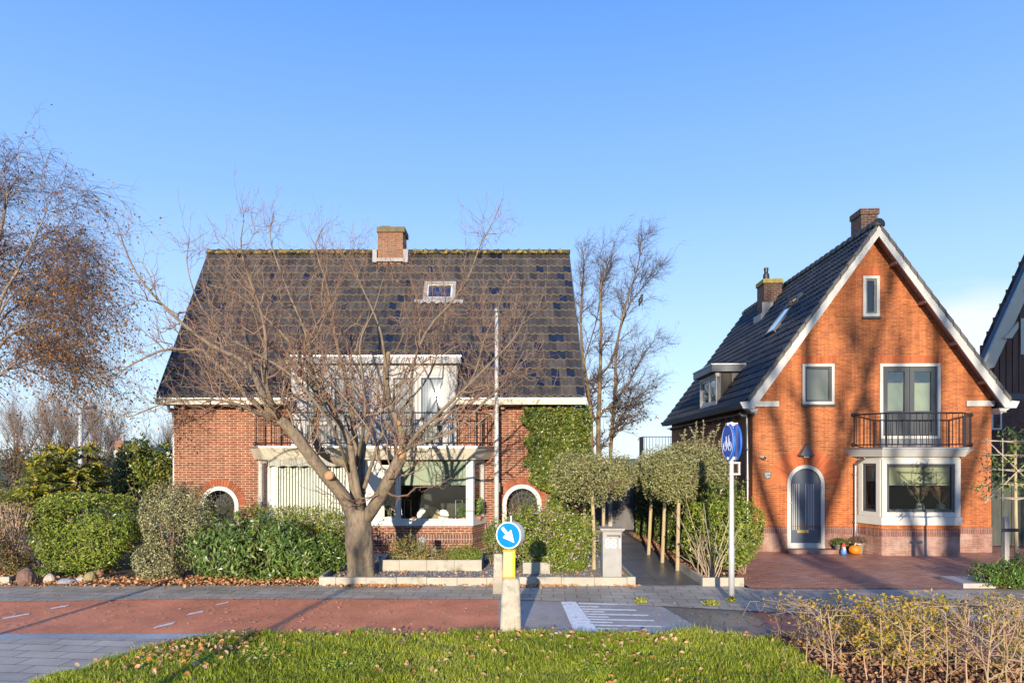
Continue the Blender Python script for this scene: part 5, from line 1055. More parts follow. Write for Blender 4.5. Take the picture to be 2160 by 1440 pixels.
# ivy on the house corner
def ivy_keep(p):
    px = 1080 + p[:, 0]*F/p[:, 1]; py = HY - (p[:, 2]-HC)*F/p[:, 1]
    left = np.interp(py, [855, 900, 960, 985, 1010, 1040, 1080, 1120], [1101, 1106, 1112, 1118, 1112, 1150, 1165, 1180]) + 7*np.sin(py*.14) + 5*np.sin(py*.05)
    top = 858 + 3*np.sin(px*.12)
    return (px > left) & (py > top) & (px < 1248 + 3*np.sin(py*.1)) & (py < 1130)
iv = thing('ivy', 'dense dark green ivy covering the right corner of the left house', 'climbing plant', (1.7, YL-.1, 0))
g = np.random.default_rng(51); n = 26000; dpt = g.random(n)**1.5; p = np.stack([g.uniform(.1, 2.35, n), YL-.02-.30*dpt, g.uniform(.2, 4.25, n)], 1)
bul = .10*np.sin(p[:, 0]*3.1+1)*np.sin(p[:, 2]*2.3) + .06*np.sin(p[:, 0]*7)*np.sin(p[:, 2]*6.1+2); p[:, 1] -= bul + .06; ok = ivy_keep(p); p = p[ok]; p[:, 1] += np.where(p[:, 0] > 1.75, (p[:, 0]-1.7)*.9*g.random(len(p)), 0)
side = g.random((9000, 3)); ps = np.stack([1.72+.42*side[:, 0]**.7, YL+3*side[:, 1], .2+4*side[:, 2]], 1); p = np.concatenate([p, ps])
nr = unit(np.array([0, -1.0, .35]) + g.normal(0, .55, p.shape) + np.where(p[:, :1] > 1.8, np.array([[.8, 0, 0]]), 0)); mb = MB(); s = g.uniform(.6, 1.3, len(p)); mb.leaves(p, nr, .085*s, .07*s, np.clip(g.normal(.5, .24, len(p)), 0, 1), g.normal(size=p.shape)*.5+np.array([0, 0, -1])); mb.build('foliage', leaf_ivy, iv)
st = np.stack([g.uniform(.9, 1.65, 16), np.full(16, YL-.03), np.zeros(16)], 1); tp_ = st + np.stack([g.normal(0, .3, 16), np.zeros(16), g.uniform(2, 3.9, 16)], 1); tt = np.linspace(0, 1, 8)[None, :, None]; mb = MB(); mb.tubes(st[:, None]+(tp_-st)[:, None]*tt + np.cumsum(g.normal(0, .03, (16, 8, 3)), 1)*[1, 0, 1], np.linspace(.02, .008, 8)[None], 5); mb.build('stems', bark_m, iv)
# flowering bush, raised bed plants
shrub('flowering_bush', 'pink flowering evergreen bush in front of the ivy, right of the white pole', 'shrub', (LX(1160, 16.2), 16.2, 0), [E_(1142, 1128, 16.3, 80, 68, .8), E_(1205, 1135, 16, 58, 62, .6), E_(1100, 1128, 16.6, 46, 40, .6), E_(1180, 1175, 15.7, 62, 32, .5)], 13500, .07, .028, leaf_lig, 52, amp=.2, hang=(.5, .4), fl=(1100, .055, .045, flow_pink, lambda p, g: (g.random(len(p)) < .75)))
shrub('dry_stalks', 'upright dry brown stalks behind the pink flowering bush under the right round window', 'plant', (LX(1095, 17.2), 17.2, 0), [E_(1092, 1075, 17.2, 26, 26, .3)], 260, .06, .022, tall_leaf, 53, stem=26, amp=.2)
shrub('low_hedge_plant', 'small green mound right of the bay before the concrete post', 'plant', (LX(1045, 16.8), 16.8, 0), [E_(1040, 1135, 16.8, 22, 42, .3)], 1400, .06, .03, leaf_lau, 54, amp=.2)
kb = thing('raised_bed', 'low concrete edged bed under the right bay window', 'garden bed', (LX(905, 15.9), 15.9, 0))
for a, b in ((800, 842), (842.6, 900), (900.6, 958), (958.6, 1016)):
    mb = MB(); mb.box((LX(a, 15.8), 15.78, .05), (LX(b, 15.8), 15.85, .36)); mb.build('kerb_board', kerb_c, kb)
mb = MB(); mb.box((LX(1016, 15.8)-.05, 15.853, .05), (LX(1016, 15.8), 17.6, .36)); mb.build('kerb_board', kerb_c, kb); mb = MB(); mb.box((LX(800, 15.8), 15.853, .05), (LX(800, 15.8)+.06, 17.6, .36)); mb.build('kerb_board', kerb_c, kb)
mb = MB(); mb.box((LX(800, 15.8)+.07, 15.855, .05), (LX(1016, 15.8)-.06, 17.6, .31)); mb.build('bed_soil', soil_m, kb)
shrub('low_heather', 'low mossy green carpet plant filling the raised bed, taller at its left end', 'plant', (LX(870, 16.3), 16.3, .3), [E_(862, 1160, 16.4, 45, 26, .4), E_(930, 1172, 16.3, 70, 13, .4)], 4200, .04, .02, M_leaf('heather_leaf', [(.05, .07, .02), (.09, .11, .03), (.14, .14, .045), (.2, .15, .07)], .2, .5), 55, zmin=.3, amp=.2)
shrub('low_box_plant', 'bright green low clump at the right end of the raised bed', 'plant', (LX(985, 16.2), 16.2, .3), [E_(982, 1170, 16.2, 38, 17, .35)], 2400, .045, .022, leaf_lig, 56, zmin=.28, amp=.12)
for nm, lb, px, py0, py1, w, Y in (('stone_pillar', 'tall speckled grey stone pillar among the bed plants under the bay', 889, 1168, 1131, 15, 17.0), ('stone_pillar', 'short speckled stone block right of the tall pillar in the raised bed', 913, 1176, 1156, 13, 16.8)):
    t = thing(nm, lb, 'ornament', (LX(px, Y), Y, .3)); mb = MB(); a, b = LX(px-w/2, Y), LX(px+w/2, Y); z1 = LZ(py1, Y)
    mb.loft([[(a, Y, .25), (b, Y, .25), (b, Y+.14, .25), (a, Y+.14, .25)], [(a+.005, Y, z1-.02), (b-.008, Y, z1-.02), (b-.008, Y+.14, z1-.02), (a+.005, Y+.14, z1-.02)], [(a+.02, Y+.015, z1), (b-.02, Y+.015, z1), (b-.02, Y+.125, z1), (a+.02, Y+.125, z1)]]); mb.build('stone', M_plain('speckled_granite', (.30, .30, .28), .9, .75, 45, bmp=.4), t)
# standard trees, left pair and right row
std_stem = M_bark('pale_stem', (.30, .22, .12), (.46, .36, .21), 20, 3, .3)
def standard(label, px, Y, crown, zc, rx, rz, n, seed, lean=0, base_px=None, stake=False, m=None, ry=None, group='standard trees along the garden path'):
    x = LX(px, Y); t = thing('standard_tree', label, 'tree', (LX(base_px or px, Y), Y, 0), group); b = np.array([LX(base_px or px, Y), Y, 0.0]); tp_ = np.array([x, Y, zc-rz*.3])
    s = MB(); s.tube(resample([b, b*.5+tp_*.5+[lean, 0, 0], tp_], 8), np.linspace(.05, .042, 8), 8); tr_ = s.build('trunk', std_stem, t, smooth=True)
    c = np.array([LX(crown, Y), Y, zc]); es = [(c[0], c[1], c[2], rx, ry or rx*.9, rz), (c[0]-.3*rx, c[1], c[2]-.1*rz, rx*.7, rx*.7, rz*.8), (c[0]+.35*rx, c[1]-.1, c[2]+.05, rx*.65, rx*.7, rz*.8)]
    foliage(es, n, .078, .030, seed, .6, .2, 2, .5, .6, .35, (.7, .5)).build('crown', m or leaf_osm, t)
    g = np.random.default_rng(seed); K = 60; d = unit(g.normal(size=(K, 3))+[0, 0, .2])*np.array([rx, rx, rz*.95]); s = MB(); s.tubes(tp_ + d[:, None]*np.linspace(0, 1, 6)[None, :, None] + [[[0, 0, rz*.25]]]*np.linspace(0, 1, 6)[None, :, None], np.linspace(.015, .004, 6)[None], 4, g.random(K)); s.build('branches', twig_m, t); return t
standard('nearest round headed standard tree, behind the post box, its stem rising from gravel', 1248, 16.0, 1228, LZ(1002, 16), .76, .62, 8200, 61, .02, 1253)
standard('round headed standard tree second behind the post box, straight yellowish stem', 1274, 18.2, 1292, LZ(1003, 18.2), .60, .62, 5600, 62, 0, 1272)
standard('round headed standard tree farthest left, partly hidden by the pink flowering bush', 1233, 19.2, 1228, LZ(1005, 19.2), .72, .66, 5000, 63)
standard('standard tree nearest the pavement on the right of the garden path, mop shaped crown', 1432, 16.4, 1422, LZ(1006, 16.4), .58, .60, 6500, 64, 0, 1429)
standard('second standard tree on the right of the garden path, leaning stem', 1404, 17.6, 1392, LZ(998, 17.6), .52, .62, 5000, 65, 0, 1397)
standard('third standard tree on the right of the garden path, crown mostly in shade', 1376, 19.0, 1372, LZ(996, 19), .52, .62, 4500, 66, 0, 1368)
shrub('oleaster_shrub', 'tall silvery olive shrub with spiky shoots before the side of the orange house', 'shrub', (LX(1470, 17.6), 17.6, 0), [E_(1470, 1000, 17.6, 62, 70, .9), E_(1425, 975, 18.3, 48, 42, .8), E_(1510, 1010, 17.2, 38, 62, .6)], 13500, .075, .03, leaf_osm, 67, amp=.16, hang=(.6, .5))
os_ = bpy.data.objects['oleaster_shrub']; g = np.random.default_rng(68); lf = MB(); s = MB()
for (px, py, ex_, ey) in ((1478, 930, 1484, 886), (1462, 930, 1470, 888), (1500, 945, 1518, 893), (1448, 938, 1446, 905), (1488, 925, 1505, 905), (1520, 965, 1534, 930), (1470, 930, 1456, 900), (1512, 950, 1526, 915)):
    a, b = P(px, py+20, 17.4), P(ex_, ey, 17.4+g.normal(0, .2)); pp = resample([a, a*.5+b*.5+g.normal(0, .04, 3), b], 14); s.tube(pp, np.linspace(.01, .004, 14), 4); m_ = 40; tt = g.uniform(0, 13, m_); c = pp[tt.astype(int)]
    d = unit(g.normal(size=(m_, 3))+unit(b-a)*1.2); lf.leaves(c + d*.045, g.normal(size=(m_, 3)), .09, .026, g.uniform(.5, 1, m_), d)
s.build('shoots', twig_m, os_); lf.build('shoot_leaves', leaf_osm, os_)
hedge = thing('laurel_hedge', 'dark green hedge running back along the right of the garden path', 'hedge', (5.2, 19, 0))
g = np.random.default_rng(71); n = 24000; u = g.random(n); Y_ = 16.2 + 9.5*u; face = g.random(n); x = np.interp(Y_, [16, 26], [4.62, 4.25]) + .9*g.random(n)**2.0 - .12*np.sin(Y_*3.3) ; z = .12 + 2.0*g.random(n) + .12*np.sin(Y_*2.1); p = np.stack([x, Y_, z], 1)
nr = unit(np.array([-.7, -.5, .3]) + g.normal(0, .6, p.shape)); mb = MB(); s = g.uniform(.6, 1.3, n); mb.leaves(p, nr, .10*s, .045*s, np.clip(g.normal(.5, .24, n), 0, 1)); mb.build('foliage', leaf_dark, hedge)
b = np.stack([g.uniform(4.7, 5.2, 50), g.uniform(16.4, 25, 50), np.zeros(50)], 1); mb = MB(); mb.tubes(b[:, None] + np.linspace(0, 1, 6)[None, :, None]*(np.stack([g.normal(0, .2, 50), g.normal(0, .2, 50), g.uniform(1.2, 1.9, 50)], 1))[:, None], np.linspace(.02, .008, 6)[None], 5, g.random(50)); mb.build('stems', twig_m, hedge)
shrub('privet_bush', 'rounded bright green bush between the cycle sign and the orange house', 'shrub', (LX(1560, 16), 16, 0), [E_(1560, 1110, 16.2, 52, 64, .7), E_(1510, 1120, 16.2, 50, 70, .7), E_(1540, 1165, 15.6, 48, 30, .5), E_(1478, 1130, 16.4, 40, 66, .6)], 13000, .075, .036, leaf_lig, 72, amp=.16, fl=(90, .08, .045, flow_yel, lambda p, g: p[:, 0] < LX(1530, 16)))
hb = thing('leggy_shrub', 'leggy pale stemmed shrub with a few yellow leaves left of the cycle sign', 'shrub', (*G(1492, 1222)[:2], 0.0))
g = np.random.default_rng(73); K = 22; bs = np.array([G(1494, 1222)]) + g.normal(0, .10, (K, 3))*[1, 1, 0]; d = np.stack([g.normal(-.05, .35, K), g.normal(0, .2, K), g.uniform(.7, 1.7, K)], 1); tt = np.linspace(0, 1, 9)[None, :, None]
pts = bs[:, None] + d[:, None]*tt + np.cumsum(g.normal(0, .016, (K, 9, 3)), 1); rr = np.broadcast_to(np.linspace(.014, .005, 9), (K, 9)); mb = MB(); mb.tubes(pts, rr, 5, g.random(K)); A, Ra = twigs(pts, rr, 3, .25, .9, (.15, .5), .7, .7, .2, (0, 0, .1), 6, .7, .5, .008, .004, .05, g); mb.tubes(A, Ra, 4, g.random(len(A))); mb.build('stems', M_leaf('pale_bare_stem', [(.42, .33, .22), (.5, .41, .29), (.34, .26, .17)], 0, .8), hb)
c = A[g.integers(0, len(A), 110), -1]; mb = MB(); mb.leaves(c, g.normal(size=c.shape), .11, .06, g.random(110)); mb.build('leaves', leaf_pie, hb)

# ================================================================== street furniture and small things
fp = thing('flag_pole', 'tall white flag pole with ball top at the right of the bay windows', 'pole', (LX(1047.5, 19), 19.0, .1))
mb = MB(); mb.lathe((LX(1047.5, 19), 19.0), [(.068, .1), (.066, 2.2), (.056, 4.5), (.048, LZ(660, 19))], 14); mb.build('pole', white, fp, smooth=True)
mb = MB(); z = LZ(654, 19); mb.lathe((LX(1047.5, 19), 19.0), [(.05, z-.08), (.075, z-.06), (.09, z), (.055, z+.06), (.01, z+.1)], 14); mb.build('pole_cap', zinc, fp, smooth=True)
mb = MB(); mb.box((LX(1047.5, 19)-.01, 19.07, 1.85), (LX(1047.5, 19)+.09, 19.1, 1.9)); mb.box((LX(1047.5, 19)+.06, 18.98, 1.75), (LX(1047.5, 19)+.1, 19.02, 2.0)); mb.build('cleat', iron, fp)
# letter box post
lbY = 14.72; LBX = lambda p: LX(p, lbY); lb = thing('post_box', 'tall light grey post box pillar with number 881 beside the garden path', 'letter box', (LBX(1291), lbY, .1))
post_m = M_plain('light_grey_concrete', (.31, .30, .28), .75, .14, 5, bmp=.15, dirt=((.24, .23, .20), 4, .56))
x0, x1 = LBX(1271.5), LBX(1311); z1 = LZ(1121, lbY)
mb = MB(); mb.box((x0, lbY, .1), (x1, lbY+.36, z1)); mb.build('pillar', post_m, lb)
mb = MB(); mb.loft([[(x0-.02, lbY-.02, z1), (x1+.02, lbY-.02, z1), (x1+.02, lbY+.38, z1), (x0-.02, lbY+.38, z1)], [(x0-.06, lbY-.06, z1+.045), (x1+.06, lbY-.06, z1+.045), (x1+.06, lbY+.42, z1+.045), (x0-.06, lbY+.42, z1+.045)], [(x0-.06, lbY-.06, z1+.075), (x1+.06, lbY-.06, z1+.075), (x1+.06, lbY+.42, z1+.075), (x0-.06, lbY+.42, z1+.075)]]); mb.build('cap', M_plain('cap_stone', (.36, .32, .26), .85, .2, 6, bmp=.2), lb)
mb = MB(); mb.box((LBX(1280), lbY-.004, LZ(1130.5, lbY)), (LBX(1308.5), lbY+.02, LZ(1128, lbY))); mb.box((LBX(1305), lbY-.005, LZ(1133, lbY)), (LBX(1308.5), lbY+.02, LZ(1130.6, lbY))); mb.build('letter_slot', iron, lb)
mb = MB(); mb.box((LBX(1279.5), lbY-.02, LZ(1127.8, lbY)), (LBX(1309), lbY, LZ(1126, lbY))); mb.build('slot_flap', post_m, lb)
Mv = Matrix.Translation((LBX(1294.5), lbY-.012, LZ(1146.5, lbY))) @ Matrix.Rotation(R(90), 4, 'X')
text('881', .285, lb, Mv, M_plain('white_numerals', (.86, .86, .84), .5, .03), .012, .0005, 'house_number', .92)
# garden edging along the pavement
ed = thing('garden_edging', 'low grey concrete board edging along the front of the gravel garden', 'edging', (LX(1000, 14.55), 14.55, 0))
xs = [672, 708, 772, 836, 900, 964, 1027, 1090, 1184, 1254, 1323, 1341]
for a, b in zip(xs[:-1], xs[1:]):
    mb = MB(); dy = RNG.normal(0, .006); mb.box((LX(a, 14.5)+.004, 14.5+dy, 0), (LX(b, 14.5)-.004, 14.58+dy, .19+RNG.normal(0, .004))); mb.build('kerb_board', kerb_c, ed)
mb = MB(); mb.box((LX(1341, 14.5)-.06, 14.59, 0), (LX(1341, 14.5)-.004, 17.5, .18)); mb.build('kerb_board', kerb_c, ed)
mb = MB(); a = np.array([LX(674, 14.5), 14.6, 0]); b = a+[-.1, 2.4, 0]; mb.slab([(a[0]-.02, a[1]), (a[0]+.05, a[1]), (b[0]+.05, b[1]), (b[0]-.02, b[1])], 0, .21); mb.build('kerb_board', kerb_c, ed)
mb = MB(); mb.box((LX(800, 16.6), 16.55, .1), (LX(866, 16.6), 16.62, .34)) ; mb.build('kerb_board', kerb_c, ed)
e2 = thing('planter_edging', 'short concrete edging block at the foot of the cycle sign pole', 'edging', (LX(1525, 14.55), 14.5, 0))
mb = MB(); mb.box((LX(1481, 14.5), 14.46, 0), (LX(1568, 14.5), 14.54, .19)); mb.build('kerb_board', kerb_c, e2); mb = MB(); mb.box((LX(1481, 14.5), 14.545, 0), (LX(1481, 14.5)+.07, 16.5, .18)); mb.build('kerb_board', kerb_c, e2)
e4 = thing('bed_edging', 'low concrete board edging under the pink flowering bush', 'edging', (LX(1140, 15.5), 15.5, .1)); mb = MB(); mb.box((LX(1103, 15.45), 15.4, .05), (LX(1160, 15.45), 15.46, .36)); mb.build('kerb_board', kerb_c, e4)
e3 = thing('left_kerb', 'end of a concrete kerb board at the left edge under the dark shrub', 'edging', (LX(0, 14.75), 14.7, 0)); mb = MB(); mb.box((-14, 14.66, 0), (LX(22, 14.7), 14.74, .17)); mb.build('kerb_board', kerb_c, e3)
st_ = thing('paving_step', 'flat grey concrete slab step at the driveway edge by the box hedge', 'step', (*G(2030, 1232)[:2], 0)); mb = MB(); mb.slab([tuple(G(a, b)[:2]) for a, b in ((1984, 1226), (2032, 1242), (2100, 1242), (2080, 1226))], .02, .12); mb.build('slab', M_plain('pale_slab', (.42, .36, .32), .85, .15, 4, bmp=.2), st_)
# concrete bollard with sign
bo = thing('traffic_bollard', 'concrete bollard with yellow reflector box and round blue arrow sign in the grass', 'bollard', (*G(1077, 1336)[:2], 0))
bx, by = G(1077, 1336)[:2]; by += .14
def rr(cx, cy, w, d, r, z, n=5):
    out = []
    for sx, sy, a0 in ((1, 1, 0), (-1, 1, 90), (-1, -1, 180), (1, -1, 270)):
        for k in range(n): a = R(a0+90*k/(n-1)); out.append((cx+sx*(w/2-r)+r*math.cos(a), cy+sy*(d/2-r)+r*math.sin(a), z))
    return out
sX = 10.6/F; zt = LZ(1221, 10.62)
mb = MB(); mb.loft([rr(bx, by, .336, .30, .05, -.05), rr(bx, by, .332, .30, .05, .05), rr(bx+.003, by, .30, .27, .05, zt*.6), rr(bx+.006, by, .272, .245, .05, zt-.05), rr(bx+.006, by, .245, .22, .05, zt-.012), rr(bx+.006, by, .19, .17, .05, zt)]); mb.build('concrete_base', concrete, bo, smooth=True)
yel = M_plain('yellow_reflector', (.92, .56, .02), .3, .06, 3); cx_ = LX(1074, 10.65); z2 = LZ(1160, 10.65)
mb = MB(); mb.loft([rr(cx_-.005, by, .20, .17, .02, zt), rr(cx_+.005, by, .185, .16, .02, z2)]); mb.build('reflector_box', yel, bo)
mb = MB(); mb.box((cx_-.082, by-.092, zt+.03), (cx_+.05, by-.084, z2-.03)); mb.build('reflective_panel', M_plain('bright_retroreflective_film', (.95, .80, .22), .25, .03, 3), bo)
mb = MB()
for za_ in (zt+.002, z2-.028): mb.loft([rr(cx_, by, .212, .182, .022, za_), rr(cx_, by, .212, .182, .022, za_+.026)])
mb.build('reflector_collar', M_plain('scuffed_yellow_edge', (.5, .27, .02), .6, .35, 12), bo)
zc_ = LZ(1131, 10.55); Ms = Matrix.Translation((LX(1073, 10.5), by-.06, zc_)) @ Matrix.Rotation(R(-22), 4, 'Z') @ Matrix.Rotation(R(90), 4, 'X')
dia = .213
mb = MB(Ms); mb.lathe((0, 0), [(dia*.97, -.15), (dia*1.0, -.14), (dia, .0), (dia*.99, .012)], 40); sg = mb.build('sign_drum', M_plain('sign_housing', (.55, .55, .55), .4, .06, 4), bo)
mb = MB(Ms); mb.lathe((0, 0), [(dia*.985, .0125), (dia*.985, .015)], 40); rg = mb.build('sign_rim', M_plain('sign_white', (.85, .85, .85), .35, .02), sg)
mb = MB(Ms); mb.lathe((0, 0), [(dia*.90, .0152), (dia*.90, .0175)], 40); mb.build('sign_face', M_plain('sign_blue', (.0, .20, .62), .3, .05, 2), sg)
mb = MB(Ms @ Matrix.Rotation(R(-48), 4, 'Z') @ Matrix.Scale(dia/.213, 4)); pa = [(-.155, .026), (-.035, .026), (-.035, .095), (.15, 0), (-.035, -.095), (-.035, -.026), (-.155, -.026)][::-1]
n = len(pa); mb.faces([(x, y, .0178) for x, y in pa] + [(x, y, .0205) for x, y in pa], [tuple(range(n, 2*n))[::-1]] + [(i, (i+1) % n, n+(i+1) % n, n+i) for i in range(n)]); mb.build('arrow', M_plain('sign_arrow_white', (.85, .85, .85), .35, .02), sg)
mb = MB(); mb.lathe((LX(1078, 10.7), by+.06), [(.022, z2), (.022, LZ(1089, 10.7))], 10); mb.build('sign_post', zinc, bo)
cp = thing('concrete_post', 'plain weathered concrete post standing behind the arrow sign bollard', 'bollard', (*G(1050, 1253)[:2], 0)); bx, by = G(1051, 1253)[:2]; by += .1
mb = MB(); mb.loft([rr(bx-.01, by, .215, .2, .03, -.03), rr(bx, by, .17, .16, .03, .78), rr(bx, by, .14, .13, .03, .80)]); mb.build('post', concrete, cp, smooth=True)
# cycle path sign
px_, py_ = G(1543, 1269)[:2]; cs = thing('cycle_sign', 'grey pole with round blue end of cycle path signs back to back', 'sign', (px_, py_, 0)); galv = M_plain('galvanised_steel', (.52, .52, .51), .45, .1, 6, metal=.25)
ztp = HC + (HY-889)/F*py_
mb = MB(); mb.lathe((px_, py_), [(.055, 0), (.055, 1.0), (.05, 1.05), (.042, ztp-.8), (.042, ztp-.04), (.036, ztp-.01), (.01, ztp)], 14); mb.build('pole', galv, cs, smooth=True)
blue = M_plain('sign_cobalt_blue', (.015, .125, .62), .35, .05, 2); zc_ = HC + (HY-932)/F*py_
signw = M_plain('sign_pale_blue_white', (.62, .70, .85), .35, .02)
def cyc(sgn):
    nrm = unit([-sgn, -.02*sgn, 0]); c = np.array([px_, py_, zc_]) + nrm*.066
    return Matrix.Translation(c) @ Vector(nrm).to_track_quat('Z', 'Y').to_matrix().to_4x4()
for sgn in (1, -1):
    M4 = cyc(sgn); mb = MB(M4); mb.lathe((0, 0), [(.335, -.02), (.35, -.02), (.35, .012), (.335, .012)], 40); rim = mb.build('sign_rim', blue, cs)
    mb = MB(M4); mb.lathe((0, 0), [(.333, -.004), (.333, .006)], 40); mb.build('sign_back', mid_grey, rim)
    mb = MB(M4); mb.lathe((0, 0), [(.334, .0062), (.334, .009)], 40); mb.build('sign_face', blue, rim)
    mb = MB(M4); th = np.linspace(0, 2*math.pi, 41); mb.tube([(.318*math.cos(a), .318*math.sin(a), .010) for a in th], .006, 4)
    bk = MB(M4)
    ax_ = Matrix(((0, 0, 0, 0),)*4)
    W1, W2 = (-.13, -.08), (.13, -.08)
    for w in (W1, W2): bk.tube([(w[0]+.085*math.cos(a), w[1]+.085*math.sin(a), .011) for a in np.linspace(0, 2*math.pi, 25)], .009, 4)
    for a, b in ((W1, (-.06, .06)), ((-.06, .06), (.09, .06)), (W2, (.075, .12)), ((.075, .12), (.13, .13)), ((-.06, .06), (-.01, -.08)), ((-.01, -.08), (.09, .06)), (W1, (-.01, -.08)), ((-.06, .06), (-.07, .10)), ((-.10, .10), (-.03, .10))): bk.tube([(*a, .011), (*b, .011)], .009, 4)
    mb.build('sign_border', signw, rim); bk.build('bicycle_symbol', signw, rim)
    mb = MB(M4 @ Matrix.Rotation(R(48), 4, 'Z')); mb.box((-.315, -.022, .0125), (.315, .022, .0145)); mb.build('red_stripe', M_plain('sign_red', (.30, .035, .03), .4, .1, 3), rim)
mb = MB()
for z in (zc_+.31, zc_-.33): mb.box((px_-.1, py_-.06, z), (px_+.1, py_+.06, z+.05))
mb.build('sign_clamps', galv, cs)
mb = MB(); za, zb_ = HC+(HY-1001)/F*py_, HC+(HY-974)/F*py_
for z in (za, zb_-.03): mb.box((px_-.055, py_-.055, z), (px_+.15, py_+.055, z+.03))
mb.box((px_+.12, py_-.04, za+.031), (px_+.15, py_+.04, zb_-.031)); mb.build('empty_bracket', galv, cs)
# street lamp far left
slY = 33.0; sx_ = LX(170, slY); sL = thing('street_lamp', 'slim grey street lamp post rising above the mahonias at the left', 'street lamp', (sx_, slY, 0)); zt = LZ(862, slY)
mb = MB(); mb.lathe((sx_, slY), [(.11, 0), (.10, 2), (.085, zt)], 10); mb.build('lamp_post', M_plain('lamp_grey', (.40, .40, .38), .5, .1, 4), sL, smooth=True)
mb = MB(); mb.loft([[(sx_+x, slY+y, zt+z) for y, z in ((-.06-w, 0+t*.6), (.06+w, t*.6), (.06+w, .09+t), (-.06-w, .09+t))] for x, w, t in ((-.05, 0, -.04), (.25, 0, -.02), (.35, .08, .0), (.7, .1, .07), (.76, .02, .1))]); mb.build('lamp_head', dark_grey, sL)
# pumpkin, gnome, pots at the step
pkY = 19.05; pk = thing('pumpkin', 'orange pumpkin on the red paving right of the door step', 'pumpkin', (LX(1803, pkY), pkY, .02)); c = np.array([LX(1803, pkY), pkY, .15]); rings = []
for ph in np.linspace(-1.45, 1.45, 13):
    a = np.linspace(0, 2*math.pi, 49)[:-1]; r = .165*math.cos(ph)**.75*(1-.07*np.abs(np.sin(a*5))**.5*1.0); rings.append(np.stack([c[0]+r*np.cos(a), c[1]+r*np.sin(a), c[2]+.125*math.sin(ph)*(1-.06*math.cos(ph)*0)+0*a], 1))
mb = MB(); mb.loft(rings); pb = mb.build('pumpkin_flesh', M_plain('pumpkin_orange', (.72, .20, .01), .45, .12, 5), pk, smooth=True)
mb = MB(); mb.tube(resample([c+[0, 0, .11], c+[.01, 0, .16], c+[.04, 0, .19]], 6), np.linspace(.025, .016, 6), 7); mb.build('stalk', M_plain('dry_stalk', (.42, .36, .22), .8, .2, 9), pk)
gn = thing('garden_gnome', 'small gnome figurine with red cap and white beard left of the pumpkin', 'figurine', (LX(1776, pkY), pkY-.05, .02)); c = np.array([LX(1776.5, pkY), pkY-.08, .02])
mb = MB(); mb.lathe(c[:2], [(.05, .02), (.075, .05), (.08, .12), (.06, .18), (.045, .2)], 14); mb.build('coat', M_plain('gnome_blue', (.08, .22, .55), .4, .1), gn, smooth=True)
mb = MB(); mb.lathe(c[:2], [(.04, .19), (.052, .225), (.045, .26), (.03, .27)], 12); mb.build('face', M_plain('gnome_face', (.65, .38, .27), .5, .05), gn, smooth=True)
mb = MB(); mb.lathe((c[0], c[1]-.035), [(.008, .1), (.04, .15), (.046, .2), (.03, .225)], 10); mb.build('beard', white, gn, smooth=True)
mb = MB(); mb.lathe(c[:2], [(.06, .25), (.05, .28), (.02, .34), (.004, .37)], 12); mb.build('cap', M_plain('gnome_red', (.6, .05, .03), .4, .05), gn, smooth=True)
for nm, px, w, col, lbl, lm, hgt in (('flower_pot', 1770, .17, (.36, .35, .33), 'grey pot with dark green plant behind the gnome figurine', leaf_dark, .22), ('flower_pot', 1809, .16, (.42, .38, .30), 'pale basket pot with dry reddish heather behind the pumpkin', M_leaf('dry_heather', [(.16, .10, .06), (.24, .13, .08), (.12, .1, .05)], .2, .7), .26)):
    x = LX(px, 19.3); t = thing(nm, lbl, 'pot', (x, 19.26, .02)); mb = MB(); mb.lathe((x, 19.26), [(w*.7, .02), (w*.95, .02+hgt), (w, .02+hgt), (w, .05+hgt), (w*.9, .05+hgt)], 18); mb.build('pot', M_plain('pot_glaze', col, .6, .15, 9), t, smooth=True)
    foliage([(x, 19.24, .06+hgt+.05, w*1.5, w*1.3, .13)], 900, .05, .02, 80+px, .6, .1, 2, .1).build('foliage', lm, t)
# vases with pampas grass in the right bay window
vase_m = M_plain('grey_green_vase', (.20, .24, .20), .45, .2, 9); pamp = M_leaf('pampas_plume', [(.45, .33, .18), (.55, .43, .26), (.36, .25, .12)], .4, .8); plo = M_leaf('orange_plume', [(.65, .22, .03), (.72, .32, .05), (.5, .15, .03)], .4, .8)
for px, h, lbl, mm in ((1940, .34, 'left vase with beige pampas plumes inside the big bay window', None), (1984, .32, 'right vase with beige and orange plumes inside the big bay window', plo)):
    Y = 19.02; x = LX(px, Y); z0 = 1.1; t = thing('vase', lbl, 'vase', (x, Y, z0)); mb = MB(); mb.lathe((x, Y), [(.07, z0), (.12, z0+.06), (.13, z0+.2), (.10, z0+h-.03), (.085, z0+h), (.07, z0+h)], 20); mb.build('vase_body', vase_m, t, smooth=True)
    g = np.random.default_rng(px); mb = MB(); mo = MB(); s = MB()
    for k in range(11):
        d = np.array([g.normal(0, .22), g.normal(0, .06), g.uniform(.42, .62)]); a = np.array([x, Y, z0+h-.02]); s.tube([a, a+d*.5, a+d*.8], .004, 4); m_ = 90; tt = g.uniform(.45, 1.05, m_)[:, None]; cpt = a + d*tt + g.normal(0, .022, (m_, 3))
        (mo if mm and k % 2 else mb).leaves(cpt, g.normal(size=(m_, 3)), .06, .012, g.random(m_), d[None]+g.normal(0, .25, (m_, 3)))
    s.build('stalks', pamp, t); mb.build('plumes', pamp, t)
    if mm: mo.build('orange_plumes', mm, t)
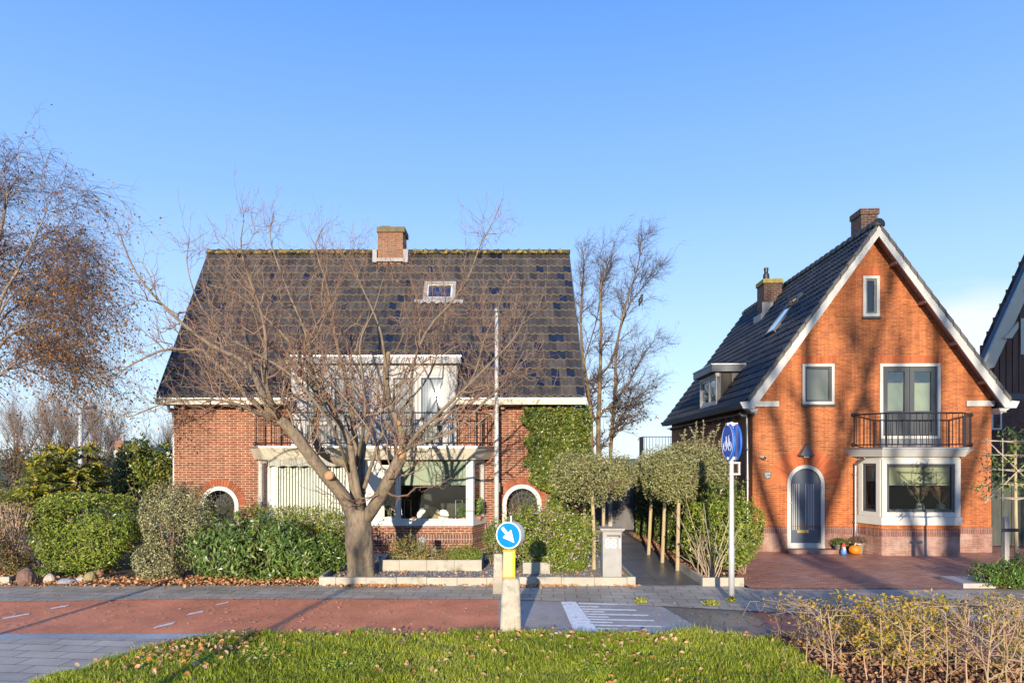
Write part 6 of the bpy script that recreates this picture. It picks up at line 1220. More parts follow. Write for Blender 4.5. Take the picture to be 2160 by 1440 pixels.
# things in the left house's bay window
wY = 19.02; zi = .955
wd_ = thing('wooden_disc', 'slatted round wooden disc standing inside the right bay window', 'ornament', (LX(912, wY), wY, zi)); c = (LX(912, wY), wY, LZ(1083, wY)); Mv = Matrix.Translation(c) @ Matrix.Rotation(R(90), 4, 'X'); mb = MB(Mv)
for k in range(22): 
    a = 2*math.pi*k/22; mb.faces([(r_*math.cos(a+da), r_*math.sin(a+da), z) for z in (0, .015) for r_, da in ((.05, -.1), (.2, -.1), (.2, .1), (.05, .1))], [(0, 1, 2, 3), (7, 6, 5, 4), (0, 4, 5, 1), (1, 5, 6, 2), (2, 6, 7, 3)])
mb.lathe((0, 0), [(.06, -.005), (.06, .02)], 16); mb.build('slats', M_plain('pale_wood', (.50, .36, .18), .6, .2, 12), wd_)
for px, r, lbl in ((891, .15, 'scalloped pale plate at the left of the wooden disc in the bay window'), (935, .15, 'round pale plate right of the wooden disc in the bay window')):
    t = thing('display_plate', lbl, 'plate', (LX(px, wY), wY+.05, zi)); mb = MB(Matrix.Translation((LX(px, wY+.05), wY+.05, zi+r)) @ Matrix.Rotation(R(82), 4, 'X')); mb.loft([[(rr_*(1+.04*math.cos(a*12)*(rr_ > .1))*math.cos(a), rr_*(1+.04*math.cos(a*12)*(rr_ > .1))*math.sin(a), z) for a in np.linspace(0, 2*math.pi, 49)[:-1]] for rr_, z in ((r, .02), (r*.65, 0), (r*.3, 0))]); mb.build('plate', M_plain('pale_plate', (.5, .48, .44), .4, .15, 9), t)
for px, lbl in ((873, 'small terracotta pot on the sill left of the plates'), (978, 'terracotta bowl with a green plant at the right of the bay sill')):
    t = thing('terracotta_pot', lbl, 'pot', (LX(px, wY), wY, zi)); mb = MB(); mb.lathe((LX(px, wY), wY), [(.045, zi), (.065, zi+.11), (.055, zi+.11)], 14); mb.build('pot', M_plain('terracotta', (.42, .15, .06), .7, .1, 6), t, smooth=True)
    if px > 900: foliage([(LX(px-4, wY), wY, zi+.28, .13, .1, .2)], 300, .09, .035, 91, .6).build('foliage', leaf_lau, t)
for px0, px1, lbl in ((961, 975, 'thin white wire frame standing at the right of the bay sill'), (853, 866, 'thin white wire frame standing at the left of the bay sill')):
    t = thing('wire_frame', lbl, 'ornament', (LX(px0, wY), wY+.1, zi)); mb = MB(); a, b = LX(px0, wY+.1), LX(px1, wY+.1); z1 = LZ(1055, wY); mb.tube([(a, wY+.1, zi), (a, wY+.1, z1), (b, wY+.1, z1), (b, wY+.1, zi), (a, wY+.1, zi)], .008, 4); mb.build('frame', white, t)
for px, lbl in ((822, 'leafy house plant behind the narrow window at the left of the big pane'), (1011, 'small potted plant behind the angled window at the bay end')):
    t = thing('house_plant', lbl, 'plant', (LX(px, 19.15), 19.15, zi)); mb = MB(); mb.lathe((LX(px, 19.15), 19.15), [(.05, zi), (.07, zi+.12), (.06, zi+.12)], 12); mb.build('pot', grey_white if px < 900 else M_plain('terracotta_pot_glaze', (.4, .15, .07), .7, .1), t, smooth=True); foliage([(LX(px, 19.15), 19.15, zi+.38, .13, .12, .26)], 320, .11, .04, 93+px, .7).build('foliage', leaf_lau, t)
# stones by the left garden
def stone(name, label, px, py, w, h, m, seed, Y=None):
    b = G(px, py); g = np.random.default_rng(seed); t = MB(); bm = []; c = np.array([b[0], b[1]+w*.25, h*.40]); rings = []; ph = g.uniform(0, 6, 6)
    for el in np.linspace(-1.35, 1.4, 10):
        a = np.linspace(0, 2*math.pi, 21)[:-1]; f = 1+.10*np.sin(2*a+ph[0]+el)+.08*np.sin(3*a+ph[1]-2*el)+.05*np.sin(7*a+ph[2]+3*el)+g.normal(0, .025, 20); rings.append(np.stack([c[0]+w/2*math.cos(el)*f*np.cos(a), c[1]+w/2*.8*math.cos(el)*f*np.sin(a), c[2]+h*.6*math.sin(el)*(1+.08*np.sin(a+ph[3]))], 1))
    t.loft(rings); tag(t.build(name, m, None, smooth=False, origin=tuple(b)), label, 'stone')
stone('lava_rock', 'rough brown rock at the pavement edge beside the left kerb', 48, 1236, .42, .36, M_plain('brown_lava', (.17, .10, .075), .95, .5, 14, bmp=1, bscale=22), 1)
stone('garden_stone', 'white upright stone right of the rough brown rock', 100, 1232, .22, .22, M_plain('white_stone', (.40, .34, .27), .85, .25, 7, bmp=.5, bscale=15), 2)
stone('garden_stone', 'flat blue grey stone lying in the orange leaves', 135, 1233, .36, .13, M_plain('slate_stone', (.26, .26, .28), .8, .2, 6), 3)
stone('garden_stone', 'small pale stone left of the round olive stone', 166, 1230, .2, .14, M_plain('pale_stone', (.38, .35, .29), .85, .2, 6), 4)
stone('garden_stone', 'smooth round olive coloured stone among the leaves', 187, 1229, .28, .24, M_plain('olive_stone', (.24, .20, .08), .6, .15, 6), 5)
sb_ = thing('stone_slab', 'upright grey slab with white lichen between the two left shrubs', 'ornament', (*G(82, 1204)[:2], 0)); x, y = G(82, 1204)[:2]; mb = MB(); mb.loft([[(x-.14, y, 0), (x+.16, y-.05, 0), (x+.16, y+.05, 0), (x-.14, y+.1, 0)], [(x-.10, y, .75), (x+.16, y-.05, .85), (x+.16, y+.05, .85), (x-.10, y+.1, .75)]]); mb.build('slab', M_plain('lichened_slab', (.20, .20, .22), .9, .2, 5, bmp=.4, dirt=((.6, .58, .5), 6, .55)), sb_)
# box hedge, espalier tree, stake, wooden fence at the right
shrub('box_hedge', 'low dark green box hedge at the right edge around the trellis tree', 'hedge', (LX(2110, 14.4), 14.4, 0), [E_(2078, 1213, 14.3, 30, 28, .35), E_(2120, 1213, 14.3, 30, 30, .35), E_(2160, 1205, 14.3, 34, 36, .35), E_(2210, 1205, 14.3, 36, 36, .35)], 8500, .055, .024, leaf_box, 101, amp=.16, hang=(.3, .9), shell=.5)
etY = 14.7; EX = lambda p: LX(p, etY); EZ = lambda p: LZ(p, etY)
et = thing('trellis_tree', 'young flat trained tree on a bamboo lattice frame at the right edge', 'tree', (EX(2143), etY, 0))
mb = MB(); mb.tube(resample([(EX(2147), etY, 0), (EX(2143), etY, 1.2), (EX(2141), etY, EZ(912))], 10), np.linspace(.045, .028, 10), 8); mb.build('trunk', std_stem, et, smooth=True)
bam = M_plain('bamboo', (.50, .42, .32), .6, .15, 9); cr = MB()
for py in (930, 959, 990, 1020, 1049): cr.bar((EX(2066), etY-.07, EZ(py)), (EX(2226), etY-.07, EZ(py)), .008)
for px in (2077, 2109, 2175, 2207): cr.bar((EX(px), etY-.09, EZ(1056)), (EX(px), etY-.09, EZ(924)), .008)
for a, b in (((2070, 924), (2210, 1060)), ((2070, 1060), (2210, 924))): cr.bar((EX(a[0]), etY-.11, EZ(a[1])), (EX(b[0]), etY-.11, EZ(b[1])), .01)
cr.build('lattice', bam, et)
g = np.random.default_rng(102); cl_ = []
for px, py, n_ in ((2142, 915, 60), (2145, 940, 50), (2095, 960, 40), (2110, 975, 40), (2092, 985, 30), (2100, 1012, 45), (2120, 1020, 30), (2065, 1025, 26), (2085, 1040, 24), (2130, 1030, 30), (2132, 960, 26), (2165, 985, 50), (2155, 1015, 40), (2158, 945, 34)): cl_.append(np.array([EX(px), etY, EZ(py)]) + g.normal(0, 1, (n_, 3))*[.13, .10, .08])
cl_ = np.concatenate(cl_); mb = MB(); mb.leaves(cl_, unit(g.normal(size=cl_.shape)+[0, -.6, .5]), .13*g.uniform(.6, 1.2, len(cl_)), .035, g.random(len(cl_)), g.normal(size=cl_.shape)*.6+[0, 0, -.7]); mb.build('leaves', leaf_lau, et)
mb = MB(); brl = []
for py in (930, 959, 990, 1020, 1049):
    for s in (-1, 1): brl.append(resample([(EX(2142), etY-.03, EZ(py+4)), (EX(2142+s*35), etY-.05+.02*g.normal(), EZ(py)), (EX(2142+s*72), etY-.05, EZ(py+3*g.normal()))], 8))
mb.tubes(np.array(brl), np.linspace(.014, .006, 8)[None], 5, .6); mb.build('trained_branches', std_stem, et)
sk = thing('wooden_stake', 'weathered square wooden stake tied to the trellis tree with black band', 'stake', (LX(2121.5, 14.5), 14.5, 0)); mb = MB(); mb.box((LX(2117, 14.5), 14.46, 0), (LX(2126.5, 14.5), 14.56, LZ(1090, 14.5))); mb.build('post', M_bark('grey_weathered_wood', (.28, .25, .21), (.42, .38, .33), 18, 3, .4), sk)
mb = MB(); mb.box((LX(2115, 14.45), 14.44, LZ(1121, 14.45)), (LX(2150, 14.45), 14.458, LZ(1114, 14.45))); mb.build('tie_band', iron, sk)
fn = thing('wooden_fence', 'dark vertical board fence between the orange house and right edge', 'fence', (LX(2130, 20.4), 20.4, 0)); fence_m = M_bark('dark_stained_board', (.035, .04, .035), (.075, .08, .065), 6, 1.5, .4)
x = LX(2080, 20.4); mb = MB(); k = 0
while x < LX(2290, 20.4): mb.box((x, 20.4-(k % 2)*.03, .08), (x+.155, 20.42-(k % 2)*.03, 1.98 + .02*math.sin(k*2.3))); x += .15; k += 1
mb.build('boards', fence_m, fn); mb = MB(); mb.box((LX(2080, 20.4), 20.43, .5), (LX(2290, 20.4), 20.48, .6)); mb.box((LX(2080, 20.4), 20.43, 1.5), (LX(2290, 20.4), 20.48, 1.6)); mb.build('rails', fence_m, fn)
# gate at the end of the garden path, white posts
ga = thing('garden_gate', 'grey solid gate with pale post at the end of the garden path', 'gate', (LX(1285, 24.6), 24.6, 0)); gY = 24.6
mb = MB(); mb.box((LX(1250, gY), gY, .1), (LX(1283, gY)-.01, gY+.05, 2.0)); mb.box((LX(1291, gY)+.01, gY, .1), (LX(1340, gY), gY+.05, 2.0)); mb.build('gate_panel', M_bark('grey_gate_board', (.08, .08, .08), (.14, .135, .13), 3, 1, .2), ga)
mb = MB(); mb.box((LX(1283, gY), gY-.05, 0), (LX(1291, gY), gY+.08, 2.05)); mb.build('gate_post', M_plain('pale_wood_post', (.42, .35, .26), .7, .12, 6), ga); mb = MB(); mb.box((LX(1240, gY), gY-.3, .0), (LX(1300, gY), gY-.05, .12)); mb.build('gate_step', kerb_c, ga)

# ================================================================== background on the left
hz = thing('distant_house', 'distant dark roofed house with brick chimney behind the tall evergreen', 'house', (LX(310, 52), 52, 0)); hY = 52.0; HX = lambda p: LX(p, hY); HZ = lambda p: LZ(p, hY)
mb = MB(); mb.box((HX(240), hY, 0), (HX(420), hY+8, HZ(950))); mb.build('wall', white, hz)
mb = MB(); mb.loft([[(HX(228), hY-.5, HZ(975)), (HX(252), hY+4, HZ(941)), (HX(252), hY+4.3, HZ(941)), (HX(228), hY+8.6, HZ(975))], [(HX(430), hY-.5, HZ(952)), (HX(430), hY+4, HZ(941)), (HX(430), hY+4.3, HZ(941)), (HX(430), hY+8.6, HZ(952))]]); mb.build('roof', dark_grey, hz)
mb = MB(); mb.box((HX(246), hY-.2, HZ(950)), (HX(264), hY+.9, HZ(929))); hc_ = mb.build('chimney', brick_chim, hz); mb = MB(); mb.lathe((HX(255), hY+.3), [(.12, HZ(929)), (.12, HZ(920)), (.2, HZ(919)), (.2, HZ(916))], 10); mb.build('chimney_pot', lead_, hz)
mb = MB(); mb.box((HX(345), hY-.05, HZ(968)), (HX(400), hY-.01, HZ(952))); mb.build('fascia', white, hz)
lw = thing('low_building', 'low white rendered building with pinkish wall glimpsed between the shrubs', 'building', (LX(180, 46), 46, 0)); mb = MB(); mb.box((LX(120, 46), 46, 0), (LX(230, 46), 50, LZ(1030, 46))); mb.build('wall', M_plain('pale_pink_render', (.55, .36, .3), .8, .1, 1), lw); mb = MB(); mb.box((LX(118, 46), 45.8, LZ(1030, 46)), (LX(232, 46), 50.2, LZ(1022, 46))); mb.build('roof_edge', white, lw)
bgt = M_leaf('far_twig', [(.16, .115, .10), (.2, .15, .125), (.24, .17, .13)], 0, .8)
specs = [(30, 62, 880, .9, 'bare grey tree farthest left on the skyline beneath the birch'), (95, 60, 868, 1.0, 'bushy bare tree on the skyline left of the grey lamp post'), (135, 64, 862, 1.1, 'broad bare tree directly behind the grey lamp post'), (196, 58, 892, .8, 'reddish bare tree on the skyline right of the grey lamp post'), (232, 72, 930, .6, 'small faint bare tree left of the distant chimney'), (355, 80, 918, .7, 'faint bare treetop above the distant roof next to the house corner')]
for i, (px, Y, py, w, lbl) in enumerate(specs):
    b = np.array([LX(px, Y), Y, 0.0]); h = LZ(py, Y); s_ = [[b, b+[0, 0, h*.3], b+[.3*w, 0, h*.7], b+[.1, 0, h*.95]], [b+[0, 0, h*.25], b+[1.2*w, .5, h*.55], b+[2.2*w, 1, h*.85]], [b+[0, 0, h*.25], b+[-1.2*w, -.5, h*.55], b+[-2.4*w, -1, h*.8]], [b+[0, 0, h*.3], b+[-.4*w, 1, h*.6], b+[-1.2*w, 1.5, h*.9]], [b+[0, 0, h*.3], b+[.8*w, -1, h*.6], b+[1.0*w, -1.5, h*.92]]]
    branch_tree('bare_tree', lbl, 'tree', b, s_, [.16, .1, .1, .1, .1], bgt, bgt, (10, 8, 3), ((.8, 2.0), (.6, 1.5), (.3, .8)), ((0, 0, .3), (0, 0, .25), (0, 0, .2)), (260 if i == 3 else 60, .15, .1, tall_leaf, .5, None), 200+i, 'bare trees on the skyline', up=.5, tmin=.2, rmin=(.014, .011, .009), k0=6)
leaf_far = M_leaf('russet_leaf', [(.16, .09, .05), (.22, .13, .06), (.13, .10, .04), (.10, .10, .035)], .25, .6)
for i, (px, Y, py, rx, rz, m, lbl) in enumerate([(20, 40, 1010, 70, 60, leaf_far, 'russet brown thicket at the left edge beneath the birch'), (110, 44, 985, 80, 50, leaf_far, 'reddish brown thicket behind the mahonias'), (205, 42, 1010, 55, 55, leaf_far, 'brown leafed bush right of the grey lamp post'), (40, 26, 1075, 75, 42, M_leaf('conifer_green', [(.05, .07, .02), (.08, .10, .03), (.12, .13, .04)], .2, .6), 'dull green spreading conifer behind the leftmost mahonia')]):
    b = np.array([LX(px, Y), Y, 0.0]); shrub('thicket', lbl, 'shrub', b, [E_(px, py, Y, rx, rz)], 5000, .16, .07, m, 300+i, amp=.2, group=None)
shrub('beech_shrub', 'pinkish dry twiggy shrub tops with curled brown leaves above the dark left shrub', 'shrub', (LX(30, 17.2), 17.2, 0), [E_(20, 1085, 17.2, 60, 28, .6)], 900, .06, .03, M_leaf('curled_pink_leaf', [(.48, .28, .2), (.55, .38, .26), (.4, .3, .1)], .3, .6), 310, stem=90, stem_m=M_leaf('pink_twig', [(.48, .33, .26), (.55, .4, .3)], 0, .8), amp=.2, r0=.01)

# ================================================================== foreground: hedge saplings, grass, fallen leaves
sap_m = M_leaf('tan_sapling_bark', [(.38, .27, .165), (.45, .33, .21), (.33, .24, .13), (.48, .31, .21)], 0, .8)
sap_leaf = M_leaf('hornbeam_leaf', [(.20, .20, .025), (.52, .44, .04), (.66, .46, .06), (.68, .36, .09), (.36, .38, .04)], .4, .5)
g = np.random.default_rng(401)
spots = [(1645, 1345, 1250), (1682, 1372, 1243), (1700, 1400, 1262), (1708, 1366, 1258), (1748, 1432, 1262), (1752, 1440, 1270), (1773, 1400, 1248), (1778, 1372, 1262), (1830, 1440, 1262), (1862, 1460, 1258), (1838, 1400, 1270), (1905, 1410, 1262), (1908, 1470, 1256), (1948, 1440, 1250), (1962, 1410, 1262), (1990, 1480, 1268), (2015, 1420, 1254), (2042, 1470, 1262), (2060, 1430, 1248), (2085, 1490, 1258), (2112, 1440, 1262), (2130, 1480, 1250), (2152, 1450, 1256), (1880, 1420, 1266), (1925, 1395, 1262), (1985, 1400, 1258), (2090, 1410, 1260), (2175, 1480, 1250), (2195, 1440, 1255), (1740, 1385, 1265)]
leafy = {8, 9, 10, 11, 12, 13, 14, 23, 24, 25, 6, 20, 22}
for i, (px, py, ty) in enumerate(spots):
    b = G(px, py, .02); Y = b[1]; top = P(px+g.normal(4, 8), ty+16+12*g.random(), Y); h = top[2]
    lab = 'hedge sapling carrying yellow and green leaves in the foreground row at lower right' if i in leafy else 'bare clipped hedge sapling with tan twigs in the foreground row at lower right'
    t = thing('hedge_sapling', lab, 'hedge plant', tuple(b), 'leafy saplings of the foreground hedge' if i in leafy else 'bare saplings of the foreground hedge')
    st = resample([b, b*.6+top*.4+g.normal(0, .02, 3), top], 10)[None]; sr = np.linspace(.0105, .006, 10)[None]*g.uniform(.8, 1.3)
    n1 = 16 if i > 8 else 11; A, Ra = twigs(st, sr, n1, .35, 1.0, (.15, .55), .55, .85, .12, (0, 0, .05), 7, .75, .5, .010, .0045, .05, g); A[..., 2] = np.minimum(A[..., 2], h+.03)
    B_, Rb = twigs(A, Ra, 3, .2, 1.0, (.06, .26), .6, .8, .15, (0, 0, .0), 5, .75, .6, .006, .0032, .05, g); B_[..., 2] = np.minimum(B_[..., 2], h+.03+.07*g.random((len(B_), 1)))
    mb = MB(); mb.tubes(st, sr, 7, g.random(1)); mb.build('stem', sap_m, t, smooth=True); mb = MB(); mb.tubes(A, Ra, 5, g.random(len(A))); mb.tubes(B_, Rb, 4, g.random(len(B_))); mb.build('twigs', sap_m, t)
    nl_ = 230 if i in leafy else 22
    c = B_[g.integers(0, len(B_), nl_), g.integers(1, 5, nl_)] + g.normal(0, .035, (nl_, 3)); mb = MB(); mb.leaves(c, unit(g.normal(size=c.shape)+[0, -.4, .5]), .06*g.uniform(.6, 1.2, nl_), .036*g.uniform(.7, 1.2, nl_), np.clip(g.normal(.5 if c[0, 0] < LX(1960, 9) else .65, .27, nl_), 0, 1)); mb.build('leaves', sap_leaf, t)
# grass blades
def inpoly(pts, poly):
    x, y = pts[:, 0], pts[:, 1]; ins = np.zeros(len(pts), bool); n = len(poly)
    for i in range(n):
        x1, y1 = poly[i]; x2, y2 = poly[(i+1) % n]; c = ((y1 > y) != (y2 > y)) & (x < (x2-x1)*(y-y1)/(y2-y1+1e-12)+x1); ins ^= c
    return ins
g = np.random.default_rng(501); n = 300000; p = np.stack([g.uniform(-6.2, 6.3, n), g.uniform(7.3, 10.75, n)], 1); GRa = np.array(GR)
edge = .06*np.sin(p[:, 0]*5)+.05*np.sin(p[:, 0]*13+1)
ok = inpoly(p + np.stack([edge*.8, -edge], 1), GR); p = p[ok]
dens = .62 + .38*np.sin(p[:, 0]*1.7+np.sin(p[:, 1]*2.1)*1.5)*np.sin(p[:, 1]*2.7+p[:, 0]*.6); p = p[g.random(len(p)) < .45+.55*dens]; n = len(p)
pch = np.sin(p[:, 0]*2.9+1.3*np.sin(p[:, 1]*3.3))*np.sin(p[:, 1]*4.1+.8*p[:, 0]) + .5*np.sin(p[:, 0]*7.7)*np.sin(p[:, 1]*9.1); hgt = g.gamma(5, .011, n)*(.95+.42*pch); az = g.uniform(0, 6.28, n); lean = g.uniform(.1, .9, n)*hgt; w = g.uniform(.0025, .0055, n); fa = g.uniform(0, 6.28, n)
b = np.concatenate([p, np.full((n, 1), .01)], 1); sd_ = np.stack([np.cos(fa), np.sin(fa), 0*fa], 1)*w[:, None]; dl_ = np.stack([np.cos(az), np.sin(az), 0*az], 1)*lean[:, None]; up_ = np.stack([0*az, 0*az, hgt], 1)
v = np.stack([b-sd_, b+sd_, b+sd_*.8+dl_*.3+up_*.6, b-sd_*.8+dl_*.3+up_*.6, b+dl_+up_*.95], 1); base = np.arange(n)[:, None]*5
lo = np.concatenate([base+np.array([[0, 1, 2, 3]]), base+np.array([[3, 2, 4]])], 1); mb = MB(); rn = np.clip(g.normal(.42, .2, n) - .10*pch + .12*np.sin(p[:, 0]*1.3+p[:, 1]), 0, 1)
mb.add(v, lo, np.tile([4, 3], n), np.repeat(rn, 2)); tag(mb.build('grass', M_leaf('grass_blade', [(.075, .118, .012), (.12, .178, .018), (.175, .24, .028), (.26, .28, .055), (.40, .33, .14)], .35, .45)), None, None, None, 'stuff')
# clover patches and weeds in the grass
cc_ = []
for px, py, r, k in ((745, 1400, .45, 1500), (560, 1385, .3, 500), (1270, 1420, .25, 500), (1040, 1415, .2, 300), (430, 1395, .25, 350)):
    c0 = G(px, py); q2 = g.normal(0, r*.5, (k, 2)); cc_.append(np.stack([c0[0]+q2[:, 0], c0[1]+q2[:, 1], g.uniform(.03, .075, k)], 1))
cc_ = np.concatenate(cc_); mb = MB(); mb.leaves(cc_, unit(g.normal(0, .45, cc_.shape)+[0, -.2, 1]), .034, .026, g.random(len(cc_))); tag(mb.build('clover', M_leaf('clover_leaf', [(.09, .15, .02), (.15, .22, .03), (.2, .28, .05)], .35, .5)), None, None, None, 'stuff')
dead = M_leaf('fallen_leaf', [(.58, .22, .07), (.70, .33, .13), (.74, .46, .23), (.62, .42, .26), (.45, .20, .09), (.76, .56, .36)], .25, .6)
dead_d = M_leaf('dark_fallen_leaf', [(.2, .10, .05), (.42, .2, .09), (.52, .30, .17), (.12, .07, .05), (.62, .34, .17)], .2, .7)
def scatter(name, pts, size, m, z=.02, zj=.015, curl=.35, rnd=None, tilt=.35):
    n = len(pts); p = np.concatenate([pts, z + g.random((n, 1))*zj], 1) if pts.shape[1] == 2 else pts; mb = MB(); s = size*g.uniform(.55, 1.25, n)
    nr = unit(g.normal(0, tilt, (n, 3))+[0, 0, 1]); ax = g.normal(size=(n, 3)); ax = unit(ax-nr*np.sum(ax*nr, 1, keepdims=True)); bx_ = np.cross(nr, ax); cu = g.uniform(-.1, curl, n)[:, None]
    L_ = s[:, None]; Wd_ = s[:, None]*g.uniform(.5, .85, n)[:, None]
    ring = [(-.5, 0, .5), (-.22, .42, .9), (.12, .46, .8), (.5, 0, .6), (.12, -.46, .8), (-.22, -.42, .9)]
    v = [p] + [p + ax*L_*a + bx_*Wd_*b_ + nr*L_*cu*c_*abs(b_)*2.0 + nr*L_*cu*.4*abs(a) for a, b_, c_ in ring]
    v = np.stack(v, 1); base = np.arange(n)[:, None]*7; lo = np.concatenate([base+np.array([[0, i, i % 6+1]]) for i in range(1, 7)], 1); r_ = g.random(n) if rnd is None else rnd(n)
    mb.add(v, lo, np.full(n*6, 3), np.repeat(r_, 6)); return tag(mb.build(name, m), None, None, None, 'stuff')
def region(n, x, y): return np.stack([g.uniform(*x, n), g.uniform(*y, n)], 1)
cl2 = region(46, (-6, 6), (7.6, 10.6)); pg = np.concatenate([region(480, (-6, 6), (7.5, 10.7)), np.repeat(cl2, 9, 0)+g.normal(0, .16, (46*9, 2)), np.stack([g.uniform(-5, 5, 160), 10.45+g.normal(0, .12, 160)], 1)]); pg = pg[inpoly(pg, GR)]; pg = pg[(g.random(len(pg)) < np.where(pg[:, 1] > 9.8, .95, .6))]
scatter('fallen_leaves_on_grass', pg, .075, dead, .045, .04, .5, None, .6)
pl_ = np.stack([g.normal(-4.6, .5, 240), g.normal(9.6, .45, 240)], 1); scatter('fallen_leaves_on_verge', pl_[inpoly(pl_, GR)], .08, dead, .045, .04, .5, None, .6)
pp_ = region(2600, (-11, 3.2), (10.7, 14.3)); pp_ = pp_[g.random(len(pp_)) < np.where(pp_[:, 0] < -1, .75, .25)]; scatter('fallen_leaves_on_path', pp_, .05, dead, .016, .004, .12, lambda n: g.uniform(.3, 1, n), .12)
pk_ = np.stack([g.uniform(-4.2, 2.7, 1500), 14.46-np.abs(g.normal(0, .075, 1500))], 1); pk_ = pk_[g.random(1500) < .55+.45*np.sin(pk_[:, 0]*2.1+1)]; scatter('leaf_drift_at_edging', pk_, .07, dead, .02, .03, .4, lambda n: g.uniform(0, .7, n), .5)
pb_ = np.stack([g.uniform(-13, -4.1, 2600), 14.62+np.abs(g.normal(0, .45, 2600))], 1); scatter('leaf_litter_in_garden', pb_, .075, dead, .035, .035, .45, lambda n: g.uniform(0, .6, n), .55)
pb_ = np.stack([g.uniform(-13, -4.1, 500), 14.5+g.normal(0, .06, 500)], 1); scatter('leaf_litter_on_kerb', pb_, .07, dead, .02, .02, .4, lambda n: g.uniform(0, .7, n), .5)
ph_ = np.stack([np.abs(g.normal(0, .35, 2200))*1 + 4.08, g.uniform(14.7, 24, 2200)], 1); scatter('leaf_litter_by_hedge', ph_, .07, dead_d, .035, .04, .4, None, .5)
pgv = region(420, (-4, 2.5), (14.65, 15.8)); scatter('leaves_on_gravel', pgv, .07, dead, .11, .02, .4, None, .5)
pd_ = region(260, (5, 13), (14.3, 19.2)); scatter('leaves_on_driveway', pd_, .035, dead, .025, .003, .1, None, .1)
pw_ = region(300, (2.8, 6.5), (10.6, 12.6)); scatter('leaves_on_damp_shaded_path', pw_, .05, dead_d, .008, .004, .15, None, .15)
HB = gp((1628, 1342), (1700, 1392), (1790, 1446), (1980, 1720), (2700, 1500), (2300, 1415), (1900, 1376), (1720, 1350)); ph2 = region(11000, (3.9, 9), (6.8, 10.6)); ph2 = ph2[inpoly(ph2 + g.normal(0, .12, ph2.shape), HB)]; scatter('leaf_litter_under_hedge', ph2, .075, dead_d, .03, .05, .5, None, .65)
# gravel stones
pv = region(9000, (-4.02, 2.6), (14.62, 17.5)); n = len(pv); s = g.uniform(.012, .03, n); c = np.concatenate([pv, np.full((n, 1), .108)], 1); oc = np.array([(1, 0, 0), (0, 1, 0), (-1, 0, 0), (0, -1, 0), (0, 0, .7)]); v = c[:, None] + oc[None]*s[:, None, None]*g.uniform(.6, 1.2, (n, 5, 1)); lo = np.concatenate([np.arange(n)[:, None]*5+np.array([[a, (a+1) % 4, 4]]) for a in range(4)], 1); mb = MB(); mb.add(v, lo, np.full(n*4, 3), np.repeat(g.random(n), 4)); tag(mb.build('gravel_stones', M_leaf('gravel_stone', [(.10, .10, .10), (.2, .19, .18), (.3, .28, .25), (.16, .15, .15)], 0, .8)), None, None, None, 'stuff')
# weeds at the pavement edge
for px, py, r_, lbl in ((1352, 1272, .14, 'weed tuft at the pavement edge below the garden path'), (1500, 1277, .2, 'weed tuft at the pavement edge left of the cycle sign foot'), (1543, 1270, .1, 'weed tuft round the foot of the cycle sign pole')):
    c0 = G(px, py); k = 260; q2 = g.normal(0, r_*.36, (k, 3))*[1, .5, 0]; t = MB(); t.leaves(c0 + q2 + np.stack([0*q2[:, 0], 0*q2[:, 0], g.uniform(.02, .10, k)], 1), g.normal(size=(k, 3)), .07, .018, g.random(k), unit(q2+[0, 0, .08])); tag(t.build('weed_tuft', leaf_pie, None, origin=tuple(c0)), lbl, 'weed')

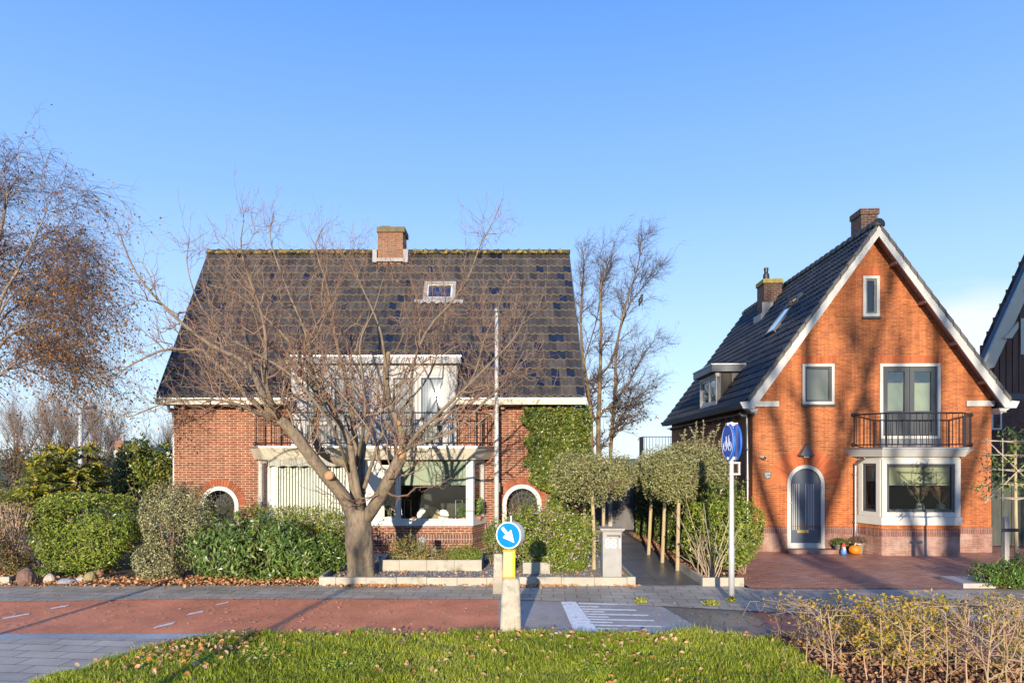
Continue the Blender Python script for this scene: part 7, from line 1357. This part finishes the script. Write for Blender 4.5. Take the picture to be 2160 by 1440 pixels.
# ================================================================== behind the viewer: shade-throwing trees and post, then an added spruce and hedge row
for i, (x, Y, h, r, sd, lbl) in enumerate([(3.5, -18, 17, .34, 601, 'bare roadside tree across the road, its shade falling on the orange gable'), (6.6, -22, 18, .30, 602, 'second bare roadside tree across the road opposite the orange house')]):
    b = np.array([x, Y, 0.0]); s_ = [[b, b+[.05, 0, h*.25], b+[.3, 0, h*.5], b+[.2, 0, h*.75], b+[.6, 0, h]], [b+[.1, 0, h*.36], b+[1.2, .2, h*.55], b+[2.2, .3, h*.75], b+[2.8, .3, h*.92]], [b+[.05, 0, h*.33], b+[-1.1, -.2, h*.52], b+[-1.9, -.4, h*.72], b+[-2.6, 0, h*.9]], [b+[.2, 0, h*.45], b+[1.0, -.5, h*.6], b+[1.3, -.8, h*.8]], [b+[.2, 0, h*.45], b+[-.6, .5, h*.62], b+[-.9, .8, h*.85]]]
    branch_tree('roadside_tree', lbl, 'tree', b, s_, [r*1.2, .2, .2, .15, .15], bark_m, twig_m, (9, 6), ((1, 3), (.5, 1.5)), ((0, 0, .3), (0, 0, .25)), None, sd, up=.6, tmin=.45, rmin=(.012, .01))
b = np.array([-6.15, -7.5, 0.0]); branch_tree('street_tree', 'slim pollarded street tree across the road at the left', 'tree', b, [[b, b+[0, 0, 2.5], b+[.02, 0, 5.2]], [b+[0, 0, 4.6], b+[.3, 0, 5.6]], [b+[0, 0, 4.6], b+[-.3, .1, 5.5]]], [.19, .06, .06], bark_m, twig_m, (4,), ((.3, .7),), ((0, 0, .2),), None, 603, up=.8, tmin=.6)
b = np.array([-8.75, 4.0, 0.0]); o = thing('lamp_post', 'slim grey lamp post beside the road at the left, outside the view', 'street lamp', tuple(b)); mb = MB(); mb.lathe(b[:2], [(.09, 0), (.07, 1), (.055, 5)], 10); mb.build('post', galv, o, smooth=True); mb = MB(); mb.box((b[0]-.1, b[1]-.1, 5), (b[0]+.1, b[1]+.5, 5.1)); mb.build('lamp_head', dark_grey, o)
b = np.array([12.2, -20.0, 0.0]); sp = thing('added_spruce', 'unseen spruce added behind the viewer to shade the timber gabled house', 'tree', tuple(b)); mb = MB(); mb.lathe(b[:2], [(.25, 0), (.15, 8), (.02, 16.5)], 8); mb.build('trunk', bark_m, sp)  # spruce put in out of view so the right-edge house lies in shade
p, q_ = blob([(12.2, -20, 9, 2.2, 2.2, 5.4), (12.2, -20, 13, 1.5, 1.5, 4.2)], 16000, .8, .15, 2, 604); mb = MB(); mb.leaves(p, g.normal(size=p.shape), .5, .28, g.random(len(p))); mb.build('crown', leaf_dark, sp)
b = np.array([0, -45.0, 0.0]); wd = thing('added_hedge_row', 'unseen hedge row added behind the viewer to darken the window reflections', 'hedge', tuple(b)); p = np.stack([g.uniform(-45, 45, 22000), -45 + g.normal(0, .8, 22000), g.uniform(0, 3.6, 22000)], 1); p[:, 2] *= .8+.2*np.sin(p[:, 0]*.7); mb = MB(); mb.leaves(p, g.normal(size=p.shape), .5, .3, g.random(len(p))); mb.build('foliage', leaf_dark, wd)  # hedge put in out of view to keep the window reflections dark
